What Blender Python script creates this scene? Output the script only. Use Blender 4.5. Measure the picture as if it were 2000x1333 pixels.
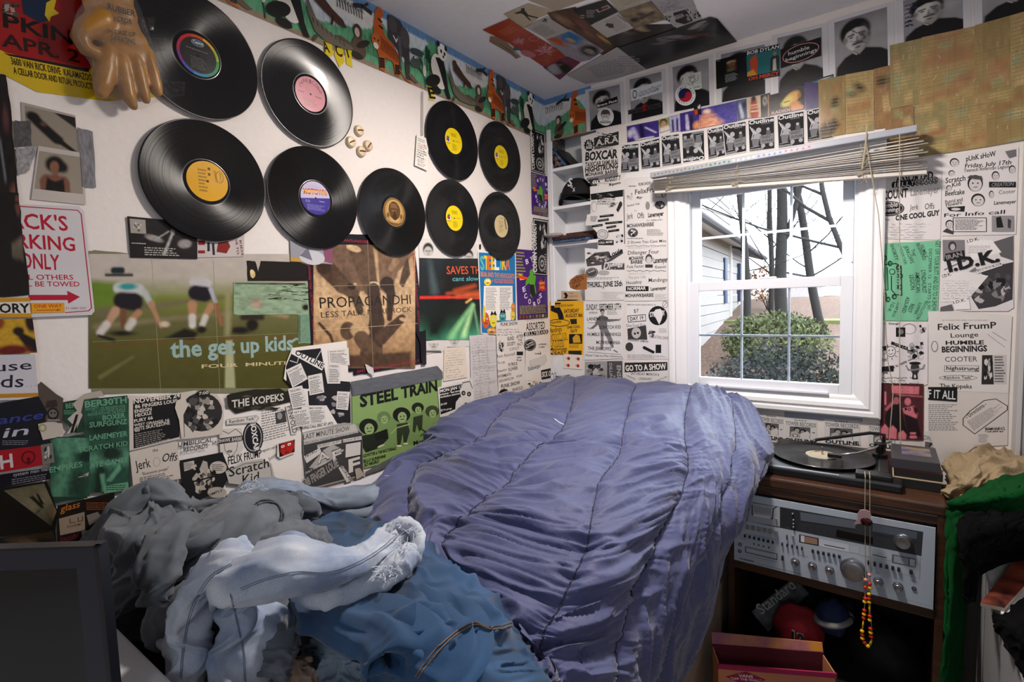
import bpy,math,random
import numpy as np
from mathutils import Vector,Matrix
for o in list(bpy.data.objects):bpy.data.objects.remove(o)
SC = bpy.context.scene;COL = SC.collection
# ---------------------------------------------------------------- camera
CAM = np.array([1.4087,-2.2723,1.4916]);FPX = 999.17
YAW,PITCH,ROLL = [math.radians(v) for v in (36.1347,4.3402,-1.8579)]
def cam_axes():
    f = np.array([-math.sin(YAW)*math.cos(PITCH),math.cos(YAW)*math.cos(PITCH),-math.sin(PITCH)])
    r = np.array([math.cos(YAW),math.sin(YAW),0.]);u = np.cross(r,f)
    c,s = math.cos(ROLL),math.sin(ROLL)
    return c*r+s*u,-s*r+c*u,f
CR,CU,CF = cam_axes()
cd = bpy.data.cameras.new('camera');cam = bpy.data.objects.new('camera',cd);COL.objects.link(cam)
cd.sensor_width = 36;cd.lens = FPX/2000*36;cd.clip_start = .02;cd.clip_end = 300
cam.matrix_world = Matrix(((CR[0],CU[0],-CF[0],CAM[0]),(CR[1],CU[1],-CF[1],CAM[1]),(CR[2],CU[2],-CF[2],CAM[2]),(0,0,0,1)))
SC.camera = cam
# ---------------------------------------------------------------- light and exposure
SC.view_settings.view_transform = 'Standard';SC.view_settings.look = 'None'
SC.view_settings.exposure = 0.1;SC.view_settings.gamma = 1;SC.view_settings.use_curve_mapping = False
H = 2.505
w = bpy.data.worlds.new('sky');SC.world = w;w.use_nodes = True
bg = w.node_tree.nodes['Background'];bg.inputs[0].default_value = (.76,.88,1,1);bg.inputs[1].default_value = 9.5
def area(name,loc,rot,sx,sy,e,col,portal=False):
    l = bpy.data.lights.new(name,'AREA');l.shape = 'RECTANGLE';l.size = sx;l.size_y = sy;l.energy = e;l.color = col
    if portal:l.cycles.is_portal = True
    o = bpy.data.objects.new(name,l);COL.objects.link(o);o.location = loc;o.rotation_euler = rot;return o
# daylight enters through the window in the far wall and the one behind the photographer
area('window_daylight_portal',(1.0165,.075,1.53),(-math.pi/2,0,0),.60,.84,1,(1,1,1),True)
area('back_window_daylight_portal',(1.65,-3.44,1.55),(math.pi/2,0,0),.6,.6,1,(1,1,1),True)
LAMP = (.95,-.93,2.385)
l = bpy.data.lights.new('ceiling_lamp_glow','AREA');l.shape = 'DISK';l.size = .22;l.energy = 30;l.color = (1,.9,.82)
lo = bpy.data.objects.new('ceiling_lamp_glow',l);COL.objects.link(lo);lo.location = LAMP
l = bpy.data.lights.new('ceiling_lamp_bulb','POINT');l.shadow_soft_size = .05;l.energy = 4;l.color = (1,.9,.82)
lo = bpy.data.objects.new('ceiling_lamp_bulb',l);COL.objects.link(lo);lo.location = (LAMP[0],LAMP[1],LAMP[2]-.06)
# ---------------------------------------------------------------- helpers
def srgb(h):
    if not isinstance(h,int):return tuple(h)
    c = [((h >> s) & 255)/255 for s in (16,8,0)]
    return tuple(x/12.92 if x <= .04045 else ((x+.055)/1.055)**2.4 for x in c)
def ray(px,py):return CF+(px-1000)/FPX*CR-(py-666.5)/FPX*CU
def at(px,py,ax,val):
    d = ray(px,py);s = (val-CAM[ax])/d[ax];return CAM+s*d
PL = {'L':(np.zeros(3),np.array([0,1.,0]),np.array([0,0,1.]),np.array([1.,0,0])),
      'F':(np.zeros(3),np.array([1.,0,0]),np.array([0,0,1.]),np.array([0,-1.,0])),
      'C':(np.array([0,0,H]),np.array([1.,0,0]),np.array([0,-1.,0]),np.array([0,0,-1.]))}
def on(plane,px,py):
    O,e1,e2,n = PL[plane];d = ray(px,py);s = ((O-CAM)@n)/(d@n);P = CAM+s*d-O
    return np.array([P@e1,P@e2])
def tag(o,label=None,cat=None,group=None,kind=None):
    for k,v in (('label',label),('category',cat),('group',group),('kind',kind)):
        if v:o[k] = v
    return o
def empty(name,loc,rz=0,label=None,cat=None,group=None):
    o = bpy.data.objects.new(name,None);COL.objects.link(o);o.location = loc;o.rotation_euler = (0,0,rz)
    o.empty_display_size = .05
    return tag(o,label,cat,group)
MATS = {}
def mat(name,col,rough=.6,metal=0.,noise=0.,scale=20.,bump=0.,col2=None,spec=None,coat=0.,kind=None,sheen=0.):
    key = name
    if key in MATS:return MATS[key]
    m = bpy.data.materials.new(name);m.use_nodes = True;nt = m.node_tree;b = nt.nodes['Principled BSDF']
    c = srgb(col)+(1,);b.inputs['Base Color'].default_value = c
    b.inputs['Roughness'].default_value = rough;b.inputs['Metallic'].default_value = metal
    if spec is not None:b.inputs['Specular IOR Level'].default_value = spec
    if coat:b.inputs['Coat Weight'].default_value = coat
    if sheen:b.inputs['Sheen Weight'].default_value = sheen
    tc = nt.nodes.new('ShaderNodeTexCoord');mp = nt.nodes.new('ShaderNodeMapping');nt.links.new(tc.outputs['Object'],mp.inputs[0])
    if kind == 'wood':mp.inputs['Scale'].default_value = (1.2,14,14)
    if kind == 'brush':mp.inputs['Scale'].default_value = (.4,40,40)
    n = nt.nodes.new('ShaderNodeTexNoise');n.inputs['Scale'].default_value = scale;n.inputs['Detail'].default_value = 5
    nt.links.new(mp.outputs[0],n.inputs['Vector'])
    if noise or col2 is not None:
        r = nt.nodes.new('ShaderNodeValToRGB');nt.links.new(n.outputs['Fac'],r.inputs[0])
        r.color_ramp.elements[0].position = .3;r.color_ramp.elements[1].position = .7
        c2 = srgb(col2)+(1,) if col2 is not None else tuple(min(1,x*(1+noise)) for x in c[:3])+(1,)
        c1 = c if col2 is not None else tuple(x*(1-noise) for x in c[:3])+(1,)
        r.color_ramp.elements[0].color = c1;r.color_ramp.elements[1].color = c2
        nt.links.new(r.outputs[0],b.inputs['Base Color'])
    if bump:
        bp = nt.nodes.new('ShaderNodeBump');bp.inputs['Strength'].default_value = min(1,bump);bp.inputs['Distance'].default_value = .002
        nt.links.new(n.outputs['Fac'],bp.inputs['Height']);nt.links.new(bp.outputs[0],b.inputs['Normal'])
    MATS[key] = m;return m
class MB:
    """collects shapes; build() links them as ONE mesh object"""
    def __init__(s):s.v = [];s.f = [];s.m = [];s.mi = 0
    def add(s,vs,fs):
        k = len(s.v);s.v += [tuple(map(float,v)) for v in vs];s.f += [[k+i for i in f] for f in fs];s.m += [s.mi]*len(fs);return s
    def box(s,a,b,bev=0.):
        x0,y0,z0 = [min(p,q) for p,q in zip(a,b)];x1,y1,z1 = [max(p,q) for p,q in zip(a,b)]
        if bev <= 0:
            vs = [(x,y,z) for z in (z0,z1) for y in (y0,y1) for x in (x0,x1)]
            return s.add(vs,[(0,2,3,1),(4,5,7,6),(0,1,5,4),(2,6,7,3),(0,4,6,2),(1,3,7,5)])
        bev = min(bev,(x1-x0)/2.01,(y1-y0)/2.01,(z1-z0)/2.01)
        import bmesh
        bm = bmesh.new();bmesh.ops.create_cube(bm,size=1)
        for v in bm.verts:v.co = Vector(((x0+x1)/2+v.co.x*(x1-x0),(y0+y1)/2+v.co.y*(y1-y0),(z0+z1)/2+v.co.z*(z1-z0)))
        bmesh.ops.bevel(bm,geom=list(bm.edges),offset=bev,segments=2,affect='EDGES',profile=.6)
        bm.verts.index_update();s.add([v.co for v in bm.verts],[[v.index for v in f.verts] for f in bm.faces]);bm.free();return s
    def hexa(s,p):return s.add(p,[(0,3,2,1),(4,5,6,7),(0,1,5,4),(1,2,6,5),(2,3,7,6),(3,0,4,7)])
    def tube(s,pts,r,n=8,caps=True):
        pts = [Vector(p) for p in pts];rs = r if hasattr(r,'__len__') else [r]*len(pts)
        up = Vector((0,0,1));vs = [];prev = None
        for i,p in enumerate(pts):
            t = (pts[min(i+1,len(pts)-1)]-pts[max(i-1,0)]).normalized()
            if prev is None:
                a = t.cross(up) if abs(t.dot(up)) < .95 else t.cross(Vector((1,0,0)))
            else:a = prev-t*prev.dot(t)
            a.normalize();prev = a;b = t.cross(a)
            for j in range(n):
                th = 2*math.pi*j/n;vs.append(p+(a*math.cos(th)+b*math.sin(th))*rs[i])
        fs = [(i*n+j,i*n+(j+1) % n,(i+1)*n+(j+1) % n,(i+1)*n+j) for i in range(len(pts)-1) for j in range(n)]
        if caps:fs += [tuple(range(n))[::-1],tuple((len(pts)-1)*n+j for j in range(n))]
        return s.add(vs,fs)
    def lathe(s,prof,axis_o,ax=(0,0,1),n=48):
        ax = Vector(ax).normalized();a = ax.orthogonal().normalized();b = ax.cross(a);o = Vector(axis_o);vs = [];fs = []
        for r,h in prof:
            for j in range(n):
                t = 2*math.pi*j/n;vs.append(o+ax*h+(a*math.cos(t)+b*math.sin(t))*max(r,1e-5))
        for i in range(len(prof)-1):
            for j in range(n):fs.append((i*n+j,i*n+(j+1) % n,(i+1)*n+(j+1) % n,(i+1)*n+j))
        return s.add(vs,fs)
    def prism(s,pts,z0,z1,fr=None):
        """outline in 2-D extruded; fr = (origin, e1, e2, n)"""
        n = len(pts);O,e1,e2,nn = fr if fr else (np.zeros(3),np.array([1.,0,0]),np.array([0,1.,0]),np.array([0,0,1.]))
        vs = [O+e1*p[0]+e2*p[1]+nn*z for z in (z0,z1) for p in pts]
        return s.add(vs,[tuple(range(n))[::-1],tuple(range(n,2*n))]+[(i,(i+1) % n,n+(i+1) % n,n+i) for i in range(n)])
    def ball(s,c,r,n=12):
        c = np.array(c,float);r = np.array([r]*3 if not hasattr(r,'__len__') else r,float);vs = [];fs = [];m = n//2
        for i in range(m+1):
            for j in range(n):
                p = math.pi*i/m;t = 2*math.pi*j/n;vs.append(c+r*np.array([math.sin(p)*math.cos(t),math.sin(p)*math.sin(t),math.cos(p)]))
        for i in range(m):
            for j in range(n):fs.append((i*n+j,(i+1)*n+j,(i+1)*n+(j+1) % n,i*n+(j+1) % n))
        return s.add(vs,fs)
    def build(s,name,mats,parent=None,smooth=False,origin=None):
        me = bpy.data.meshes.new(name);mats = mats if isinstance(mats,(list,tuple)) else [mats]
        vs = s.v
        if origin is not None:vs = [(v[0]-origin[0],v[1]-origin[1],v[2]-origin[2]) for v in vs]
        me.from_pydata(vs,[],s.f);me.validate()
        for m in mats:me.materials.append(m)
        if len(me.polygons) == len(s.m):me.polygons.foreach_set('material_index',s.m)
        if smooth:me.polygons.foreach_set('use_smooth',[True]*len(me.polygons))
        me.update();o = bpy.data.objects.new(name,me);COL.objects.link(o)
        if origin is not None:o.location = origin
        if parent:o.parent = parent
        if smooth == 'auto':
            mod = o.modifiers.new('edges','EDGE_SPLIT');mod.split_angle = math.radians(35)
        return o
def hash2(ix,iy,seed):
    h = np.sin(ix*127.1+iy*311.7+seed*74.7)*43758.5453;return h-np.floor(h)
def vnoise(x,y,seed=0):
    x = np.asarray(x,float);y = np.asarray(y,float);ix = np.floor(x);iy = np.floor(y);fx = x-ix;fy = y-iy
    fx = fx*fx*(3-2*fx);fy = fy*fy*(3-2*fy)
    a = hash2(ix,iy,seed);b = hash2(ix+1,iy,seed);c = hash2(ix,iy+1,seed);d = hash2(ix+1,iy+1,seed)
    return (a*(1-fx)+b*fx)*(1-fy)+(c*(1-fx)+d*fx)*fy
def fbm(x,y,seed=0,o=4):
    t = 0;a = .5;s = 0
    for k in range(o):t = t+a*vnoise(x*2**k,y*2**k,seed+k);s += a;a *= .5
    return t/s
# ---------------------------------------------------------------- room shell
M_wall = mat('wall_paint_white',0xD9D2CE,.7,noise=.02,scale=60,bump=.25)
M_ceil = mat('ceiling_paint',0xDEDEE2,.8,noise=.02,scale=40,bump=.3)
M_trim = mat('trim_paint_gloss',0xE9EAEE,.35,noise=.01,scale=30)
M_vinyl = mat('window_vinyl',0xE2E6EF,.35,noise=.01,scale=20)
M_floor = mat('carpet_beige',0x8A7A68,.95,noise=.25,scale=300,bump=.8)
def struct(name,mb,m,parent=None,**k):
    o = mb.build(name,m,parent,**k)
    if parent is None:o['kind'] = 'structure'
    return o
RX = 2.4;RY = -3.42
struct('floor',MB().box((-.1,RY-.1,-.1),(RX+.1,.12,0)),M_floor)
struct('ceiling',MB().box((-.1,RY-.1,H),(RX+.1,.25,H+.1)),M_ceil)
struct('wall_left',MB().box((-.1,RY,0),(0,0.16,H)),M_wall)
struct('wall_right',MB().box((RX,RY,0),(RX+.1,0.1,H)),M_wall)
WX0,WX1,WZ0,WZ1 = .700,1.333,1.095,1.965     # rough opening
SX0,SX1,SZ0,SZ1 = .030,.290,1.487,2.350      # bookcase recess
wf = MB()
for a,b in (((0,0,0),(SX0,.14,H)),((SX0,0,0),(SX1,.14,SZ0)),((SX0,0,SZ1),(SX1,.14,H)),((SX1,0,0),(WX0,.14,H)),
             ((WX0,0,0),(WX1,.14,WZ0)),((WX0,0,WZ1),(WX1,.14,H)),((WX1,0,0),(RX,.14,H)),((SX0,.135,SZ0),(SX1,.16,SZ1))):
    wf.box(a,b)
struct('wall_far',wf,M_wall)
wb = MB();BX0,BX1,BZ0,BZ1 = 1.35,1.95,1.25,1.85
for a,b in (((0,RY-.1,0),(BX0,RY,H)),((BX1,RY-.1,0),(RX,RY,H)),((BX0,RY-.1,0),(BX1,RY,BZ0)),((BX0,RY-.1,BZ1),(BX1,RY,H))):wb.box(a,b)
struct('wall_back',wb,M_wall)
def frame_ring(mb,x0,x1,z0,z1,wd,y0,y1,bev=0):
    mb.box((x0,y0,z0),(x0+wd,y1,z1),bev);mb.box((x1-wd,y0,z0),(x1,y1,z1),bev)
    mb.box((x0+wd,y0,z0),(x1-wd,y1,z0+wd),bev);mb.box((x0+wd,y0,z1-wd),(x1-wd,y1,z1),bev)
b2 = MB();frame_ring(b2,BX0,BX1,BZ0,BZ1,.06,RY-.07,RY+.01);b2.box((BX0,RY-.05,1.54),(BX1,RY-.01,1.57))
struct('window_2',b2,M_trim)
# window_1: picture-frame casing with a moulded profile, vinyl frame and two sashes
win = empty('window_1',(1.0165,0,1.5));win['kind'] = 'structure'
def moulding(x0,x1,z0,z1,prof):
    """mitred frame: prof = list of (inset from outer edge, height off wall)"""
    vs = [];fs = [];n = len(prof)
    for cx,cz,sx,sz in ((x0,z0,1,1),(x1,z0,-1,1),(x1,z1,-1,-1),(x0,z1,1,-1)):
        for i,h in prof:vs.append((cx+sx*i-1.0165,-h,cz+sz*i-1.5))
    for c in range(4):
        d = (c+1) % 4
        for k in range(n-1):fs.append((c*n+k,d*n+k,d*n+k+1,c*n+k+1))
    return MB().add(vs,fs)
mo = moulding(.629,1.404,1.024,2.036,[(0,0),(0,.020),(.006,.024),(.020,.024),(.024,.020),(.030,.020),(.036,.026),(.050,.024),(.062,.014),(.072,.012),(.078,.009),(.084,0.0),(.084,-.02)])
mo.build('casing',M_trim,win)
def ring(name,x0,x1,z0,z1,wd,y0,y1,bev,m):
    mb = MB();frame_ring(mb,x0-1.0165,x1-1.0165,z0-1.5,z1-1.5,wd,y0,y1,bev);return mb.build(name,m,win)
ring('window_frame',.700,1.333,1.095,1.965,.020,-.002,.10,.002,M_vinyl)
us = ring('upper_sash',.722,1.311,1.516,1.945,.036,.026,.050,.003,M_vinyl)
ls = ring('lower_sash',.719,1.314,1.100,1.552,.040,-.006,.022,.003,M_vinyl)
# muntins between the panes
gr = MB()
for x in (.929,1.104):gr.box((x-.005-1.0165,.036,.05),(x+.005-1.0165,.040,.412))
gr.box((-.26,.035,1.735-1.5),(.262,.041,1.745-1.5));gr.build('muntin_grid',M_vinyl,us)
gr = MB()
for x in (.929,1.104):gr.box((x-.004-1.0165,.004,-.365),(x+.004-1.0165,.009,.018))
gr.box((-.262,.003,1.318-1.5),(.262,.010,1.327-1.5));gr.build('muntin_grid',M_vinyl,ls)
gl = bpy.data.materials.new('window_glass');gl.use_nodes = True;nt = gl.node_tree;nt.nodes.clear()
o_ = nt.nodes.new('ShaderNodeOutputMaterial');mx = nt.nodes.new('ShaderNodeMixShader');tr = nt.nodes.new('ShaderNodeBsdfTransparent');g_ = nt.nodes.new('ShaderNodeBsdfGlossy')
g_.inputs['Roughness'].default_value = .02;fr = nt.nodes.new('ShaderNodeFresnel');fr.inputs[0].default_value = 1.45
nt.links.new(fr.outputs[0],mx.inputs[0]);nt.links.new(tr.outputs[0],mx.inputs[1]);nt.links.new(g_.outputs[0],mx.inputs[2]);nt.links.new(mx.outputs[0],o_.inputs[0])
MB().box((-.2625,.031,.045),(.2625,.034,.418)).build('pane',gl,us)
MB().box((-.262,.000,-.37),(.262,.0025,.02)).build('pane',gl,ls)
MB().box((-.225,-.024,-.398),(.225,-.006,-.388),.003).build('lift_rail',M_vinyl,ls)
MB().box((-.02,-.006,.052),(.04,.014,.060),.002).build('sash_lock',M_vinyl,ls)
MB().box((.288,.020,.10),(.294,.0255,.13),.001).build('tilt_latch',M_vinyl,us)
# bookcase recess lining + shelves
bk = empty('recessed_bookcase',(0,0,1.487),label='white built-in shelves recessed in the wall beside the corner, four open compartments',cat='bookcase')
def bpart(name,mb,m=M_trim):return mb.build(name,m,bk)
lz = -1.487
lin = MB();lin.box((SX0-.002,0,SZ0+lz),(SX0+.006,.134,SZ1+lz));bpart('side_panel',lin)
lin = MB();lin.box((SX1-.006,0,SZ0+lz),(SX1+.002,.134,SZ1+lz));bpart('side_panel',lin)
bpart('back_panel',MB().box((SX0,.127,SZ0+lz),(SX1,.135,SZ1+lz)))
for z in (2.150,1.960,1.775):bpart('shelf',MB().box((SX0+.006,0.001,z-.008+lz),(SX1-.006,.127,z+.008+lz),.001))
st = MB();st.box((.012,-.008,SZ0+lz-.02),(SX0+.003,.004,SZ1+lz));bpart('face_frame',st)
# ceiling lamp, out of frame above
cl = empty('ceiling_lamp',(LAMP[0],LAMP[1],H),label='round flush ceiling lamp above the middle of the room',cat='lamp')
MB().lathe([(0,0),(.13,0),(.14,-.02),(.14,-.07),(.115,-.075),(.115,-.115),(.118,-.118),(.13,-.118),(.145,-.075),(.145,0)],(0,0,0)).build('lamp_housing',mat('lamp_enamel',0xC8C4BC,.4),cl,smooth='auto')
# ---------------------------------------------------------------- outdoors seen through the window
GZ = -.55
M_ground = mat('leaf_litter',0x1C120B,.95,scale=26,col2=0x70503A,bump=.6)
M_grass = mat('garden_grass',0x4A5524,.95,scale=6,col2=0x6C6B38,bump=.5)
M_bark = mat('tree_bark',0x16110E,.9,noise=.4,scale=12,bump=.8)
M_leaf = mat('shrub_leaves',0x1F2A10,.8,scale=7,col2=0x4C5A20)
M_side = mat('house_siding',0x8E8680,.7,noise=.05,scale=4)
M_white = mat('painted_fascia',0xB9B4B0,.6,noise=.04,scale=6)
M_dkwood = mat('shutter_navy',0x1D2C4A,.6,noise=.1)
M_roof = mat('asphalt_shingle',0x3A3436,.9,noise=.3,scale=60)
def gz(x,y):return GZ+.12*float(fbm(x*.8,y*.8,3))+.118*min(y,15.5)
gv = [];gf = [];NG = 60
for j in range(NG+1):
    for i in range(NG+1):
        x = -14+30*i/NG;y = .4+34*(j/NG)**1.6;gv.append((x,y,gz(x,y)))
for j in range(NG):
    for i in range(NG):k = j*(NG+1)+i;gf.append((k,k+1,k+NG+2,k+NG+1))
struct('ground',MB().add(gv,gf),M_ground,smooth=True)
lawn = MB();lawn.hexa([(-14,11,.4),(16,11,.4),(16,34,.8),(-14,34,.8),(-14,11,.86),(16,11,.86),(16,34,1.42),(-14,34,1.42)]);o = lawn.build('lawn',M_grass);tag(o,kind='structure')
rnd = random.Random(5)
def tree(px,py_top,y,r0,label,lean=0.,forks=(),wig=.05,top=7.):
    base = at(px,560,1,y);b = np.array([base[0],y,gz(base[0],y)-.05]);t = at(py_top[0],py_top[1],1,y)
    root = empty('bare_tree',b,label=label,cat='tree',group=None)
    d = (t-b);n = 14;pts = [];rs = []
    k = max(1.0,(top-b[2])/(t[2]-b[2])) if t[2] > b[2] else 1
    for i in range(n+1):
        f = i/n*k;p = d*f;p = p+np.array([wig*math.sin(f*5+px),0,0]);pts.append(p);rs.append(r0*(1-.55*i/n))
    MB().tube(pts,rs,8).build('trunk',M_bark,root,smooth=True)
    for (f,dx,dz,rr) in forks:
        p = d*f+np.array([wig*math.sin(f*5+px),0,0]);q = [p];v = np.array([dx,.1,dz])
        for i in range(9):
            q.append(q[-1]+v*.14);v = v+np.array([rnd.uniform(-.25,.25),rnd.uniform(-.2,.2),rnd.uniform(-.1,.3)])*np.linalg.norm(v)*.5
        rr *= .6;m = MB();m.tube(q,[rr*(1-i/10) for i in range(10)],5)
        for i in range(2,9):
            for s in (-1,1):
                v2 = np.array([s*rnd.uniform(.2,.9),rnd.uniform(-.3,.3),rnd.uniform(.2,1.)])*np.linalg.norm(v)*.25;tw = [q[i]]
                for _ in range(5):tw.append(tw[-1]+v2);v2 = v2+np.array([rnd.uniform(-1,1),rnd.uniform(-1,1),rnd.uniform(-.5,1)])*.05
                m.tube(tw,[rr*.28*(1-_/6.5) for _ in range(6)],4)
        m.build('branch',M_bark,root,smooth=True)
    return root
tree(1463,(1447,380),8.0,.07,'thin dark tree trunk leftmost through the window, standing nearest the house eave',forks=((.52,2.0,.3,.02),),wig=.03)
tree(1507,(1505,430),12,.07,'slender twiggy tree behind the window, between the thin left trunk and the thick forked one',forks=((.5,-1.5,2.2,.03),(.55,1.2,2.2,.03),(.62,-.5,2.5,.025),(.45,-2,1.6,.03),(.7,1.2,1.4,.03),(.8,-1.4,1.4,.03)),wig=.02)
tree(1530,(1524,372),9.0,.12,'thick dark forked tree trunk in the middle of the upper window pane',forks=((.62,1.3,4.2,.09),),wig=.03)
tree(1612,(1550,362),9.5,.085,'dark trunk leaning strongly to the left in the right part of the window',forks=((.55,1.2,1.2,.03),(.4,1.5,.9,.03),(.45,-1.4,1.,.025)),wig=.04)
tree(1716,(1610,345),8,.05,'bare tree whose limbs cross the upper right corner of the window',forks=((.75,-2.6,2.0,.05),(.6,-2.8,1.0,.04),(.9,-2.2,1.4,.04)),wig=.1)
def leafy(name,c,rad,n,label,cat,seed,ls=.03,m=M_leaf):
    r = np.random.RandomState(seed);mb = MB();c = np.array(c)
    for _ in range(n):
        p = r.normal(size=3);p /= np.linalg.norm(p);p = p*r.uniform(.55,1)*np.array(rad)
        a = r.normal(size=3);a /= np.linalg.norm(a);b = np.cross(a,r.normal(size=3));b /= np.linalg.norm(b);s = ls*r.uniform(.6,1.4)
        mb.add([p-a*s,p+b*s*.5,p+a*s,p-b*s*.5],[(0,1,2,3)])
    root = empty(name,(c[0],c[1],gz(c[0],c[1])),label=label,cat=cat)
    mb.v = [(v[0],v[1],v[2]+c[2]-gz(c[0],c[1])) for v in mb.v]
    mb.build('foliage',m,root)
    st = MB()
    for k in range(7):
        a = k*.9;st.tube([(0,0,-.03),(math.cos(a)*rad[0]*.5,math.sin(a)*rad[1]*.5,(c[2]-gz(c[0],c[1]))*.9)],[.014,.004],5)
    st.build('stem',M_bark,root);return root
M_leaf2 = mat('shrub_leaves_light',0x222A10,.8,scale=9,col2=0x4E5526)
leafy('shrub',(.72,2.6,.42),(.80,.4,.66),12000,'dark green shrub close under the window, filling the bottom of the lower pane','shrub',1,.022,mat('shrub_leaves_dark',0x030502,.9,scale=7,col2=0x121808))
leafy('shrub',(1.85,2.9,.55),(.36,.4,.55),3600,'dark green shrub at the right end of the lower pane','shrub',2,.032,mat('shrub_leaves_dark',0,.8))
leafy('shrub',(-.05,7,.72),(.85,.5,.5),5200,'pale yellow green loose shrub in the middle of the lower pane','shrub',3,.035,M_leaf2)
leafy('shrub',(-1.15,13,1.75),(.55,.4,.5),500,'small reddish garden bush far off below the forked trunk','shrub',4,.05,mat('shrub_leaves_red',0x5A2A20,.8,scale=5,col2=0x9A6A3A))
stn = MB();r = np.random.RandomState(8)
for k in range(14):
    x = -.9+k*.22;y = 5.2-.06*k+r.uniform(-.05,.05);stn.ball((x,y,gz(x,y)+.03),(.13,.1,.09),8)
tag(stn.build('stone_edging',mat('garden_stone',0x8F8A84,.8,noise=.2),smooth=True,origin=(-.9,5.2,gz(-.9,5.2))),'curved row of pale stones edging the bed behind the near dark shrub','edging')
# the wing of this house running away at the left of the view
hs = empty('house_wing',(-1.75,10.5,-.1),math.radians(5),label='pale house wing with eave and gutter at the left of the window view',cat='house')
sd = MB()
for k in range(27):sd.box((-2,-5.5,k*.2),(.012*(k % 2),1.5,k*.2+.19))
for k in range(14):sd.box((-2,1.5,k*.2),(-.05+.012*(k % 2),5.6,k*.2+.19))
sd.build('siding_wall',M_side,hs)
MB().box((-.3,1.4,0),(.05,1.55,5.3)).build('corner_board',M_white,hs);MB().box((-.3,5.5,0),(0,5.65,2.8)).build('corner_board',M_white,hs)
for y in (.4,3.2):MB().box((-.04,y,1.4),(.05,y+.35,2.5)).build('shutter',M_dkwood,hs)
MB().hexa([(-2,-5.5,3.5),(.45,-5.5,2.75),(.45,1.8,2.75),(-2,1.8,3.5),(-2,-5.5,3.6),(.5,-5.5,2.85),(.5,1.8,2.85),(-2,1.8,3.6)]).build('eave',M_white,hs)
MB().hexa([(-2,1.5,3.5),(.4,1.5,2.7),(.4,5.9,2.7),(-2,5.9,3.5),(-2,1.5,3.6),(.45,1.5,2.8),(.45,5.9,2.8),(-2,5.9,3.6)]).build('eave',M_roof,hs)
MB().tube([(.48,-5.5,2.8),(.48,5.9,2.76)],.06,8).build('gutter',M_roof,hs)
MB().tube([(.48,5.7,2.7),(.45,5.7,2.5),(.08,5.6,2.3),(.08,5.6,0)],.04,8).build('downspout',M_white,hs)
nb = empty('neighbour_house',(6.5,22,1.1),label='low pale house with dark roof far off beyond the trees at the right',cat='house')
MB().box((-3.2,-1,0),(5.0,2,.8)).build('wall',mat('pale_blue_siding',0x8FA3B4,.8,noise=.05),nb)
rf = MB();rf.hexa([(-3.6,-1.4,.8),(5.4,-1.4,.8),(5.4,2.4,.8),(-3.6,2.4,.8),(-2.6,.3,1.9),(4.4,.3,1.9),(4.4,.7,1.9),(-2.6,.7,1.9)]);rf.build('roof',mat('far_roof',0x8A94A0,.9,noise=.1),nb)
nb = empty('garden_shed',(-.9,17,1.1),label='small pale shed with sloping roof behind the slender twiggy tree',cat='shed')
MB().box((-.5,-.4,0),(.7,.6,.75)).build('wall',mat('shed_wall',0xA89E9C,.8,noise=.1),nb)
rf = MB();rf.hexa([(-.8,-.6,1.15),(.9,-.6,.7),(.9,.8,.7),(-.8,.8,1.15),(-.8,-.6,1.23),(.9,-.6,.78),(.9,.8,.78),(-.8,.8,1.23)]);rf.build('roof',M_roof,nb)
# ================================================================ printed papers
def paper_mat(name,rough,coat):
    m = bpy.data.materials.new(name);m.use_nodes = True;nt = m.node_tree;b = nt.nodes['Principled BSDF']
    a = nt.nodes.new('ShaderNodeVertexColor');a.layer_name = 'Ink'
    tc = nt.nodes.new('ShaderNodeTexCoord');n = nt.nodes.new('ShaderNodeTexNoise');n.inputs['Scale'].default_value = 9;n.inputs['Detail'].default_value = 4
    nt.links.new(tc.outputs['Object'],n.inputs['Vector'])
    hs = nt.nodes.new('ShaderNodeHueSaturation');mr = nt.nodes.new('ShaderNodeMapRange');mr.inputs['To Min'].default_value = .9;mr.inputs['To Max'].default_value = 1.08
    nt.links.new(n.outputs['Fac'],mr.inputs['Value']);nt.links.new(mr.outputs[0],hs.inputs['Value']);nt.links.new(a.outputs['Color'],hs.inputs['Color'])
    nt.links.new(hs.outputs[0],b.inputs['Base Color']);b.inputs['Roughness'].default_value = rough;b.inputs['Specular IOR Level'].default_value = .22;b.inputs['Coat Weight'].default_value = coat*.6;b.inputs['Coat Roughness'].default_value = .15
    bp = nt.nodes.new('ShaderNodeBump');bp.inputs['Strength'].default_value = .35;bp.inputs['Distance'].default_value = .004
    nt.links.new(n.outputs['Fac'],bp.inputs['Height']);nt.links.new(bp.outputs[0],b.inputs['Normal']);return m
PM = {'paper':paper_mat('printed_paper',.65,0),'gloss':paper_mat('glossy_print',.32,.25),'foil':paper_mat('plastic_film_print',.2,.6)}
_tx = {}
def text_geo(s,bold,res=2):
    k = (s,bold)
    if k not in _tx:
        cu = bpy.data.curves.new('t','FONT');cu.body = s;cu.resolution_u = res;cu.offset = bold*.6
        ob = bpy.data.objects.new('t',cu);me = ob.to_mesh()
        v = np.zeros(len(me.vertices)*3);me.vertices.foreach_get('co',v);v = v.reshape(-1,3)[:,:2].copy();f = [tuple(p.vertices) for p in me.polygons]
        ob.to_mesh_clear();bpy.data.objects.remove(ob);bpy.data.curves.remove(cu)
        if len(v):x0 = v[:,0].min();wd = max(v[:,0].max()-x0,1e-4);v[:,0] = (v[:,0]-x0)/wd;v[:,1] /= .70
        _tx[k] = (v,f)
    return _tx[k]
K,W_ = 0x16161A,0xE8E4E0
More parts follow.
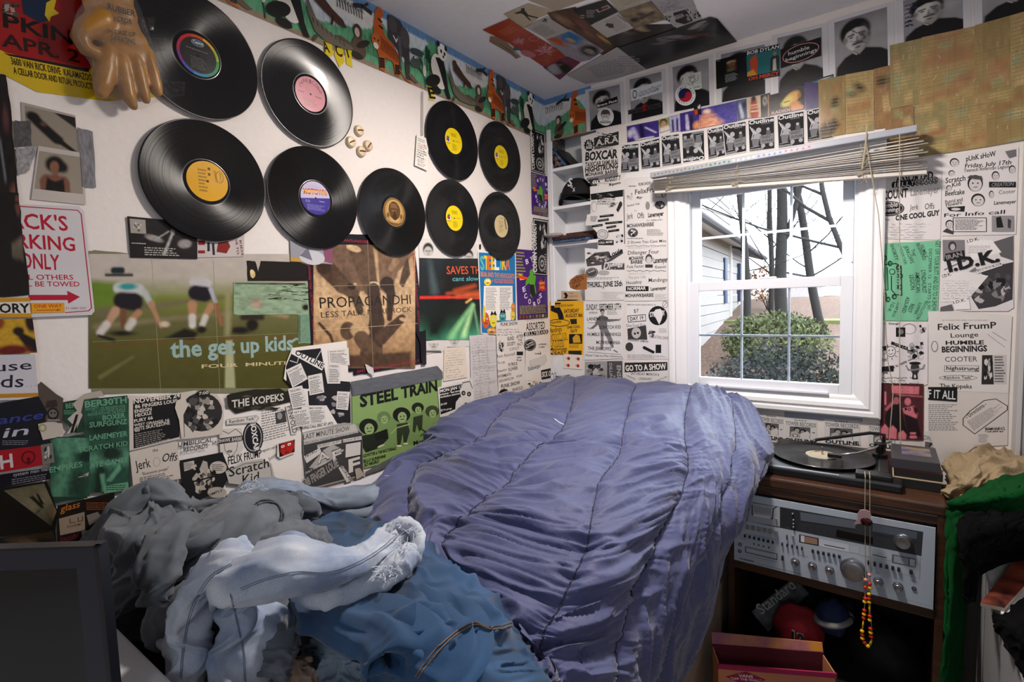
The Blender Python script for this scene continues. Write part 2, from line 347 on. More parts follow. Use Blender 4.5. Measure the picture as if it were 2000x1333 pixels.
class Paper:
    EPS = 2.5e-5
    def __init__(s,name,label,cat,plane,pts,col,z=None,group=None,lift=.0008,m='paper',quad=None,th=.0004):
        s.name,s.label,s.cat,s.group,s.mk,s.lift,s.th = name,label,cat,group,m,lift,th
        s.fr = PL[plane] if isinstance(plane,str) else plane
        s.zf = z;s.V = [];s.F = [];s.C = [];s.h = th
        s.px = (lambda x,y:s.on(x,y)) if z is None else (lambda x,y:s.on(z[0]+x/z[2],z[1]+y/z[2]))
        P = np.array([s.px(*p) for p in pts]);s.o = P.mean(0);s.P = P
        s.quad = np.array([s.px(*p) for p in (quad or pts[:4])]) if len(pts) >= 4 or quad else None
        s.M = s.px
        n = len(P);loc = P-s.o
        s._add([(x,y,th) for x,y in loc]+[(x,y,0) for x,y in loc],[tuple(range(n))[::-1]]+[(i,(i+1) % n,n+(i+1) % n,n+i) for i in range(n)],col)
        if len(s.quad if s.quad is not None else []) == 4:s.M = s.uvm
    def on(s,px,py):
        O,e1,e2,n = s.fr;d = ray(px,py);t = ((O-CAM)@n)/(d@n);Q = CAM+t*d-O;return np.array([Q@e1,Q@e2])
    def uvm(s,u,v):
        q = s.quad;return (1-v)*((1-u)*q[0]+u*q[1])+v*((1-u)*q[3]+u*q[2])
    def _add(s,vs,fs,col):
        k = len(s.V);s.V += [tuple(v) for v in vs];s.F += [tuple(k+i for i in f) for f in fs]
        if isinstance(col,np.ndarray) and col.ndim == 2:s.C += [tuple(c) for c in col]
        else:s.C += [srgb(col)]*len(vs)
    def uv(s):s.M = s.uvm;return s
    def z(s,*a):s.M = (lambda x,y:s.on(a[0]+x/a[2],a[1]+y/a[2])) if a else s.px;return s
    def q(s,*pts): # sub-frame given in the construction pixels
        Q = [s.px(*p) for p in pts];s.M = lambda u,v:(1-v)*((1-u)*Q[0]+u*Q[1])+v*((1-u)*Q[3]+u*Q[2]);return s
    def up(s):s.h += s.EPS;return s.h
    def poly(s,pts,col):
        h = s.up();s._add([(*(s.M(*p)-s.o),h) for p in pts],[tuple(range(len(pts)))[::-1]],col);return s
    def rect(s,x0,y0,x1,y1,col):return s.poly([(x0,y0),(x1,y0),(x1,y1),(x0,y1)],col)
    def ell(s,cx,cy,rx,ry,col,n=20,rot=0):
        c,d = math.cos(rot),math.sin(rot)
        return s.poly([(cx+rx*math.cos(t)*c-ry*math.sin(t)*d,cy+rx*math.cos(t)*d+ry*math.sin(t)*c) for t in [2*math.pi*i/n for i in range(n)]],col)
    def line(s,pts,w,col):
        h = s.up();Q = [s.M(*p)-s.o for p in pts];w0 = np.linalg.norm(s.M(pts[0][0]+w,pts[0][1])-s.M(*pts[0]))/2
        for a,b in zip(Q,Q[1:]):
            d = b-a;L = np.linalg.norm(d)
            if L < 1e-7:continue
            d = d/L;nn = np.array([-d[1],d[0]])*w0;a = a-d*w0*.5;b = b+d*w0*.5
            s._add([(*(a+nn),h),(*(a-nn),h),(*(b-nn),h),(*(b+nn),h)],[(0,1,2,3)],col)
        return s
    def box(s,x0,y0,x1,y1,w,col):return s.line([(x0,y0),(x1,y0),(x1,y1),(x0,y1),(x0,y0)],w,col)
    def t(s,txt,x0,y0,x1,y1,h,col=K,b=.0,sh=0,wav=0):
        v,f = text_geo(txt,b)
        if not len(v):return s
        A = s.M(x0,y0);B = s.M(x1,y1);hh = np.linalg.norm(s.M(x0,y0-h)-A);d = B-A;n = np.array([-d[1],d[0]])/np.linalg.norm(d)
        hz = s.up();Y = v[:,1]+(wav*np.sin(v[:,0]*17) if wav else 0)
        P = A+v[:,:1]*d+(Y[:,None])*n*hh+(sh*v[:,1:])*d/np.linalg.norm(d)*hh-s.o
        s._add([(p[0],p[1],hz) for p in P],f,col);return s
    def g(s,x0,y0,x1,y1,n,col=0x55535A,seed=0,fill=.45,dens=.85,vert=False):
        """unreadable fine print: n rows of word-sized dashes"""
        r = random.Random(seed*7+int(abs(x0*13+y0*7)));h = s.up();W = x1-x0;Hh = (y1-y0)/n
        for i in range(n):
            x = 0;y = y0+(i+.2)*Hh;end = dens*r.uniform(.75,1.15)
            while x < min(end,1):
                l = r.uniform(.03,.12);xa = x0+W*x;xb = x0+W*min(x+l,1);q = [(xa,y),(xb,y),(xb,y+Hh*fill),(xa,y+Hh*fill)]
                s._add([(*(s.M(*p)-s.o),h) for p in q],[(0,3,2,1)],col);x += l+.022
        return s
    def hand(s,x0,y0,x1,y1,n,col=0x4A4A55,seed=0,w=None):
        r = random.Random(seed+int(x0*31+y0));W = x1-x0;dh = (y1-y0)/n;w = w or dh*.10
        for i in range(n):
            x = 0;y = y0+(i+.6)*dh;pts = [];e = r.uniform(.6,1)
            while x < e:
                pts.append((x0+W*x,y+r.uniform(-.3,.3)*dh));x += .018
                if r.random() < .16 and len(pts) > 1:s.line(pts,w,col);pts = [];x += .03
            if len(pts) > 1:s.line(pts,w,col)
        return s
    def blobs(s,x0,y0,x1,y1,n,cols,seed=0,sz=.16):
        """busy cut-and-paste artwork: random angular pieces"""
        r = random.Random(seed);W = x1-x0;Hh = y1-y0
        for i in range(n):
            cx = r.uniform(x0+W*sz,x1-W*sz);cy = r.uniform(y0+Hh*sz,y1-Hh*sz);k = r.randint(4,8);c = cols[i % len(cols)];a0 = r.uniform(0,6)
            s.poly([(cx+math.cos(a0+6.283*j/k)*W*sz*r.uniform(.3,1),cy+math.sin(a0+6.283*j/k)*Hh*sz*r.uniform(.3,1)) for j in range(k)],c)
        return s
    def img(s,x0,y0,x1,y1,nx,ny,bg,shapes=(),nz=0,seed=1,ns=8,soft=1.):
        """continuous-tone picture: vertex-coloured grid painted with soft shapes"""
        U,Vv = np.meshgrid(np.linspace(x0,x1,nx),np.linspace(y0,y1,ny));U = U.ravel();Vv = Vv.ravel()
        if isinstance(bg,tuple) and bg[0] == 'v':t = ((Vv-y0)/(y1-y0))[:,None];cc = [np.array(srgb(c)) for c in bg[1]];t2 = t*(len(cc)-1);i0 = np.clip(t2.astype(int),0,len(cc)-2);ca = np.array(cc);C = ca[i0[:,0]]*(1-(t2-i0))+ca[i0[:,0]+1]*(t2-i0)
        elif callable(bg):C = bg(U,Vv)
        else:C = np.tile(np.array(srgb(bg)),(len(U),1))
        for sh in shapes:
            k = sh[0]
            if k == 'e':_,cx,cy,rx,ry,rot,so,c = sh;dx = U-cx;dy = Vv-cy;a = dx*math.cos(rot)+dy*math.sin(rot);b = -dx*math.sin(rot)+dy*math.cos(rot);d = (np.sqrt((a/rx)**2+(b/ry)**2)-1)*min(rx,ry)
            elif k == 'c':
                _,ax,ay,bx,by,r0,r1,so,c = sh;L2 = (bx-ax)**2+(by-ay)**2+1e-9;tt = np.clip(((U-ax)*(bx-ax)+(Vv-ay)*(by-ay))/L2,0,1);d = np.hypot(U-ax-tt*(bx-ax),Vv-ay-tt*(by-ay))-(r0+(r1-r0)*tt)
            elif k == 'p':
                _,pts,so,c = sh;d = np.full(len(U),1e9);ins = np.zeros(len(U),bool)
                for (ax,ay),(bx,by) in zip(pts,pts[1:]+pts[:1]):
                    L2 = (bx-ax)**2+(by-ay)**2+1e-9;tt = np.clip(((U-ax)*(bx-ax)+(Vv-ay)*(by-ay))/L2,0,1);d = np.minimum(d,np.hypot(U-ax-tt*(bx-ax),Vv-ay-tt*(by-ay)))
                    cr = ((ay > Vv) != (by > Vv)) & (U < (bx-ax)*(Vv-ay)/((by-ay) or 1e-9)+ax);ins ^= cr
                d = np.where(ins,-d,d)
            a = np.clip(.5-d/(2*so*soft),0,1)[:,None];C = C*(1-a)+np.array(srgb(c))*a
        if nz:f = fbm((U-x0)/(x1-x0)*ns*1.7+seed*9.1,(Vv-y0)/(y1-y0)*ns*1.7,seed,5)[:,None];C = C*np.clip(1+nz*(f-.5)*2,.05,3)
        h = s.up();P = [(*(s.M(u,v)-s.o),h) for u,v in zip(U,Vv)]
        s._add(P,[(j*nx+i,(j+1)*nx+i,(j+1)*nx+i+1,j*nx+i+1) for j in range(ny-1) for i in range(nx-1)],np.clip(C,0,1));return s
    def done(s,parent=None):
        me = bpy.data.meshes.new(s.name);me.from_pydata(s.V,[],s.F);me.materials.append(PM[s.mk])
        ca = me.color_attributes.new('Ink','FLOAT_COLOR','POINT');ca.data.foreach_set('color',np.hstack([np.array(s.C,float),np.ones((len(s.C),1))]).astype('f').ravel())
        me.update();o = bpy.data.objects.new(s.name,me);COL.objects.link(o)
        O,e1,e2,n = s.fr;T = O+e1*s.o[0]+e2*s.o[1]+n*s.lift
        o.matrix_world = Matrix([[e1[i],e2[i],n[i],T[i]] for i in range(3)]+[[0,0,0,1]])
        return tag(o,s.label,s.cat,s.group)
def Z(a,b,c,d=None):return (a,b,c)
Z1 = (0,0,3.332);Z2 = (0,380,3.332);Z3 = (0,740,3.702);Z4 = (400,0,2.857);Z5 = (500,260,3.636);Z6 = (440,440,4.165);Z7 = (440,700,4.348)
Y1 = (780,440,3.703);Y2 = (1000,180,4.166);Y3 = (1000,440,3.703);Y4 = (1100,0,3.704);Y5 = (1480,0,3.846);Y6 = (1660,280,3.703);Y7 = (1660,580,3.509);Y8 = (900,0,3.571)
W1 = (1270,240,3.636);W2 = (1270,540,3.636);W3 = (1400,780,3.333);V1 = (680,720,4.444);V4 = (0,0,2.9);V5 = (0,560,2.515)
PW = 0xDDD6D0   # photocopy paper
def jag(pts,amp,n=6,seed=0):
    r = random.Random(seed);out = []
    for a,b in zip(pts,pts[1:]+pts[:1]):
        for i in range(n):t = i/n;k = amp if i else 0;out.append((a[0]+(b[0]-a[0])*t+r.uniform(-k,k),a[1]+(b[1]-a[1])*t+r.uniform(-k,k)))
    return out
# ---- wallpaper border with animals, repeated along the left wall and round the corner
BT,BB = H-.001,2.294
def border(plane,a0,a1,offs,label,lift=.0008):
    p = Paper.__new__(Paper);p.name = 'wallpaper_border';p.label = label;p.cat = 'wallpaper border';p.group = None;p.mk = 'paper';p.lift = lift;p.th = .0004
    p.fr = PL[plane];p.EPS = 6e-6 if plane == 'F' else 2.5e-5;p.V = [];p.F = [];p.C = [];p.h = p.th;p.o = np.array([(a0+a1)/2,(BT+BB)/2]);p.quad = None
    Q = [(a0,BT),(a1,BT),(a1,BB),(a0,BB)];p._add([(*(np.array(q)-p.o),p.th) for q in Q]+[(*(np.array(q)-p.o),0) for q in Q],[(3,2,1,0)]+[(i,(i+1) % 4,4+(i+1) % 4,4+i) for i in range(4)],0x9FB4C4)
    hgt = BT-BB;TL = .613
    p.M = lambda u,v:np.array([a0+(a1-a0)*u,BT-hgt*v])
    ax = lambda U:(a0+(a1-a0)*U-offs[0])/TL
    def bg(U,V):
        X = ax(U)%1;n1 = fbm(X*26*1.0+0,V*5,4);n2 = fbm(X*60,V*40,8);st = vnoise(X*150,V*10,5)
        sky = np.array(srgb(0x5E84AE));wat = np.array(srgb(0xC4CED4));gr = np.array(srgb(0x5A9A74));gd = np.array(srgb(0x1F4B36));wh = np.array(srgb(0xD8D8D4));br = np.array(srgb(0x8A7A66))
        C = np.where((V < .10+.06*n1)[:,None],sky,wat);C = C*(.8+.35*st)[:,None]
        C = np.where((((X > .30) & (X < .62) & (V > .15) & (V < .36+.1*n1)))[:,None],wh*(.75+.3*n2)[:,None],C)
        m = (V > .64-.55*np.exp(-((X-.02)/.13)**2)-.55*np.exp(-((X-1.02)/.13)**2)-.28*np.exp(-((X-.63)/.07)**2)-.1*n1+.12*np.sin(X*9));g = gr*(.75+.55*st)[:,None];C = np.where(m[:,None],g,C)
        C = np.where(((V > .9+.05*n1))[:,None],br*(.8+.5*n2)[:,None],C);return C
    nx = int((a1-a0)/TL*230)+2;p.img(0,0,1,1,nx,34,bg)
    for off in offs:
        def M(x,y,off=off):return np.array([off+x*TL,BT-hgt*y])
        p.M = M
        def seg(fn,x0,x1):
            if off+x0*TL > a0 and off+x1*TL < a1:fn()
        def panda():
            p.ell(.045,.52,.055,.24,0xD9D6CE).ell(.07,.72,.05,.16,0xD9D6CE)
            p.poly([(.03,.35),(.10,.30),(.12,.5),(.135,.8),(.16,.98),(.13,.99),(.10,.8),(.06,.52)],0x1B1A1A).ell(.005,.78,.05,.13,0x1B1A1A,rot=.3).ell(.03,.93,.04,.06,0x1B1A1A)
            p.ell(.095,.2,.042,.15,0xE0DDD6).ell(.062,.08,.013,.05,0x1B1A1A).ell(.128,.10,.012,.05,0x1B1A1A).ell(.085,.19,.009,.035,0x1B1A1A).ell(.115,.21,.009,.035,0x1B1A1A).ell(.103,.27,.008,.025,0x1B1A1A)
        def croc():
            p.poly([(.155,.30),(.165,.45),(.20,.66),(.26,.76),(.33,.80),(.42,.83),(.43,.87),(.36,.92),(.25,.93),(.19,.85),(.155,.6)],0x6A6054)
            p.poly([(.30,.78),(.34,.74),(.43,.80),(.435,.83)],0x5A5044);p.line([(.2,.9),(.18,.98)],.015,0x4C443A)
            for k in range(8):p.line([(.18+.025*k,.68+.02*k),(.185+.025*k,.74+.02*k)],.004,0x2A2620)
        def otter():p.poly([(.20,.30),(.23,.27),(.30,.42),(.36,.50),(.38,.60),(.33,.60),(.25,.50),(.20,.42)],0x4A3026);p.ell(.21,.28,.018,.06,0x4A3026).line([(.30,.5),(.29,.64)],.012,0x3A2418)
        def ape():p.ell(.455,.80,.045,.17,0x5A4A3E).ell(.45,.56,.028,.11,0x4A3A30).ell(.445,.58,.016,.07,0xC9B8A4).ell(.48,.72,.025,.1,0x2E2722,rot=.4).ell(.44,.93,.035,.05,0x2E2722)
        def tiger():
            p.poly([(.555,.62),(.56,.40),(.575,.10),(.60,.02),(.62,.06),(.615,.2),(.64,.42),(.70,.50),(.73,.62),(.735,.97),(.70,.97),(.69,.78),(.63,.76),(.625,.99),(.59,.99),(.585,.75)],0xB5561F)
            p.ell(.575,.56,.032,.12,0xC0622A).ell(.57,.64,.018,.05,0xE8DCCB).ell(.61,.08,.022,.08,0xB5561F).ell(.562,.54,.005,.018,K).ell(.588,.54,.005,.018,K)
            for k in range(13):x = .605+.0095*k;p.line([(x,.46+.01*k),(x+.006,.56+.01*k),(x-.002,.66+.008*k)],.0035,0x1E120C)
            for k in range(4):p.line([(.592,.82+.04*k),(.622,.80+.04*k)],.012,0x1E120C).line([(.703,.82+.04*k),(.733,.80+.04*k)],.012,0x1E120C)
            p.line([(.60,.3),(.625,.32)],.01,0x1E120C).line([(.595,.2),(.62,.22)],.01,0x1E120C).line([(.735,.85),(.78,.97),(.82,.99)],.008,0xB5561F)
        def eleph():
            p.poly([(.665,.05),(.70,-.0+.02),(.76,.04),(.80,.18),(.82,.40),(.815,.95),(.785,.95),(.78,.62),(.755,.6),(.75,.9),(.73,.9),(.735,.55),(.66,.4)],0x3D3A3C)
            p.ell(.79,.28,.035,.17,0x4C494B).ell(.70,.16,.03,.13,0x4C494B).poly([(.73,.3),(.755,.3),(.76,.55),(.75,.8),(.742,.8),(.738,.55)],0x55525A).line([(.70,.34),(.72,.42),(.728,.36)],.007,0xE6E0D2)
        def fish():p.ell(.88,.42,.05,.07,0x3B464C,rot=.6).ell(.865,.62,.04,.085,0x4A5450,rot=.2).line([(.90,.5),(.935,.6)],.012,0x3B464C).line([(.89,.66),(.92,.72)],.014,0x2E5A44).line([(.85,.52),(.845,.58)],.01,0x3B464C)
        def bird():p.line([(.44,.18),(.49,.13),(.55,.16)],.022,0x2C2C30);p.line([(.50,.12),(.53,.05)],.012,0x2C2C30)
        def zebra():
            for k in range(10):p.line([(.33+.017*k,.17+.02*(k % 3)),(.335+.017*k,.33)],.0045,0x2B2A2C);p.line([(.335+.017*k,.17),(.345+.017*k,.24)],.003,0x2B2A2C)
        def heron():p.line([(.93,.55),(.935,.78),(.94,.97)],.006,0x3A3A36).ell(.935,.68,.014,.1,0xC9C6BC).line([(.93,.6),(.925,.48),(.932,.42)],.006,0xC9C6BC)
        def pine():
            for x,b in ((.965,.3),(.985,.34)):
                for k in range(4):p.poly([(x-.012-.002*k,b-.02+.055*k),(x,b-.1+.055*k),(x+.012+.002*k,b-.02+.055*k)],0x16402E)
                p.line([(x,b+.15),(x,b+.35)],.006,0x4A3526)
        def rodent():p.poly([(.80,.86),(.83,.84),(.86,.9),(.885,.93),(.86,.97),(.82,.93)],0x6A584A)
        def grass():
            for k in range(26):x = .50+.012*k if k < 13 else .0+.011*(k-13);p.line([(x,.82),(x+.010*math.sin(k*2.1),.55+.1*math.sin(k*1.3))],.003,0x2F6B48)
        for fn,a,b in ((zebra,.33,.52),(bird,.44,.56),(grass,0,.66),(pine,.95,1),(eleph,.66,.83),(tiger,.54,.74 if plane == 'F' else .82),(panda,-.05,.17),(croc,.15,.44),(otter,.19,.39),(ape,.4,.51),(fish,.82,.95),(heron,.92,.95),(rodent,.8,.89)):seg(fn,a,b)
    return p.done()
border('L',-1.98,-.0005,[-2.035,-1.422,-.809,-.196],'long animal wallpaper border with pandas, tigers and elephants under the ceiling of the left wall')
border('F',.0005,.262,[-.196],'short end of the animal wallpaper border above the built-in shelves',.0002)
# yellow cut-out letters
for ch,q,lb in (('A',[(630,78),(646,76),(650,108),(640,112),(632,104)],'ragged yellow letter leftmost of three stuck below the animal border'),('C',[(655,86),(667,84),(672,122),(662,132),(652,108)],'ragged yellow letter in the middle of three stuck below the animal border'),('T',[(672,88),(686,92),(686,122),(688,133),(676,126)],'ragged yellow letter rightmost of three stuck below the animal border'),('E',[(836,168),(845,170),(847,197),(837,196)],'single yellow letter E stuck under a panda')):
    x,y = q[0];p = Paper('paper_letter',lb,'letter','L',q,0xD6C020,lift=.0022).z();p.t(ch,x+2,y+24,x+14,y+25,20,0x1D1A10,.05);p.done()
# ---- top left: red and yellow gig poster
p = Paper('gig_poster','red and yellow hand-lettered gig poster behind the rubber glove, top left corner','poster','L',[(-60,-40),(900,-40),(1050,630),(700,660),(240,600),(10,480),(-60,440)],0xBFA21A,Z1,m='foil',quad=[(-60,-40),(900,-40),(1000,700),(-60,450)]);p.z(*Z1)
p.poly([(-50,-30),(560,-30),(600,440),(560,470),(40,345),(-50,300)],0x8E1512).poly([(20,345),(580,450),(575,470),(60,365)],0x120E0C)
p.blobs(-20,-20,160,130,14,[0x8F8A80,0x4A4640,0x2A2622],3).poly([(140,0),(330,-20),(320,130),(260,150),(150,90)],0x14243F).poly([(300,20),(370,-20),(350,60),(385,90),(330,110),(320,145),(290,100)],0xC9AE1C)
p.t('PKIN',20,175,470,290,90,0x150C0A,.04,.1).t('APR. 2',10,300,520,410,85,0x2A0C0A,.03,.1)
p.t('3600 VAN RICK DRIVE  KALAMAZOO',75,420,600,530,45,0x241C08,.02).t('A CELLAR DOOR AND RITUAL PRODUCTION',90,480,640,592,42,0x241C08,.02);p.done()
# polaroids and tape
p = Paper('instant_photo','instant photo of a dark figure slanting across it, upper of the two taped together','photograph','L',[(118,578),(425,655),(440,870),(130,830)],0x9C948C,V4,m='gloss',lift=.001)
p.img(.06,.06,1,.98,46,40,0x857C70,[('p',[(.5,0),(1,0),(1,.35)],.02,0x181614),('e',.2,.28,.13,.12,.3,.03,0x100E0C),('c',.28,.38,.62,.72,.11,.12,.03,0x120F0E),('c',.62,.72,.95,.98,.07,.04,.02,0x120F0E),('e',.38,.4,.05,.05,0,.03,0x5A3B30)]);p.done()
p = Paper('instant_photo','instant photo of a curly-haired person in a dark tank top, lower of the two','photograph','L',[(215,828),(470,868),(485,1162),(175,1130)],0xB2ABA5,V4,m='gloss',lift=.002)
p.img(.03,.09,.95,.8,52,46,0x8C8276,[('e',.38,.30,.2,.16,0,.03,0x15100E),('e',.55,.34,.1,.1,0,.04,0x15100E),('e',.37,.35,.09,.11,0,.02,0x7C5644),('c',.38,.4,.4,.5,.06,.06,.02,0x77503F),('c',.24,.62,.56,.62,.12,.12,.03,0x70493A),('c',.15,.64,.2,.85,.04,.05,.02,0x70493A),('c',.64,.64,.66,.85,.05,.05,.02,0x70493A),('p',[(.24,.55),(.32,.6),(.4,.62),(.5,.58),(.56,.54),(.62,.85),(.22,.85)],.02,0x14110F)]);p.done()
for q,lb,c,zz in (([(95,785),(200,790),(205,950),(100,960)],'grey duct tape patch at the left edge of the upper instant photo',0x4E4C4E,Z1),([(500,830),(600,860),(622,1225),(535,1215)],'long grey duct tape strip down the right side of both instant photos',0x77757A,Z1),([(100,965),(245,955),(190,1110),(115,1150),(105,1060)],'pale translucent tape patch at the left edge of the lower instant photo',0x8B8A8C,Z1)):
    p = Paper('tape_strip',lb,'tape','L',jag(q,5,5,len(lb)),c,zz,lift=.003,m='foil',quad=q[:4]);p.img(0.06,.03,.94,.97,14,30,c,[],.6,3,6);p.done()
# parking sign
p = Paper('parking_sign','white and red metal parking sign with arrow, below the instant photos','sign','L',[(-60,62),(505,78),(540,110),(610,760),(590,785),(200,800),(-60,810)],0xC2BEC2,Z2,m='gloss',lift=.004,th=.002,quad=[(-60,62),(525,75),(612,785),(-60,812)]);p.z(*Z2)
R_ = 0xA31530
p.line([(-50,68),(500,106),(522,130),(590,740),(572,758),(420,770)],9,R_)
p.t("JACK'S",-5,215,440,238,100,R_,.03).t('PARKING',-60,338,485,370,95,R_,.03).t('ONLY',130,480,385,492,100,R_,.03).t('ALL OTHERS',95,556,473,556,34,R_,.015).t('WILL BE TOWED',60,600,513,600,34,R_,.015)
p.poly([(180,655),(435,655),(430,628),(515,668),(440,712),(435,688),(180,690)],R_).t('TY ORD. 5321',420,748,553,746,12,0x8C4A55,.01);p.done()
p = Paper('arrow_sticker','small orange one-way sticker on the lower edge of the parking sign','sticker','L',[(198,708),(412,706),(414,768),(200,772)],0xD09416,Z2,lift=.0068,m='gloss');p.t('ONE WAY',.08,.48,.93,.48,.36,0xB5331D,.03).line([(.15,.74),(.82,.74)],.03,0xB5331D).poly([(.76,.62),(.9,.74),(.76,.86)],0xB5331D);p.done()
# ---- left edge collage
DK = [0x0D0B0C,0x221A1C,0x171214,0x3A2A28]
p = Paper('magazine_poster','dark torn magazine poster with faces along the left edge, above the parking sign text','poster','L',jag([(-80,420),(28,430),(60,640),(80,900),(110,1200),(-80,1210)],6,4,2),0x17120F,V4,m='gloss',lift=.0065,quad=[(-80,420),(40,430),(110,1200),(-80,1210)])
p.img(.3,.02,.9,.98,24,60,0x1A1416,[('e',.75,.32,.12,.09,0,.04,0x4A2A2A),('e',.8,.62,.1,.05,0,.03,0x0A0A0A),('e',.85,.88,.12,.08,0,.03,0x6A4438),('c',.5,.5,.6,.75,.03,.03,.03,0x5C6468)],.5,4,5);p.done()
p = Paper('magazine_poster','dark torn magazine poster with a face in glasses beside the sign lettering','poster','L',jag([(-60,-10),(115,-5),(130,180),(145,330),(170,480),(185,655),(-60,670)],6,3,3),0x110E10,Z2,m='gloss',lift=.0078,quad=[(-60,-10),(120,-5),(185,655),(-60,670)])
p.img(.3,.02,.95,.97,24,50,0x120E10,[('e',.9,.12,.1,.1,0,.03,0x5A3630),('c',.7,.1,.98,.09,.012,.012,.01,0x0A0808),('p',[(.6,.5),(.95,.42),(.93,.66),(.6,.62)],.03,0x5B5348)],.5,5,5);p.done()
def strip(q,col,label,zz,lift=.008,name='magazine_clipping',m='gloss',cat='clipping'):return Paper(name,label,cat,'L',q,col,zz,lift=lift,m=m)
p = strip([(-60,680),(185,672),(200,800),(-60,800)],0xB8841C,'orange clipping with black ornate capitals at the left edge beside the sign',Z2);p.rect(0,.2,.98,.8,0xC9C6C0).t('LORY',.02,.76,.97,.76,.5,0x0C0C10,.05);p.done()
p = strip([(-60,815),(205,808),(235,1030),(-60,1045)],0xB98B1E,'yellow and red photo clipping with dark silhouettes at the left edge',Z2)
p.img(0,0,1,1,40,34,0xB08A22,[('e',.62,.35,.14,.12,0,.03,0x1E0E0E),('c',.65,.45,.95,.8,.08,.2,.04,0x180D10),('e',.45,.9,.4,.16,0,.05,0x5C1512),('e',.1,.1,.2,.2,0,.05,0x7A3414),('e',.95,.1,.15,.3,0,.04,0x221010)],.3,2);p.done()
p = strip([(-60,1045),(220,1040),(245,1330),(-60,1340)],0xB9B6BE,'white clipping with large dark letters at the left edge',Z2,.0082);p.t('use',.05,.37,.9,.33,.22,0x15182E,.01).t('ds',.18,.72,.68,.72,.28,0x15182E,.01).t('...',.72,.72,.98,.7,.06,0x777788).rect(0,.86,1,.95,0xA8761C);p.done()
p = strip([(-40,180),(270,125),(335,240),(300,330),(360,470),(-40,520)],0x0E0F18,'navy clipping with blue and white script letters at the left edge',Z3,.0088,m='paper')
p.z(*Z3).t('ance',-30,330,300,285,62,0x2A3580,.02,.3).t('in',10,425,190,400,70,0xA9A6B4,.015,.3).g(10,440,220,480,3,0x6A6672);p.done()
p = strip([(-20,515),(285,480),(300,620),(-20,675)],0x8E1620,'red clipping with a white capital letter at the left edge',Z3,.0098);p.t('H',.05,.86,.33,.84,.62,0xB9B0B4,.04).ell(.68,.5,.17,.32,0x4A0E14).ell(.68,.5,.13,.25,0x8E1620).rect(.64,.5,.72,.85,0x4A0E14);p.done()
p = strip([(285,475),(370,460),(385,600),(300,620)],0x6A6662,'small grey clipping beside the red one at the left edge',Z3,.0095);p.blobs(.05,.05,.95,.95,10,[0x2A2828,0xA9A6A2],4,.2);p.done()
p = strip([(-20,690),(345,640),(355,720),(-20,790)],0x14131A,'black clipping with fine white print at the left edge, below the red one',Z3,.009);p.t('system man mai',.28,.3,.98,.22,.28,0x8C8A92,.02).g(.25,.45,.98,.95,3,0x6C6A74);p.done()
p = strip([(-20,790),(330,735),(410,960),(390,1090),(-20,1140)],0x15130F,'dark sepia photo clipping of a figure by a box, low at the left edge',Z3,.0092)
p.img(.05,.05,.92,.92,44,40,('v',[0x55503E,0x6A634C,0x2B2820]),[('p',[(.38,.3),(.5,.28),(.52,.6),(.4,.62)],.02,0x1B1913),('c',.62,.3,.56,.5,.03,.05,.02,0x12110D),('c',.05,.62,.35,.6,.01,.01,.01,0x1B1913),('e',.8,.9,.3,.12,0,.08,0x6A5A3A)],.3,3);p.done()
p = strip([(-20,1145),(390,1090),(400,1240),(300,1333),(-20,1333)],0x17130E,'brown blurred photo clipping lowest at the left edge',Z3,.0094)
p.img(.03,.03,.97,.97,34,24,0x2E251A,[('e',.3,.4,.2,.25,0,.1,0x59442C),('e',.7,.6,.2,.3,0,.1,0x0E0C0A)],.5,6);p.done()
# small torn bits between
p = strip([(245,60),(290,20),(400,110),(450,140),(440,330),(330,330),(300,200)],0x4A413C,'torn dark sticker scrap with a small skull drawing above the green flyers',Z3,.0075);p.z(*Z3).poly([(330,160),(400,150),(410,200),(320,210)],0x2A2220).ell(375,250,42,45,0x181416).ell(375,250,30,30,0x5E5A56).ell(365,245,6,8,K).ell(388,245,6,8,K).g(335,290,430,320,2,0xA9A4A0);p.done()
p = strip([(265,325),(330,310),(440,320),(450,400),(400,420),(300,440)],0xB1A79E,'torn white scrap with a faint ring mark at the left',Z3,.0099,m='paper');p.z(*Z3).ell(298,352,30,30,0x8C8A5E).ell(298,352,17,17,0xB1A79E);p.done()
GR,GK = 0x5E9274,0x1B3427
p = Paper('flyer','dark green photocopied band flyer, small torn piece furthest left of the green ones','flyer','L',jag([(445,170),(560,150),(600,380),(545,390),(445,300)],4,3,1),GK,Z3,lift=.006);p.z(*Z3).t('BER',470,215,540,205,35,GR,.03).g(455,225,555,260,3,GR).poly([(480,290),(560,220),(590,260),(540,380),(470,400),(520,330)],0xA9A49E).poly([(540,260),(560,255),(545,385),(500,390)],0x14100E);p.done()
def gflyer(q,label,lift,body):
    p = Paper('flyer',label,'flyer','L',q,GK,Z3,lift=lift);p.z(*Z3)
    body(p);p.done()
def b1(p):
    x0,x1,y0,y1 = 355,600,420,890
    p.img(358,425,640,850,40,50,0x24493A,[('c',440,420,480,600,60,40,30,0x4E8067),('c',470,640,400,850,40,60,30,0x447259),('e',560,470,70,60,0,20,0x4E8067),('e',620,560,60,40,0,12,0x12241B),('e',560,760,60,90,0,30,0x1B3427)],.5,7,10)
    p.t('SCRATCH KID',565,530,915,480,36,GR,.03).t('EMPIRES',350,678,590,632,40,GR,.03);p.poly([(555,710),(600,690),(635,672),(630,700),(556,712)],0x9E968E).g(560,690,625,708,1,K)
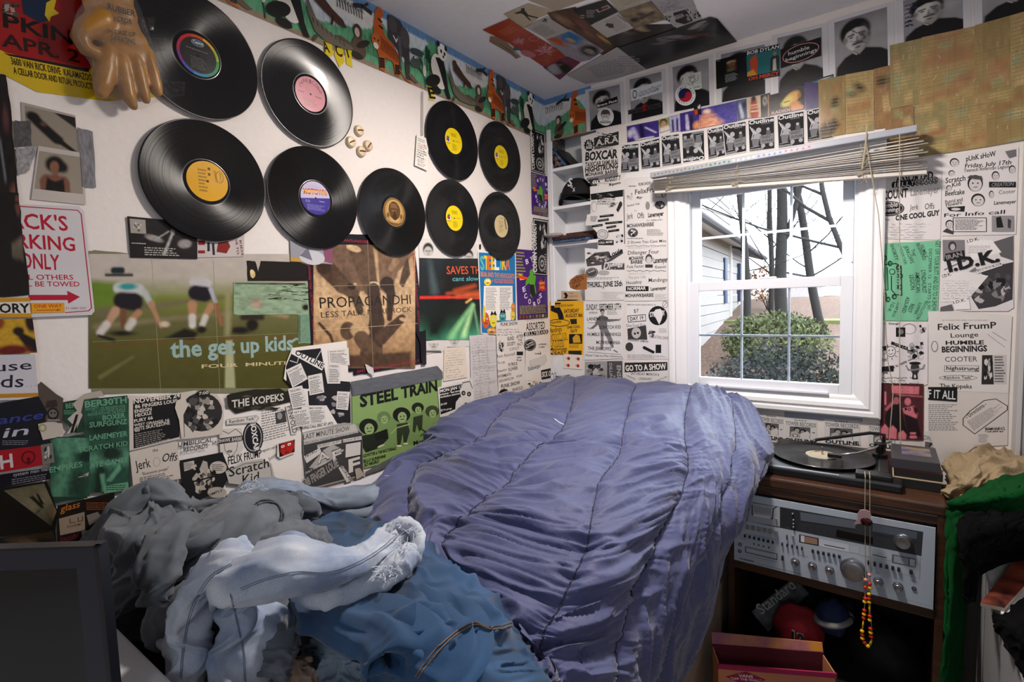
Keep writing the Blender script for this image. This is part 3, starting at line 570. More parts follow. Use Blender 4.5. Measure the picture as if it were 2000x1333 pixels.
b2_ = lambda p:(p.img(600,150,925,820,46,80,0x24493A,[('e',740,360,130,60,0,30,0x152A20),('c',660,600,900,560,60,60,30,0x4A7B62),('e',800,540,80,50,0,20,0x14271D),('c',720,660,700,820,40,30,20,0x14271D),('p',[(760,740),(860,610),(870,650),(800,740)],6,0x5E9274),('p',[(715,690),(750,680),(760,790),(735,820)],6,0x4E8067)],.5,8,10),
    p.t('BER30TH',608,208,910,172,46,GR,.05).t('SOCIETY OF RIDGEWOOD',612,230,900,203,17,GR,.01).t('113 COTTAGE PLACE',660,245,900,222,17,GR,.01).t('RIDGEWOOD, NJ 07450',628,268,900,240,17,GR,.01).t('BOXER',735,300,900,280,36,GR,.04).t('SURFGUNZ',640,352,912,325,38,GR,.04).t('LANEMEYER',640,445,915,412,38,GR,.04).t('LATE GAMES',620,650,912,600,38,GR,.04),
    p.poly([(742,770),(920,745),(924,800),(745,828)],0x5E9274).g(760,762,915,808,3,GK))
gflyer([(600,150),(915,120),(935,810),(745,830),(640,780),(600,400)],'green photocopied flyer with ornate serif band names, right one of the overlapping green pair',.0055,b2_)
gflyer(jag([(355,430),(600,400),(640,500),(625,860),(370,900),(375,700)],5,4,2),'green photocopied flyer of a large face, left one of the overlapping green pair',.0068,b1)
p = Paper('flyer','torn whitish flyer top between the two green flyers','flyer','L',jag([(520,180),(600,110),(720,85),(750,125),(600,150),(560,300),(520,400),(560,250)],3,3,3),0xA59C92,Z3,lift=.0063);p.done()
p = Paper('flyer','black flyer with orange script lettering, lowest at the left beside the jeans','flyer','L',[(410,915),(820,820),(830,930),(680,1040),(560,1210),(410,1230)],0x120D0A,Z3,lift=.005)
p.z(*Z3).t('glass',430,965,570,925,48,0xA9621A,.02,.2).g(620,890,810,950,4,0x8C4A18,3).poly([(420,1010),(605,960),(610,1090),(430,1130)],0x8F7F6E).line([(500,1010),(500,1040),(540,1035)],6,0x3A322A).line([(560,1000),(560,1030),(590,1025),(590,990)],6,0x3A322A).t('ECONOMIC',480,1075,590,1055,16,0x3A2C22,.01).poly([(620,985),(700,960),(740,1010),(640,1060)],0x77706A).t('incubus',430,1180,600,1140,40,0x5E1A1E,.03);p.done()
# ---- get-up poster
q = [(575,368),(610,362),(835,385),(1000,420),(1570,425),(1960,440),(2060,520),(2060,1250),(1800,1300),(1200,1290),(660,1300),(600,1290)]
p = Paper('band_poster','large olive poster of blurred sprinters crouching on a running track','poster','L',jag(q,3,3,5),0x77765A,Z2,m='gloss',lift=.0012,quad=[(575,365),(2060,440),(2060,1250),(600,1290)]);p.z(*Z2)
sk,skd = 0xA97C5C,0x6E4630
p.img(578,388,2056,1262,180,104,('v',[0xB3AAA2,0xB0A79D,0x6F7A2B,0x5E5C38,0x545222,0x4E4B1E,0x4A471C]),[('p',[(560,560),(760,575),(740,700),(560,760)],20,0x5F7A22),('c',640,770,1700,640,26,8,14,0x6B6348),('c',620,860,1800,740,20,8,14,0x7A7050),
    ('c',690,525,855,525,10,10,6,0x102022),('c',740,495,790,495,22,22,6,0x16262A),('c',770,610,900,625,34,40,10,0xB9BDBB),('e',830,600,60,22,0,8,0x2E8A8C),('c',940,640,985,720,22,16,10,0xA9B0B0),('c',790,690,870,700,55,60,10,0x15101A),('c',750,760,700,840,30,22,8,0xB48E70),('c',690,850,650,900,26,24,10,0xC9C4BC),('c',800,770,800,860,22,15,8,skd),('c',900,770,850,820,22,20,8,sk),('c',860,830,835,865,26,24,10,0xC2BDB4),('c',980,710,1045,860,18,10,6,sk),('e',1070,845,30,18,0,8,0xC9B9A0),('e',790,905,80,16,0,8,0x14120C),('c',640,920,740,950,10,12,6,0x1A150E),
    ('c',1260,570,1340,580,30,34,10,0xB6B4B6),('c',1270,640,1330,650,48,50,8,0x14101C),('c',1370,620,1400,700,14,12,6,0xA8A8B4),('c',1250,720,1250,770,30,24,8,sk),('c',1250,800,1250,850,24,22,8,0xC6C0B8),('c',1370,730,1340,780,24,18,8,sk),('c',1335,800,1315,850,20,18,8,0xC2BCB2),('c',1405,720,1440,850,16,10,6,0x8F5A40),('p',[(1070,935),(1200,870),(1290,900),(1260,945)],10,0x14120A),('e',1310,880,30,24,0,8,0x14120A),('e',1560,885,70,24,0,10,0x18130C),('e',1640,850,40,40,0,10,0x18130C),('c',1580,800,1700,800,20,20,10,0x2A2018),('c',1760,770,1860,790,16,16,10,0x9A7A60),
    ('p',[(1465,640),(1500,640),(1500,880),(1490,920),(1460,920)],14,0x8F8B62),('p',[(1468,950),(1510,950),(1530,1262),(1462,1262)],6,0xA3A37C),('c',650,1190,860,1060,14,8,8,0x6A683A)],.12,2,14)
p.line([(600,998),(1120,958),(1600,934),(1900,925)],4,0x8E2018)
CY = 0x8EA9A4
p.t('the get up kids',1108,1062,1905,1010,112,CY,.045).line([(1895,960),(1925,940),(1960,950),(2000,955),(2030,925)],14,CY)
p.t('FOUR  MINUTE  MILE',1310,1132,2060,1098,24,0xC9B98C,.03)
for a,b in (((985,425),(1045,1290)),((1385,430),(1430,1290)),((600,960),(1990,900))):p.line([a,b],3,0x8D8A6A)
p.done()
p = Paper('photo_print','faded photo print of peeling mint painted wood overlapping the sprinters poster','print','L',jag([(60,465),(665,470),(690,700),(700,960),(590,965),(590,725),(85,735)],3,4,4),0x7E977B,Z6,lift=.0024,m='gloss',quad=[(60,465),(665,470),(680,725),(85,735)]);p.z(*Z6)
p.img(64,470,668,728,90,40,0x869C80,[('e',250,640,50,40,.3,10,0x9E8A78),('e',650,670,30,24,0,8,0x1A1210),('c',80,475,640,478,5,8,4,0x3B2416)],.5,5,7);p.img(592,730,700,955,20,34,0x6C8C74,[('c',600,740,600,950,4,4,3,0x4A2A1C)],.25,3)
r = random.Random(3)
for k in range(40):x = r.uniform(330,650);y = r.uniform(480,620);p.line([(x,y),(x+r.uniform(15,70),y+r.uniform(-3,3))],r.uniform(2,5),0x241812)
p.done()
p = Paper('photo_print','torn black photo strip above the peeling wood print','print','L',jag([(170,290),(240,295),(265,380),(285,292),(600,300),(670,330),(665,455),(180,455)],3,3,4),0x1A1412,Z6,lift=.002,m='gloss',quad=[(170,290),(670,300),(665,455),(180,455)]);p.ell(.08,.66,.04,.2,0xC9B27A).ell(.07,.55,.03,.12,0xD8C89A);p.done()
p = Paper('band_postcard','black and white band photo card pinned below the large yellow-label record','postcard','L',[(823,143),(1280,185),(1280,422),(845,412)],0x161417,Z2,m='gloss',lift=.0035)
p.img(.02,.03,.98,.97,60,36,0x1A1718,[('e',.35,.5,.13,.07,.5,.02,0x8F8A86),('c',.48,.9,.62,.35,.02,.02,.01,0xA9A4A0),('c',.52,.92,.63,.4,.008,.008,.006,0x1A1718),('e',.8,.6,.1,.12,.4,.02,0x8C8784),('e',.62,.3,.03,.06,0,.01,0x8C8784),('c',.35,.55,.56,.3,.008,.008,.006,0xB9B4B0)],.5,3)
p.rect(.03,.05,.24,.4,0x97928A).blobs(.05,.08,.22,.38,8,[0x5E5A54,0xB9B4AA],3).g(.2,.72,.8,.95,4,0xA9A6A2).g(.03,.62,.3,.68,1,0xA9A6A2);p.done()
p = Paper('concert_card','white card with dark red print, half hidden by the large yellow-label record','postcard','L',[(1280,240),(1585,200),(1585,405),(1275,412)],0xB9AFAC,Z2,lift=.003);p.z(*Z2).rect(1285,300,1330,330,0x7C1A26).rect(1285,365,1330,385,0x7C1A26).poly([(1415,315),(1480,305),(1495,340),(1470,385),(1405,375)],0x7A1C18).poly([(1345,315),(1360,312),(1362,370),(1345,372)],0x14182E).poly([(1375,320),(1390,318),(1395,395),(1380,395)],0x14182E).t('KIDS',1553,300,1568,400,14,0x5E1A22,.03).t('VE TO.',1525,290,1540,398,14,0x5E1A22,.03);p.done()
p = Paper('photo_card','pink and grey photo card tucked under the purple-label record','postcard','L',[(520,120),(865,150),(868,320),(525,295)],0x8F8E96,Z6,m='gloss',lift=.004);p.poly([(0,.78),(.95,1),(0,1)],0xB28F46).poly([(.75,.1),(1,.1),(1,.98),(.8,.9)],0x7E4A62).ell(.5,.75,.3,.35,0xB9B8BE).poly([(.2,.7),(.4,.3),(.5,.9)],0x6C6A7A);p.done()
# ---- propagandhi
q = [(520,75),(1560,85),(1560,200),(1620,1120),(1180,1205),(1050,1225),(1050,1180),(700,965),(690,300),(665,300)]
q = [(640,70),(1510,80),(1535,200),(1610,880),(1600,1125),(1180,1200),(1040,1225),(1040,1190),(700,1210),(665,310)]
p = Paper('band_poster','sepia poster of a bull and fallen rider with a torn black border','poster','L',jag(q,5,4,6),0x15101A,Z6,m='gloss',lift=.003,quad=[(655,75),(1520,80),(1600,1125),(700,1210)]);p.z(*Z6)
p.img(712,160,1540,1165,130,150,('v',[0x9C7F5C,0xB59671,0xBF9F78,0xA98660,0x7C5C3E]),[
    ('c',830,330,960,480,100,80,20,0x4A3426),('c',960,480,1030,540,75,60,16,0x54402E),('e',800,350,60,50,0,12,0x35241A),('c',900,200,1100,480,90,60,20,0x6A5240),('c',1100,200,1180,520,100,60,18,0x5A4434),('p',[(1230,170),(1540,230),(1400,380),(1330,590),(1250,520)],18,0x6F5540),('c',1380,300,1340,360,30,20,10,0x8A6C50),('p',[(1480,250),(1500,400),(1440,510),(1410,480),(1430,380)],8,0x4E3A2C),
    ('e',1040,190,60,26,.3,8,0xC9AA82),('e',1210,480,40,20,.2,6,0xD9C2A0),('e',1020,500,36,24,.3,8,0x2A1C14),('e',1050,480,16,10,0,4,0xB99A78),('c',1310,480,1350,560,60,30,10,0x2E2018),('c',1200,520,1230,800,50,60,12,0x3A2A20),('c',1230,780,1180,1050,60,90,14,0x3E2C20),('c',1060,600,1090,700,36,30,10,0x4E3A2C),('c',1260,920,1430,760,55,34,10,0x4A3527),('e',1450,770,40,16,.2,6,0xC2A27C),('c',1340,560,1330,760,34,22,8,0x3A281C),('e',990,860,62,75,0,12,0x54402F),('e',1090,860,80,60,.2,14,0xB0916C),('c',1100,920,1200,1040,60,70,14,0x5A4432),('c',760,800,850,900,12,12,5,0x4A3426),('c',850,900,870,960,12,10,5,0x4A3426),('p',[(1000,1060),(1500,1030),(1500,1160),(1000,1160)],30,0x4A3424),('e',1400,990,90,20,-.1,14,0xA9855E)],.5,9,18,.4)
p.t('PROPAGANDHI',765,678,1505,640,90,0x241A14,.005).t('LESS TALK, MORE ROCK',775,755,1510,705,48,0x2E2018,.0)
RD = 0x9E2630
p.t('ANTI-FASCIST ·',960,135,1180,150,22,RD,.02).t('ANIMAL-FRIENDLY · ANTI-FASCIST · GAY-POSITIVE · PRO-FEMINIST',1512,205,1590,1090,22,RD,.01).t('GAY-POSITIVE · ANTI-FASCIST · PRO-FEMINIST',735,960,685,320,22,RD,.01).t('ANTI-SEXIST · ANIMAL-FRIENDLY',1060,1205,1575,1110,22,RD,.01)
p.line([(1150,120),(1200,1190)],4,0x8A7256).line([(710,500),(1560,480)],3,0xA58B68).line([(712,860),(1560,800)],3,0xC9B08C);p.done()
for q,lb in (([(1125,1130),(1190,1160),(1200,1230),(1150,1200)],'crumpled white tape scrap at the bottom edge of the sepia bull poster'),([(1545,880),(1620,850),(1625,1130),(1590,1140),(1575,960)],'torn black corner curling off the right edge of the sepia bull poster')):
    c = 0xC6C2C2 if 'white' in lb else 0x1A161C;p = Paper('tape_scrap',lb,'tape','L',jag(q,5,3,2),c,Z6,lift=.007,m='foil');p.done()
# ---- red and green night poster + portraits behind
p = Paper('portrait_sheet','white sheet with four black and white head portraits, mostly behind the night-road poster','portrait sheet','L',[(135,90),(560,140),(585,860),(190,935),(160,600)],0xCFCAC6,Y1,m='gloss',lift=.0015);p.z(*Y1)
def head(p,cx,cy,s,skin=0xB9B4AE,hair=0x2A2624,n=24,half=None):
    x0,x1,y0,y1 = cx-s*1.1,cx+s*1.1,cy-s*1.5,cy+s*1.4
    if half == 't':y1 = cy+s*.6
    if half == 'b':y0 = cy+s*.1
    p.img(x0,y0,x1,y1,n,int(n*1.2),0xCFCBC8,[('e',cx,cy-s*.3,s*.75,s*.95,0,s*.1,hair),('e',cx,cy+.15*s,s*.62,s*.85,0,s*.08,skin),('c',cx-s*.3,cy-.05*s,cx-.1*s,cy-.05*s,s*.07,s*.07,s*.08,0x3A3634),('c',cx+s*.15,cy-.05*s,cx+.35*s,cy-.05*s,s*.07,s*.07,s*.08,0x3A3634),('c',cx+.03*s,cy+.1*s,cx+.05*s,cy+.3*s,s*.06,s*.09,s*.08,0x8A8580),('c',cx-.15*s,cy+.58*s,cx+.2*s,cy+.58*s,s*.05,s*.05,s*.06,0x4A4644),('c',cx-s*.8,cy+1.5*s,cx+s*.8,cy+1.5*s,s*.4,s*.4,s*.1,0x55504E)])
head(p,205,190,50,half='t');head(p,500,230,42,half='t');head(p,245,850,52,half='b');head(p,395,825,52,half='b');p.rect(575,140,588,175,K);p.done()
p = Paper('band_poster','black poster of green and red light trails on a night road','poster','L',[(140,238),(555,248),(580,800),(175,838)],0x14181A,Y1,m='gloss',lift=.0032);p.z(*Y1)
p.img(142,242,578,830,90,120,('v',[0x1E2428,0x14171A,0x17120F,0x0E1210,0x101A14,0x2A5A42,0x49A37C]),[('c',215,260,250,480,14,26,18,0x3E4A4C),('c',400,480,540,440,14,10,16,0xB84A1C),('c',420,510,560,500,16,22,18,0xC9582A),('c',340,495,450,490,10,8,10,0xA84420),('c',142,525,350,522,9,11,5,0xE02A18),('c',350,522,575,528,8,6,6,0xD8402A),('c',350,560,520,540,14,8,14,0x0E0C0C),('c',525,575,370,810,6,26,16,0x86C98A),('c',530,580,460,800,6,20,14,0xA9D99A),('c',535,590,570,790,4,6,8,0x6FA87C),('c',480,560,515,535,6,6,6,0xF0C060),('p',[(160,620),(400,600),(300,830),(180,838)],60,0x0F1512)],.25,4,10)
p.t('SAVES THE',338,355,610,352,58,0xC9532A,.02).t('cant slow d',378,405,600,402,34,0x57A9B0,.02,.2);p.done()
p = Paper('tour_poster','blue tour poster with cartoon heads and big bubble letters','poster','L',[(560,188),(835,205),(848,690),(842,800),(585,785)],0xE0DDD8,Y1,lift=.0045);p.z(*Y1)
p.poly([(568,198),(830,213),(838,700),(838,790),(590,780)],0x1F6FA9)
cc = [0x5FB0A8,0xE0C02E,0xD86A28,0xE0C02E,0xE8E4DC,0x5FB0A8,0xE0B82A,0xD86A28]
for i,(c0,ch) in enumerate(zip(cc,'STEEL TRAIN'.replace(' ',''))):p.t(ch,580+i*26,322-(i % 2)*4,612+i*26,322,96,cc[i % 8],.06)
p.t('BEAR AND THE HEADLIGHTS',582,372,826,388,36,0xD8812E,.03).t('+ ROGUE BURDEN',665,418,818,424,32,0xD9682E,.03)
p.poly([(605,440),(812,440),(815,600),(800,690),(620,690),(600,600)],0xE4E0DA).g(618,452,700,615,14,0x77747C,2).g(720,452,805,615,14,0x77747C,3)
p.ell(632,412,26,26,0xE4CB3A).ell(625,405,6,7,W_).ell(640,405,6,7,W_).ell(632,420,12,5,0xB5722A)
for cx,cy,w,h,c in ((618,690,26,58,0xC9592A),(673,690,26,50,0xE0CB2E),(740,665,24,42,0x3E8C8C),(813,650,16,40,0xE0C02E),(606,640,10,60,0xE0C02E),(660,765,34,24,0xD88A2E),(815,595,14,34,0xD8822E)):p.ell(cx,cy,w,h,c).ell(cx-w*.35,cy-h*.2,w*.22,w*.24,W_).ell(cx+w*.35,cy-h*.2,w*.22,w*.24,W_).ell(cx-w*.35,cy-h*.2,w*.1,w*.12,K).ell(cx+w*.35,cy-h*.2,w*.1,w*.12,K).line([(cx-w*.4,cy+h*.35),(cx+w*.4,cy+h*.35)],w*.12,K)
p.poly([(650,655),(660,620),(672,640),(685,618),(697,655),(673,645)],K).poly([(720,640),(728,608),(740,625),(752,606),(762,640),(740,630)],K);p.done()
def purple(q,label,lift,zz):
    p = Paper('record_label_flyer',label,'poster','L',q,0x42206E,zz,m='gloss',lift=lift);s = [(8,2),(97,0)]
    p.g(.02,.03,.3,.42,9,0x9A9A3A,5).poly([(.1,.34),(.35,.42),(.12,.44)],0xD8C63A).poly([(.05,.36),(.4,.40),(.4,.43),(.1,.42)],0xD8481E)
    p.poly([(.3,.45),(.42,.36),(.55,.3),(.62,.38),(.58,.5),(.62,.62),(.5,.7),(.42,.66),(.48,.54),(.4,.48),(.28,.52)],0x57A32E).poly([(.42,.5),(.55,.5),(.6,.66),(.5,.7),(.42,.62)],0x1A2416).ell(.48,.33,.06,.05,0x57A32E)
    p.line([(.35,.18),(.65,.12),(.85,.22),(.88,.4),(.7,.62),(.5,.78)],.03,0x1A0E2A)
    for ch,x,y in zip('BYOIRECORDS',(.32,.46,.6,.78,.84,.2,.24,.36,.52,.66,.72),(.16,.12,.12,.2,.32,.56,.66,.74,.78,.74,.66)):p.t(ch,x,y+.05,x+.09,y+.03,.07,0xD6CEDC,.05)
    p.poly([(.7,.46),(.8,.42),(.84,.46),(.92,.44),(.9,.52),(.95,.58),(.82,.6),(.76,.58),(.68,.6),(.72,.52)],0xC4241E).t('SAMPLE',.72,.5,.9,.49,.035,0xE0B83A,.03).t('THIS!',.73,.56,.88,.56,.035,0xE0B83A,.03)
    p.g(.08,.8,.94,.93,6,0x8F8F3A,6,.55,1).rect(.03,.945,.99,.99,0x2A1A1E);r = random.Random(2)
    for k in range(9):p.rect(.05+k*.105,.948,.12+k*.105,.988,r.choice([0x7A3A34,0x3A5A4A,0x8A6A5A,0x2A3A5A,0xA9A49A]))
    return p.done()
purple([(835,172),(968,185),(1058,255),(1070,665)] and [(828,172),(1062,192),(1070,668),(848,685)],'large purple record label poster with green cartoon figure, beside the blue tour poster',.0038,Y1)
purple([(150,650),(290,690),(310,1020),(158,992)],'small purple record label flyer with green cartoon figure, high in the corner strip',.0045,Y2)
def comin(q,label,lift):
    p = Paper('flyer',label,'flyer','L',q,0x1A191C,Y2,lift=lift,group=None);p.rect(.02,.02,.98,.98,0xC9C5C2).rect(.07,.035,.93,.97,0x1B1A1D)
    p.t('COMIN CORRECT',.22,.95,.18,.08,.13,0xD9D6D2,.05).blobs(.34,.05,.9,.55,30,[0xC6C2BE,0x1B1A1D,0x6A686A],6,.14).ell(.58,.78,.26,.15,0x8F8C8C).ell(.58,.78,.2,.11,0x2A292C).ell(.58,.78,.12,.065,0xA9A6A6).ell(.58,.78,.06,.03,0x1B1A1D).g(.75,.6,.9,.95,8,0xA9A6A6);return p.done()
comin([(145,295),(265,340),(268,675),(152,640)],'black ring-emblem flyer, upper one in the corner strip by the shelves',.004)
comin([(165,1025),(292,1045),(282,1500),(170,1490)],'black ring-emblem flyer, lower one in the corner strip by the shelves',.0048)
# ---- outline sheet
q = [(530,995),(985,945),(998,1340),(1060,1480),(1060,1640),(560,1700),(545,1380),(480,1300),(480,1150)]
p = Paper('fanzine_sheet','black and white fanzine sheet covered with pasted set lists, overlapping the sprinters poster','flyer','L',[(568,680),(675,666),(682,820),(684,836),(588,855),(586,770),(552,740),(556,712)],PW,None,lift=.0058,quad=[(566,680),(677,668),(684,836),(586,853)]);p.z(*Z7)
p.poly([(560,-60),(800,-85),(860,230),(690,260),(560,250),(510,200),(505,70)],0x161518).poly([(690,280),(930,190),(1050,200),(1055,550),(940,555),(850,400),(700,410)],0x1B1A1D)
p.line([(540,20),(600,40),(620,-30),(680,20),(760,10),(800,-60)],7,0xC2BEBC).blobs(700,300,1040,540,14,[0xA9A6A4,0x2A292C,0x77747A],4,.12)
for q,s_ in (([(505,100),(630,40),(690,175),(560,250)],0),([(690,150),(810,125),(830,290),(705,315)],1),([(865,40),(970,45),(965,215),(860,215)],2),([(940,280),(1048,285),(1030,440),(930,430)],3),([(690,400),(835,400),(845,545),(700,560)],4),([(520,260),(640,230),(700,400),(560,430)],5),([(860,-70),(1035,-90),(1045,60),(870,40)],6),([(560,440),(700,420),(720,560),(570,590)],7)):
    p.poly(q,0xD3CEC9);s_old = p.M;Q = [s_old(*a) for a in q];p.M = lambda u,v,Q=Q:(1-v)*((1-u)*Q[0]+u*Q[1])+v*((1-u)*Q[3]+u*Q[2]);p.t(['PLAN A PROJECT','ANN BERRETTA','OVERDRIVE','LET STAND','MAD CADDIES','THE KOPEKS','BAND NIGHT','SET LIST'][s_],.08,.2,.8,.2,.1,K,.02).g(.08,.27,.92,.95,8,0x4A484C,s_);p.M = s_old
Q = [(650,-15),(835,35),(820,100),(625,0)]
p.poly([(560,-75),(840,45),(810,105),(545,-40)],0xD9D5D1).t('OUTLINE',575,-38,812,88,45,K,.04,.1).t('BOOKING CALL ERIC AT (973)',590,612,905,560,24,0x3A383C,.01);p.done()
# ---- bottom row flyers
p = Paper('flyer','black flyer with hand-cut band names and a cartoon pin-up drawing','flyer','L',jag([(925,120),(1100,130),(1400,85),(1560,110),(1612,200),(1600,400),(1270,440),(930,520)],4,3,3),0xC2B8AE,Z3,lift=.005);p.z(*Z3)
p.poly([(955,150),(1300,110),(1290,420),(960,505)],0x141315).t('NOVEMBER 24',960,180,1295,133,34,0xCFC8C0,.05).t('86 FINGERS LOUIE',970,215,1278,170,26,0xCFC8C0,.04).t('ENSIGN',968,248,1090,228,24,0xCFC8C0,.04).t('HECKLE',972,278,1090,256,24,0xCFC8C0,.04).t('FURY 66',965,318,1100,290,24,0xCFC8C0,.04).t('WEST ORANGE, NJ',962,345,1215,305,18,0xCFC8C0,.03).t('@JTS SKATEZONE',965,378,1222,328,26,0xCFC8C0,.03)
p.q((968,395),(1225,350),(1228,440),(975,498)).g(0,0,1,1,7,0x8C867E,1).z(*Z3)
p.ell(1450,240,150,140,0x2A2828).blobs(1320,110,1590,400,40,[0x8C867E,0x1A191B,0xB9B0A6,0x4A4744],8,.12).poly([(1265,160),(1330,130),(1350,200),(1320,260),(1325,420),(1300,430),(1285,300),(1255,210)],0xC6BCB0).line([(1265,160),(1255,210),(1285,300),(1300,430)],4,K).line([(1350,200),(1320,260),(1325,420)],4,K).ell(1460,105,50,22,0x1A191B).t('7:00',1430,118,1500,108,22,0xCFC8C0,.03)
p.q((1275,450),(1530,420),(1530,500),(1280,535)).t('UMBILICAL',0,.48,1,.42,.36,0x3A3836,.02).t('RECORDS',.15,.98,.85,.9,.36,0x3A3836,.02);p.done()
p = Paper('flyer','white flyer with wobbly hand-drawn name and small face doodle, above the grey jeans','flyer','L',[(930,530),(1270,450),(1300,720),(955,780)],0xC4BAB0,Z3,lift=.0062);p.z(*Z3)
p.t('the',1095,528,1135,522,22,K,.01).t('Jerk',975,660,1085,635,70,K,.01,-.1).t('Offs',1160,600,1270,590,60,K,.01,.1).ell(1125,600,26,34,0x9A9188).ell(1125,600,22,30,0xC4BAB0).t('"Everyone poops"',1018,700,1212,655,22,0x3A3634,.01).q((1000,710),(1250,660),(1255,720),(1005,765)).g(0,.05,1,.9,4,0x4A4644,2);p.done()
p = Paper('flyer','black flyer drawing of a guitarist with speech balloons, above the ripped jeans','flyer','L',[(1290,590),(1600,530),(1660,680),(1600,800),(1380,900),(1330,920)],0x181719,Z3,lift=.0058);p.z(*Z3)
p.poly([(1320,605),(1395,590),(1400,645),(1325,668)],0xB9B0A6).ell(1570,640,62,45,0xB9B0A6).g(1325,605,1392,655,5,0x4A4744,1).g(1525,615,1615,668,4,0x4A4744,2).poly([(1440,640),(1460,590),(1490,600),(1500,660),(1540,710),(1480,800),(1420,810),(1380,720)],0xA9A096).blobs(1380,600,1560,860,34,[0x181719,0xB9B0A6,0x5A5652],5,.13).line([(1390,740),(1560,700)],12,0x1A191B).ell(1560,820,70,40,0xA9A096).t('SIMPLE',1500,850,1600,810,20,K,.01);p.done()
p = Paper('flyer','dark flyer corner with white frame, behind the hump of the grey jeans','flyer','L',[(1160,780),(1320,750),(1340,925),(1240,900)],0x1E1C1D,Z3,lift=.0045);p.z(*Z3).line([(1200,800),(1270,780),(1278,850),(1240,860)],5,0x9A9188).t('L',1235,830,1262,825,30,0x9A9188,.03);p.done()
p = Paper('flyer','band flyer sheet with blindfolded face, black oval logo and masthead','flyer','L',[(-20,440),(560,370),(640,640),(640,1090),(400,1110),(-60,960)],PW,Z7,lift=.004);p.z(*Z7)
p.q((300,440),(520,400),(560,650),(300,720)).g(.0,.0,1,1,13,0x77746F,3).z(*Z7)
p.poly([(415,465),(500,440),(515,540),(425,560)],0x3A3838).ell(455,490,22,30,0x8C8884)
p.poly([(-60,600),(130,590),(150,760),(90,850),(-50,800)],0xC9C2BA).line([(-40,610),(20,640),(80,600),(130,640),(145,700)],5,K).line([(-20,700),(-10,780),(40,840),(90,780),(100,700)],4,K).poly([(-60,680),(140,655),(140,700),(-60,730)],K).t('MOHAWK BARBIE',-100,722,135,695,32,0xC9C2BA,.03).ell(30,790,22,10,K).ell(30,790,16,3,0xC9C2BA)
p.ell(228,672,88,135,K).ell(228,672,76,120,0x9A958F).ell(228,672,68,108,K).t('BOXCAR',205,545,240,800,44,0xD9D4CE,.06)
p.t('FELIX FRUMP',18,905,300,835,70,K,.02).t('report card',300,800,430,760,26,0x3A3836).t('just',365,870,430,830,36,0x6A6864);p.done()
p = Paper('band_sticker','rounded white sticker with handwritten two-word band name in an oval','sticker','L',[(-10,960),(130,880),(300,850),(380,890),(410,1010),(380,1060),(200,1080),(20,1060)],0xB4AEA8,Z7,lift=.0072);p.z(*Z7)
p.line([(10,960),(150,895),(300,875),(370,910),(385,1000)],5,0x4A4744).t('Scratch',20,1005,360,920,82,K,.015).t('Kid',135,1070,275,1035,80,K,.015);p.done()
p = Paper('band_sticker','camouflage sticker with dripping white capitals above the flyers','sticker','L',jag([(0,320),(40,300),(250,262),(450,255),(520,290),(545,370),(80,470),(20,420)],4,3,4),0x201C14,Z7,lift=.0065);p.z(*Z7)
p.blobs(10,280,530,450,26,[0x3A3A22,0x141210,0x2A2018,0x4A4630],3,.1).t('THE KOPEKS',45,420,485,355,64,0xC9C4BA,.035);p.done()
p = Paper('band_sticker','small rounded white sticker with typed two-word name','sticker','L',[(0,515),(250,480),(278,500),(270,525),(245,545),(0,565)],0xD0CAC4,Z7,lift=.0073);p.z(*Z7).t('Random Task°',22,552,245,520,28,K,.02).line([(5,518),(250,485),(270,505),(245,540),(5,562)],3,K);p.done()
p = Paper('band_sticker','vertical white strip sticker with six-letter name beside the fine-print flyer','sticker','L',[(500,405),(550,398),(598,640),(550,650)],0xC6C0BA,Z7,lift=.0068);p.z(*Z7).t('PENFOLD',512,412,562,640,42,0x1E1D20,.01);p.done()
p = Paper('face_sticker','red cartoon face sticker peeling at its left corner','sticker','L',[(430,720),(580,680),(578,800),(455,850),(425,830)],0xD4CEC8,Z7,lift=.0085,m='gloss',quad=[(430,720),(580,680),(578,800),(440,850)]);p.rect(.05,.06,.97,.93,0x201412).poly([(.15,.12),(.9,.05),(.97,.6),(.75,.93),(.3,.93),(.12,.6)],0xA9241A).ell(.28,.3,.1,.08,W_).ell(.65,.28,.1,.09,W_).ell(.28,.3,.04,.04,K).ell(.65,.3,.04,.04,K).line([(.4,.75),(.6,.78)],.05,K).line([(.45,.4),(.42,.6),(.5,.62)],.02,K);p.done()
p = Paper('notebook_sheet','squared notebook sheet with circled two-syllable word','paper','L',[(390,850),(640,780),(690,1200),(400,1200)],0xD2CCC8,Z7,lift=.003);p.z(*Z7)
for k in range(7):p.line([(400+k*42,860-k*10),(420+k*42,1180)],1.6,0xA9A6AC)
for k in range(7):p.line([(395,900+k*44),(670,850+k*44)],1.6,0xA9A6AC)
p.ell(440,950,44,44,K).ell(440,950,36,36,0xD2CCC8).t('penfold',418,985,585,900,36,K,.025).t('wholesale',500,1090,665,1055,34,0x5A5650,0,.3).line([(580,770),(640,745)],10,K).t('1999',585,720,635,710,22,0x5A5650).t('with',580,1140,665,1122,34,0x77726C,0,.3).line([(410,940),(412,1020)],8,K);p.done()
p = Paper('flyer','grey photocopied hand-drawn show flyer beside the fringe of the green band poster','flyer','L',[(640,630),(1000,545),(1100,560),(1150,640),(1165,960),(1185,990),(680,1120)],0x9A948F,Z7,lift=.0062);p.z(*Z7)
p.poly([(645,640),(1100,600),(1150,640),(1160,985),(680,1110)],0x3A3839).poly([(648,636),(1090,560),(1120,630),(660,735)],0xB4AFAA)
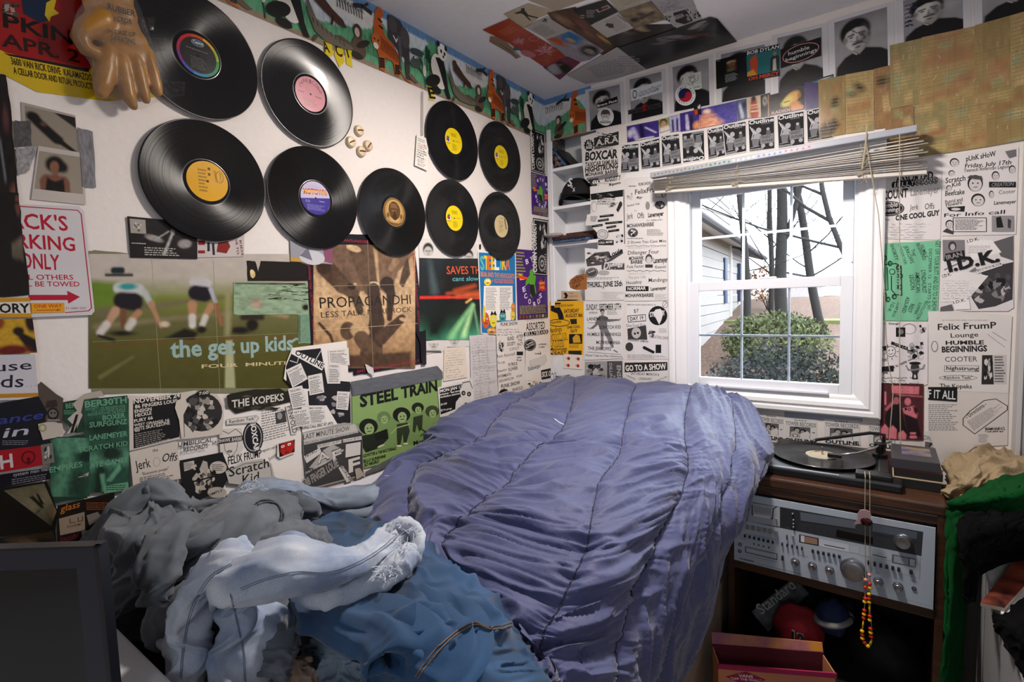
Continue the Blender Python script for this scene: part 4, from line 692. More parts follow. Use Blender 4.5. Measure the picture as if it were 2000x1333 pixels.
p.t('LAST MINUTE SHOW',652,690,1045,612,44,0x2A292B,.005).t('BROKEN HEARTED PRODUCTIONS',668,728,1105,638,20,0x4A4849).poly([(770,735),(975,690),(975,720),(775,765)],0xC6C1BC).t('THURSDAY, July 8TH',775,758,965,712,20,K,.01).poly([(985,688),(1145,660),(1148,690),(990,715)],0xC6C1BC).t('by Dover @ 5pm',990,708,1140,680,16,K,.01)
p.poly([(655,830),(790,760),(810,800),(680,890)],0xC6C1BC).t('NITRO',672,845,770,790,30,K,.02).poly([(700,930),(820,780),(900,730),(1000,780),(880,870),(830,900),(760,930)],0xA39E99)
for ch,x0,y0,x1,y1,h in (('A',770,900,880,850,90),('F',900,880,985,850,95),('I',1005,845,1140,820,120)):p.t(ch,x0,y0,x1,y1,h,K,.06).t(ch,x0+4,y0-4,x1-4,y1-4,h-8,0xC6C1BC,.02)
p.t('F',1038,970,1135,940,110,0xC6C1BC,.05).t('ONLY WE FIRING',668,985,845,890,18,0xC6C1BC,.02).t('88 FINGER LOUIE',680,1090,955,910,74,0x8F8A86,.06).poly([(950,930),(985,905),(1070,1030),(1020,1055)],0xC6C1BC).t('BOXCAR',965,925,1050,1050,30,K,.02);p.done()
p = Paper('tape_scrap','torn beige tape scrap at the lower right corner of the grey show flyer','tape','L',[(1085,940),(1110,930),(1130,930),(1165,990),(1150,1000),(1100,1030)],0xA9A094,Z7,lift=.009,m='foil');p.done()
p = Paper('band_poster','green band poster with caricature musicians and black slab letters','poster','L',[(1070,320),(1835,165),(1815,480),(1700,800),(1180,935),(1075,760)],0x7E9A5C,Z7,lift=.0035,quad=[(1070,320),(1835,165),(1840,800),(1180,940)]);p.z(*Z7)
G1,G2 = 0x4A5A38,0x2A3322
p.poly([(1085,560),(1830,420),(1830,600),(1780,700),(1180,800),(1110,700)],0x6E8852)
p.t('STEEL TRAIN',1138,415,1795,275,105,0x121410,.07)
for cx,cy,rw,c in ((1210,590,80,0x14160F),(1340,510,58,0x5F7548),(1490,490,75,0x12140E),(1628,430,52,0x1A1D14),(1750,460,58,0x353F28)):
    p.ell(cx,cy-10,rw,rw*.85,c).ell(cx+rw*.08,cy+12,rw*.52,rw*.62,0x8AA068).ell(cx-rw*.1,cy+5,rw*.08,rw*.09,G2).ell(cx+rw*.28,cy+2,rw*.08,rw*.09,G2).line([(cx-rw*.1,cy+rw*.4),(cx+rw*.25,cy+rw*.36)],rw*.07,G2)
p.poly([(1450,560),(1540,545),(1560,620),(1530,720),(1510,725),(1500,640),(1480,735),(1455,745),(1450,660)],G2).poly([(1590,500),(1670,480),(1665,600),(1640,620),(1620,560),(1605,630),(1585,620)],G2).poly([(1150,660),(1250,640),(1370,600),(1380,680),(1300,760),(1190,800),(1150,740)],0x1C2117).poly([(1260,640),(1360,600),(1365,680),(1270,700)],0x12140E).ell(1470,745,24,9,0xC9CBA6).ell(1525,725,22,8,0xC9CBA6).ell(1315,745,34,9,0xB4BC8C,rot=-.4).line([(1650,660),(1720,600)],7,G2).line([(1660,600),(1725,650)],7,G2).line([(1400,640),(1450,590),(1560,560)],8,0x90A56C)
p.t('Mon, June',1592,740,1800,680,36,0x14160F,.03).t('GRACE POTTER & THE NOCTURNALS',1130,850,1445,775,26,0x14160F,.03).t('HELLO SUNSHINE',1150,892,1355,840,26,0x14160F,.03).t('SO NEGRO',1175,920,1298,885,26,0x14160F,.03);p.done()
for q,lb in (([(1055,200),(1790,65),(1838,120),(1838,175),(1075,320)],'wide grey duct tape band across the top of the green band poster'),([(1180,965),(1330,880),(1450,820),(1440,880),(1300,950),(1190,990)],'grey duct tape strip at the bottom of the green band poster')):
    p = Paper('tape_strip',lb,'tape','L',jag(q,3,4,3),0x5A5C60,Z7,lift=.0052,m='foil',quad=[q[0],q[1],q[-2],q[-1]]);p.img(.02,.05,.98,.95,60,12,0x5E6064,[],.25,5,9);p.done()
p = Paper('handwritten_page','cream handwritten letter page above the flyer with the long-faced creature','letter','L',[(320,890),(470,880),(490,1100),(315,1130)],0xD6C9B8,Y1,lift=.003);p.hand(.06,.05,.92,.95,12,0x8C8A92,2,.006);p.done()
p = Paper('handwritten_page','large creased white handwritten sheet with ragged top below the tour poster','letter','L',jag([(500,800),(620,785),(690,820),(710,1230),(530,1270),(470,1150),(510,1100)],3,3,5),0xC4BFBE,Y1,lift=.0044,quad=[(500,800),(690,790),(710,1230),(530,1270)])
p.hand(.05,.04,.95,.97,22,0x77747C,5,.005)
for x in (.3,.62):p.line([(x,.02),(x,.98)],.006,0xA9A5A6)
for y in (.25,.5,.75):p.line([(.02,y),(.98,y)],.006,0xA9A5A6)
p.done()
p = Paper('flyer','black and white flyer with a big-eyed long-faced creature, touching the comforter','flyer','L',[(268,1175),(520,1110),(530,1300),(480,1350),(285,1390)],0xCFC9C5,Y1,lift=.0062);p.z(*Y1)
p.poly([(280,1185),(440,1150),(440,1230),(400,1330),(290,1370)],0x131214).t('MON JAN 11',285,1212,440,1178,22,0xD9D5D1,.05).t('purpose · fast times',283,1232,435,1202,14,0xD9D5D1,.04).t('revolution summer',283,1252,430,1222,14,0xD9D5D1,.04).t('$3 6:30',290,1305,335,1295,14,0xD9D5D1,.04).t('@ the garage',290,1345,370,1330,13,0xD9D5D1,.03)
p.ell(475,1200,46,70,0xC9C4C0).ell(478,1260,30,60,0xC9C4C0).ell(455,1215,15,17,K).ell(495,1222,15,17,K).ell(456,1215,7,8,0x8C8886).ell(494,1222,7,8,0x8C8886).line([(435,1180),(450,1140),(500,1130),(520,1180)],4,K).poly([(400,1280),(430,1240),(440,1300),(420,1340),(395,1330)],0xC9C4C0).line([(465,1290),(490,1292)],8,K);p.done()
p = Paper('flyer','teal strip of paper just above the comforter, under the handwritten sheet','flyer','L',[(525,1275),(700,1232),(705,1275),(520,1330)],0x3E8C98,Y1,lift=.0075);p.g(.05,.2,.95,.9,3,0x1D4A54,3);p.done()
q = [(690,705),(895,685),(905,1150),(890,1262),(712,1290)]
p = Paper('flyer','tall white punk show list flyer between the handwritten sheet and the jellybeans flyer','flyer','L',q,0xD8D0C8,Y1,lift=.0058);p.z(*Y1)
for s_,x0,y0,x1,y1,h,b in (('PUNK SHOW',725,732,848,722,26,.03),('BLIND',775,835,822,830,26,.03),('AFTER',838,820,888,812,24,.02),('THE',850,845,880,840,20,.02),('SOCIETY',772,875,832,868,26,.03),('FACT',845,875,885,868,22,.02),('COPOUT',788,910,858,900,22,0),('Rest Assured!',698,962,830,940,24,0),('The Cuffs',700,1005,755,1000,18,0),('PUTRID &',780,1022,845,1010,22,.03),('FLOWERS',782,1058,848,1042,24,.03),('Disasters',702,1068,768,1052,20,0),('WORMBATH',703,1108,800,1088,22,.02),('GROUNDFLOW',712,1140,820,1115,20,.01),('WTUNE',838,1105,880,1095,16,.01),('PUNK SHOW',728,1182,865,1150,28,.03),('PENFOLD',810,1208,885,1185,26,0)):p.t(s_,x0,y0,x1,y1,h,0x2A282A,b)
p.hand(700,745,890,800,3,0x3A383C,3,1.5).blobs(698,815,762,925,16,[K,0xA9A4A0],3).ell(750,1222,40,38,K).t('BOXCAR',716,1235,785,1208,18,0xD9D4CE,.04).rect(815,1225,870,1250,K).rect(840,915,885,940,K).hand(840,945,888,985,2,0x3A383C,4,1.5);p.done()
q = [(890,695),(1070,672),(1075,860),(1090,1100),(1065,1170),(900,1190),(905,900)]
p = Paper('flyer','white flyer headed with tall condensed letters and bubble letters, in the corner','flyer','L',q,0xDCD4CC,Y1,lift=.0066);p.z(*Y1)
p.t('SATURDAY, JULY 29TH',912,700,1040,690,12,0x8C8884).t('ASSORTED',908,765,1045,750,56,K,.03)
for k,ch in enumerate('JELLYBEANS'):x = 903+k*17;y = 795-k*2.2;p.ell(x,y-4,12,17,K).t(ch,x-7,y+8,x+6,y+7,24,0xDCD4CC,.03)
p.ell(936,868,44,42,K,rot=-.4).ell(936,868,38,36,0xA9A4A0,rot=-.4).ell(936,868,35,33,K,rot=-.4).t('humble',912,872,958,850,14,0xD9D4CE,.03).t('beginnings',908,892,965,862,13,0xD9D4CE,.02).hand(1000,850,1065,890,2,0x6A686A,3,2).blobs(960,905,1020,940,8,[0x4A484A,0xA9A4A0],2)
p.poly([(930,980),(1050,935),(1060,980),(1040,1010),(940,1020)],0xC9C2BC).t('Sideways',922,1055,1010,1030,30,0x4A6A7A,.01).poly([(1015,1050),(1085,1035),(1085,1105),(1020,1118)],K).t('SICK O',1022,1100,1084,1090,38,0xDCD4CC,.04).blobs(910,1110,1060,1180,14,[K,0xB9B2AA,0x8A9A5A,0xC9A24A,0xDCD4CC],5,.12);p.done()
# pins, tickets on left wall
for i,(cx,cy,ang,lb) in enumerate(((856,732,.2,'topmost'),(810,795,.5,'leftmost'),(906,815,.9,'rightmost'),(868,848,.1,'lowest'))):
    c = on('L',400+cx/2.857,cy/2.857);r = empty('bottle_cap',(0,c[0],c[1]),label='beige bottle cap with brown mark, %s of the four on the white wall' % lb,cat='bottle cap')
    m = MB();m.lathe([(0,.012),(.014,.0115),(.0165,.0095),(.0185,.001),(.017,.0)],(0,0,0),(1,0,0),21);m.build('cap',mat('cap_cream_print',0xC9B79A,.35,.2),r,smooth='auto')
    m = MB();m.tube([(.0125,-.011*math.cos(ang),-.011*math.sin(ang)),(.0130,0,.001),(.0125,.011*math.cos(ang),.011*math.sin(ang))],.0022,6);m.build('printed_mark',mat('cap_brown_print',0x6A3418,.4),r)
p = Paper('event_pass','white handwritten pass hanging on a cord beside the upper yellow-label record','pass','L',[(1132,15),(1215,45),(1208,272),(1118,232)],0xDCD8D2,Z5,lift=.006,th=.002,m='gloss');p.g(.1,.08,.9,.2,2,0x8C8884).hand(.1,.22,.92,.42,3,0xB5433A,3,.02).hand(.08,.42,.92,.72,4,0x3A3A3E,4,.02).hand(.15,.72,.9,.95,4,0x9A7A7A,6,.012);ps = p.done()
a = on('L',822.5,180);b = on('L',822,266);m = MB();T = ps.matrix_world.inverted()
m.tube([T @ Vector((.008,a[0],a[1])),T @ Vector((.009,(a[0]+b[0])/2,(a[1]+b[1])/2)),T @ Vector((.009,b[0],b[1]))],.0022,6);m.build('cord',mat('grey_cord',0xA9A49C,.8,.2),ps)
# ================================================================ far wall papers
F_ = 'F'
def fly(q,label,z=Y3,col=0xD9D6D6,lift=.001,m='paper',name='flyer',cat='flyer',group=None,quad=None,plane=F_):
    return Paper(name,label,cat,plane,q,col,z,group,lift,m,quad)
def T(p,*rows):
    for r_ in rows:p.t(r_[0],r_[1],r_[2],r_[3],r_[4],r_[5],r_[7] if len(r_) > 7 else 0x232124,r_[6] if len(r_) > 6 else 0)
    return p
# head-and-shoulders portrait prints, eight in a row under the ceiling
def portrait(q,label,lift,seed,cols=58,full=True,extra=None):
    p = fly(q,label,None,0xC4C4CA,lift,'gloss','portrait_print','portrait print','portrait prints under the ceiling')
    sh = [('e',.42,.29,.235,.20,-.1,.02,0x121214),('e',.44,.39,.18,.20,-.1,.015,0xC6C4C2),('e',.27,.40,.035,.05,0,.012,0x8A8886),('e',.63,.38,.03,.05,0,.012,0x6E6C6B),('p',[(.24,.34),(.3,.2),(.45,.16),(.6,.2),(.64,.32),(.57,.25),(.42,.235),(.3,.28)],.012,0x100F11),('e',.56,.42,.06,.13,0,.06,0x5E5C5C),
          ('c',.31,.345,.40,.335,.010,.012,.01,0x1E1C1D),('c',.48,.33,.57,.335,.012,.010,.01,0x1E1C1D),('e',.36,.375,.028,.012,0,.008,0x141314),('e',.52,.368,.028,.012,0,.008,0x141314),('c',.45,.38,.45,.44,.012,.02,.014,0x7A7876),('c',.42,.452,.49,.448,.006,.006,.008,0x454344),
          ('c',.39,.485,.52,.478,.016,.016,.012,0x2B292A),('c',.42,.505,.50,.50,.006,.006,.006,0x74706F),('e',.46,.545,.05,.022,0,.015,0x4A4848),('c',.42,.62,.50,.62,.05,.05,.015,0x8E8C8A),
          ('p',[(.1,1),(.13,.78),(.26,.66),(.4,.61),(.48,.66),(.58,.58),(.8,.65),(.96,.76),(1,1)],.012,0x111113),('c',.39,.62,.44,.655,.008,.008,.006,0xB9B7B5)]
    p.img(.10,.06,.90,.985,cols,int(cols*1.35),('v',[0x7C7A7E,0x9E9CA0,0x8A888D,0x6E6C70]),sh,.12,seed,3)
    if extra:extra(p)
    return p.done()
pq = [([(1143,176),(1218,158),(1222,242),(1146,258)],'black and white portrait print furthest left, wearing a black name strip and a round badge'),
      ([(1222,152),(1300,133),(1303,222),(1226,240)],'black and white portrait print second from the corner, face under a white logo sticker'),
      ([(1305,128),(1393,106),(1395,205),(1309,222)],'black and white portrait print third from the corner, face under a doodle sticker'),
      ([(1398,103),(1505,78),(1506,183),(1400,204)],'black and white portrait print mostly behind the two album covers'),
      ([(1508,70),(1616,44),(1620,165),(1510,186)],'black and white portrait print with its eyes under a black oval-logo sticker'),
      ([(1617,41),(1746,2),(1748,128),(1620,165)],'uncovered black and white portrait print with ink scratches on the face'),
      ([(1750,0),(1895,-42),(1897,62),(1752,100)],'black and white portrait print with a blue autograph beside the head'),
      ([(1900,-48),(2080,-100),(2082,20),(1902,62)],'dark portrait print at the top right corner of the picture')]
def ink(p):
    r = random.Random(4)
    for a,b in (((.3,.2),(.5,.36)),((.34,.24),(.45,.33)),((.42,.2),(.38,.34)),((.33,.42),(.6,.52)),((.35,.52),(.58,.42)),((.52,.36),(.6,.46))):p.line([a,b],.006,0x1C1A1E)
def auto(p):p.hand(.12,.12,.3,.6,6,0x1F2A50,3,.008)
for i,(q,lb) in enumerate(pq):portrait(q,lb,.0011+.0003*(i % 2),3+i,70 if i > 4 else 46,True,ink if i == 5 else auto if i == 6 else None)
def stk(q,label,z,col,lift=.0022,m='gloss',name='sticker',cat='sticker',quad=None):return fly(q,label,z,col,lift,m,name,cat,None,quad)
p = stk([(690,95),(858,35),(862,85),(692,135)],'black name strip across the eyes of the first portrait',Y2,0x0E0E10);p.t('Brace Face',.03,.78,.97,.82,.5,0xE6E6E6,.04);p.done()
cxy = (763,200);p = stk([(cxy[0]+67*math.cos(t),cxy[1]+74*math.sin(t)) for t in [6.283*i/28 for i in range(28)]],'round white badge with a smiling child, on the first portrait',Y2,0xD6D8DA,quad=[(696,126),(830,126),(830,274),(696,274)])
p.img(.12,.12,.88,.88,30,32,0xD6D8DA,[('p',[(.12,.88),(.2,.75),(.8,.75),(.88,.88)],.02,0x8A8A8C),('e',.5,.36,.28,.26,0,.02,0x4A4846),('e',.5,.52,.24,.27,0,.02,0xB9B7B5),('p',[(.25,.36),(.5,.4),(.75,.34),(.7,.2),(.3,.2)],.02,0x4A4846),('e',.41,.5,.03,.025,0,.01,K),('e',.59,.5,.03,.025,0,.01,K),('c',.4,.64,.6,.64,.025,.025,.01,0xE8E8E8)]);p.done()
p = stk([(487,650),(722,582),(723,665),(493,735)],'white sticker with bubble script over the face of the second portrait',Y4,0xCFD6DC)
p.ell(.13,.5,.07,.36,0x3A3C40).ell(.13,.5,.05,.26,0xCFD6DC).t('cooter',.24,.78,.95,.7,.5,K,.07,.1).t('cooter',.245,.75,.945,.67,.44,0xCFD6DC,.02,.1);p.done()
p = stk([(470,800),(705,745),(706,775),(472,832)],'dark italic lettering decal with a red heart below the white bubble-script sticker',Y4,0x37363A,.0023);p.ell(.52,.3,.1,.8,0x7A1C20).t('Serial Killer',.02,.85,.98,.9,.75,0x0A0A0B,.05,.2);p.done()
p = stk([(868,548),(998,518),(1004,635),(985,648),(905,655),(872,600)],'white doodle sticker of a spiky cartoon figure over the third portrait',Y4,0xC9CFCA,quad=[(868,548),(998,518),(1004,635),(880,660)])
p.ell(.5,.4,.16,.16,0x2A2C2A).ell(.5,.4,.13,.13,0xC9CFCA).line([(.35,.3),(.3,.15),(.42,.25),(.45,.08),(.52,.22),(.62,.08),(.62,.25),(.72,.2)],.02,K).line([(.5,.55),(.5,.8)],.02,K).line([(.5,.62),(.8,.5),(.85,.2)],.02,K).line([(.5,.62),(.3,.7)],.02,K).line([(.15,.55),(.15,.8)],.03,0x8A8A2A).line([(.25,.55),(.25,.8)],.03,0x8A8A2A).t('LION',.5,.97,.9,.97,.12,0x2A5A30,.03);p.done()
p = stk([(885+75*math.cos(t),690+76*math.sin(t)) for t in [6.283*i/32 for i in range(32)]],'round white badge with a red and blue swirl, left of the album covers',Y4,0xD2D4D6,.0028,quad=[(810,614),(960,614),(960,766),(810,766)])
p.ell(.5,.5,.33,.33,0x1A1E4A,32).poly([(.17+.0,.5)]+[(.5-.33*math.cos(a),.5+.33*math.sin(a)) for a in [math.pi*i/16 for i in range(17)]]+[(.5+.165+.165*math.cos(a),.5-.165*math.sin(a)) for a in [math.pi*i/8 for i in range(9)]],0xA81C2C).ell(.335,.5,.165,.165,0x1A1E4A).ell(.665,.5,.165,.165,0xA81C2C)
for i,ch in enumerate('ASIAN MAN RECORDS'):a = -2.9+i*.33;p.t(ch,.5+.39*math.cos(a)-.02,.5+.39*math.sin(a)+.03,.5+.39*math.cos(a)+.03,.5+.39*math.sin(a)+.03,.07,K,.03)
p.done()
p = stk([(1105,440),(1325,380),(1335,590),(1110,648)],'black album back cover with a small portrait window, fourth portrait behind it',Y4,0x0B0C0E,.003,name='album_cover',cat='album cover')
p.img(.35,.12,.68,.52,16,18,0x3A241A,[('e',.5,.2,.14,.05,0,.02,0x9A8C70),('e',.52,.3,.1,.1,0,.02,0x6E4030),('e',.5,.45,.12,.06,0,.03,0x4A5A3A)],.4,3).g(.3,.58,.74,.86,7,0x8C8E92,2).g(.03,.03,.15,.07,1,0x8C8E92);p.done()
p = stk([(1325,375),(1568,318),(1570,550),(1335,595)],'album cover with white and red capitals around a plain teal and orange picture',Y4,0x101214,.0034,name='album_cover',cat='album cover')
p.rect(.0,.14,1,.83,0x1F6468).poly([(.1,.3),(.3,.15),(.34,.45),(.3,.82),(.12,.82)],0xB5421F).poly([(0,.7),(.2,.62),(.3,.83),(0,.83)],0xC08A2A).poly([(.72,.4),(.85,.25),(.97,.4),(.98,.8),(.7,.8)],0x1D2A3A).ell(.85,.28,.06,.07,0x8A6A50).poly([(.8,.45),(.88,.42),(.9,.8),(.78,.8)],0xB9B49A)
p.t('BOB DYLAN',.02,.12,.98,.13,.105,0xC9CCD0,.04).t('OH MERCY',.03,.97,.97,.96,.11,0xC4381E,.04);p.done()
p = stk([(1572,360),(1866,270),(1868,405),(1575,497)],'black sticker with a red oval around typewriter words, over the fifth portrait',Y4,0x0A090B,.003)
p.ell(.5,.5,.46,.46,0x9A1A28,36).ell(.5,.5,.445,.435,0xD6CED0,36).ell(.5,.5,.435,.42,0x0C0A0C,36).t('humble',.2,.46,.72,.44,.2,0xC9C2C4,.02).t('beginnings',.13,.74,.9,.68,.18,0xC9C2C4,.02);p.done()
# purple concert photo strip
def pic(q,label,lift,shapes,bg,nz=.4,zz=Y4,seed=2,n=40,name='photo_strip',cat='photo print'):
    p = fly(q,label,zz,0x3A3060,lift,'gloss',name,cat);p.img(0.01,.02,.99,.98,n,int(n*.6),bg,shapes,nz,seed,7);return p
PU = 0x3B2C7A
pic([(460,915),(690,870),(695,990),(465,1032)],'purple tinted band photo print at the left end of the colour strip',.0012,[('c',.6,.3,.9,.7,.03,.03,.03,0xC9C4D8),('c',.2,.2,.3,.8,.06,.08,.05,0xB4AED0),('c',.45,.1,.5,.9,.05,.08,.04,0x18123A),('e',.1,.5,.08,.2,0,.05,0xD0CCE0),('c',.3,.95,.8,.95,.05,.05,.03,0xCFCAD8)],PU).done()
pic([(688,868),(765,850),(775,940),(700,965)],'small blurred photo print of a smiling face in the colour strip',.0016,[('e',.45,.3,.35,.3,0,.06,0x2A2018),('e',.45,.42,.26,.26,0,.06,0xB98C70),('p',[(.1,.65),(.9,.6),(1,1),(0,1)],.06,0xD6CFC8)],0x8A9A5A,.2,n=20).done()
pic([(765,845),(850,825),(850,950),(775,960)],'narrow purple photo print in the colour strip beside the blurred face',.0012,[('c',.3,.3,.3,.9,.08,.1,.05,0x2A205A),('c',.7,.3,.7,.9,.08,.1,.05,0x2A205A)],0xA9A4C8,n=20).done()
pic([(845,822),(985,790),(985,935),(850,955)],'blue and violet photo print of standing figures in the colour strip',.0013,[('c',.35,.2,.4,.9,.07,.1,.04,0xB9B4D0),('c',.6,.25,.6,.9,.06,.1,.04,0x1E1840),('e',.9,.8,.2,.2,0,.1,0xD8905A)],PU,.5,seed=5).done()
pic([(945,765),(998,750),(1000,830),(950,838)],'small black print with white and orange squares overlapping the colour strip',.0022,[('p',[(.5,.2),(.9,.1),(.9,.4),(.6,.45)],.03,0xD6D2CE),('p',[(.05,.45),(.5,.4),(.5,.95),(.05,.98)],.03,0xB8421C)],0x121014,0,n=16).done()
pic([(985,790),(1255,730),(1260,880),(990,932)],'violet photo print of a crowd with a bright beam, middle of the colour strip',.0012,[('c',.2,.2,.02,.9,.03,.2,.1,0xD88A6A),('c',.22,.2,.35,.9,.04,.25,.12,0xE0A080),('e',.2,.2,.08,.1,0,.05,0xF0D0C0)],0x4A4496,.5,seed=7,n=60).done()
pic([(1255,728),(1330,712),(1335,860),(1262,878)],'blue grey photo print of a drummer in the colour strip',.0014,[('c',.3,.3,.5,.8,.1,.15,.08,0xB4B8C8),('e',.75,.3,.2,.2,0,.08,0x1A2036)],0x4A5478,.5,seed=9,n=24).done()
pic([(1325,705),(1430,685),(1432,850),(1330,860)],'red and cream photo print of a striped shirt in the colour strip',.0016,[('c',.5,.3,.55,.8,.22,.3,.06,0x9A3A24),('c',.3,.4,.8,.4,.02,.02,.02,0xD9C4A8),('c',.3,.55,.8,.55,.02,.02,.02,0xD9C4A8),('c',.3,.7,.8,.7,.02,.02,.02,0xD9C4A8),('e',.5,.12,.15,.14,0,.05,0x2A1A14)],0xB9A48C,.3,seed=4,n=30).done()
pic([(1428,690),(1498,672),(1500,845),(1432,852)],'dark photo print of a masked figure left of the yellow-faced cover',.0018,[('e',.45,.3,.25,.2,0,.06,0x8C8884),('e',.45,.3,.1,.06,0,.03,K),('c',.8,.1,.8,.95,.06,.06,.03,0x9A7A5C)],0x1D1A1C,.4,n=22).done()
p = pic([(1495,690),(1745,625),(1748,790),(1500,838)],'album cover print of a tilted orange face on black with pale capitals',.0024,[('e',.62,.42,.2,.34,.5,.04,0xC99A50),('e',.5,.5,.13,.22,.6,.05,0xC9C060),('c',.72,.7,.8,.95,.14,.16,.05,0xC07A34),('c',.42,.52,.56,.5,.02,.02,.02,0x3A1A14),('e',.85,.35,.05,.1,0,.03,0x9A5A2A)],0x0E0B0A,.1,n=60,name='album_cover',cat='album cover');p.t('RADIOHEAD',.04,.97,.97,.93,.14,0xB98C88,.03).done()
pic([(1745,600),(1958,535),(1962,560),(1850,600),(1850,780),(1752,800)],'dark and turquoise photo print half under the yellowed paper',.0014,[('e',.5,.7,.6,.25,0,.06,0x1A7A9A),('e',.5,.2,.5,.2,0,.1,0x2A242A),('e',.6,.5,.2,.1,0,.06,0xC4D4DC)],0x3A343A,.4,n=24).done()
# small repeated show cards
def card(q,label,lift,flip=False):
    p = fly(q,label,Y4,0xCDCDD2,lift,'paper','show_card','show card','show cards in the row above the window')
    if flip:p.quad = p.quad[[2,3,0,1]]
    p.rect(.03,.03,.97,.97,0x17171A).t('Outline',.04,.15,.96,.15,.115,0xD2D2D6,.05).g(.5,.17,.95,.21,1,0x8C8C92)
    p.ell(.4,.36,.10,.08,0xA9A9AE).poly([(.1,.3),(.16,.26),(.34,.42),(.5,.5),(.44,.62),(.3,.7),(.14,.62),(.22,.5)],0x9A9AA0).line([(.08,.22),(.16,.36),(.3,.44)],.035,0xC4C4C8).line([(.2,.4),(.12,.62)],.03,0xC4C4C8).poly([(.12,.6),(.42,.62),(.36,.85),(.16,.84)],0x6C6C72)
    p.poly([(.42,.54),(.95,.5),(.95,.78),(.45,.8)],0x77777C).ell(.75,.36,.06,.045,0xA9A9AE).rect(.68,.41,.84,.54,0x5A5A60).g(.5,.56,.92,.64,2,0x2A2A2E).t('OUTLINE',.5,.75,.92,.74,.07,0x2A2A2E,.03)
    p.ell(.55,.85,.08,.06,0x9A9AA0).ell(.85,.84,.08,.06,0x9A9AA0).line([(.08,.86),(.4,.84)],.02,0x9A9AA0).g(.05,.9,.6,.96,2,0xC2C2C8);return p.done()
cq = [([(410,1050),(548,1035),(552,1245),(410,1258)],'show card first from the left in the row, beside the ALL AGES flyer',0),
      ([(555,1035),(700,995),(707,1215),(566,1230)],'black and white show card second from the left in the row above the window',0),
      ([(710,985),(840,965),(860,1190),(715,1212)],'black and white show card third from the left in the row above the window',0),
      ([(858,965),(1022,940),(1028,1160),(865,1185)],'black and white show card pasted upside down above the window',1),
      ([(1040,935),(1170,910),(1180,1130),(1050,1160)],'black and white show card fifth from the left, its right half overlapped by the next',0),
      ([(1150,905),(1325,875),(1330,1100),(1175,1130)],'black and white show card overlapping its left neighbour, sixth from the left',0),
      ([(1335,870),(1530,840),(1535,1080),(1345,1105)],'black and white show card below the red striped shirt print',0),
      ([(1545,835),(1745,800),(1750,1050),(1555,1080)],'black and white show card below the orange face album cover',0),
      ([(1758,800),(1850,785),(1940,1010),(1765,1035)],'black and white show card last in the row, half under the yellowed paper',0)]
cq[-1] = ([(1758,800),(1955,760),(1960,1000),(1765,1035)],cq[-1][1],0)
for i,(q,lb,fl) in enumerate(cq):card(q,lb,.0012+.0005*(i % 3 if i != 5 else 3),bool(fl))
# yellowed newspaper panels under clear packing tape
YC = [0x9A8358,0x8F7A50,0xA08A5E,0x8A6A48,0x8C8058]
def yel(q,label,seed,lift=.0026,blots=()):
    p = fly(q,label,Y5,YC[seed % 5],lift,'foil','taped_newspaper','newspaper sheet','yellowed newspaper sheets under clear tape',)
    r = random.Random(seed);sh = []
    for k in range(6):y = r.uniform(0,1);x = r.uniform(0,.6);sh.append(('p',[(x,y),(x+r.uniform(.2,.5),y-.02),(x+r.uniform(.2,.5),y+r.uniform(.08,.25)),(x,y+.12)],.05,r.choice([0x9A7250,0x8C8A62,0xA4905F,0x94704A,0x8A8F6C,0xAC9468])))
    for b in blots:sh.append(b)
    p.img(.005,.01,.995,.99,40,34,YC[seed % 5],sh,.22,seed,5)
    p.g(.03,.05,.97,.95,16,0x887650,seed,.22,.9)
    for k in range(3):x = r.uniform(.1,.9);p.line([(x,0),(x+.01,1)],.004,0x6A5A48)
    y = r.uniform(.2,.8);p.line([(0,y),(1,y-.01)],.006,0x4A4A52)
    for k in range(7):x,y = r.uniform(.02,.98),r.uniform(.02,.98);a = r.uniform(-.05,.05);p.line([(x,y),(x+a,y+r.uniform(.02,.09))],.007,0xC9C4B4)  # short pale strokes: glints of the clear tape, painted into the ink
    return p.done()
yel([(455,605),(660,565),(658,1010),(462,1042)],'yellowed newspaper sheet with two dark blots, furthest left of the taped ones',1,blots=(('e',.62,.4,.14,.06,0,.04,0x2A2118),('e',.6,.47,.12,.04,0,.04,0x3A2C1C),('p',[(.0,.8),(.6,.7),(.8,.82),(.5,.98),(0,.98)],.05,0x2E2316)))
yel([(660,562),(870,525),(875,980),(662,1008)],'yellowed newspaper sheet with a dark smudge at its upper left, second of the taped ones',2,.003,(('e',.5,.25,.2,.06,.2,.05,0x1F1A12),('e',.25,.35,.2,.03,0,.04,0x4A3A24),('p',[(.05,.55),(.9,.48),(.9,.62),(.1,.7)],.04,0x94704A)))
yel([(870,522),(1000,492),(1000,955),(880,975)],'narrow yellowed newspaper sheet with a dark starburst mark',3,.0034,(('e',.5,.2,.3,.05,0,.06,0x15130F),('e',.5,.26,.2,.04,0,.06,0x15130F)))
yel([(990,345),(1230,290),(1215,780),(1000,820)],'yellowed newspaper sheet just right of the uncovered scratched portrait',4,.0038)
yel([(1230,285),(1630,200),(1625,705),(1210,800)],'large orange and green stained newspaper sheet under the autographed portrait',5,.0042,(('p',[(0,.35),(.6,.22),(1,.25),(1,.5),(.6,.5),(.1,.45)],.04,0x94704E),('p',[(.02,.95),(.55,.8),(.62,.7),(1,.6),(1,.85),(.6,.95)],.04,0x94704E)))
yel([(1630,195),(1900,120),(1900,665),(1620,720)],'yellowed newspaper sheet with painted bright tape glints near the top right corner',6,.0046)
yel([(1895,122),(2140,50),(2140,600),(1900,665)],'yellowed newspaper sheet cut off by the right edge of the picture, upper one',7,.005)
yel([(1000,820),(1170,795),(1180,1140),(945,1165),(950,1000)],'yellowed newspaper sheet seen through the fanned blind slats',8,.0036)
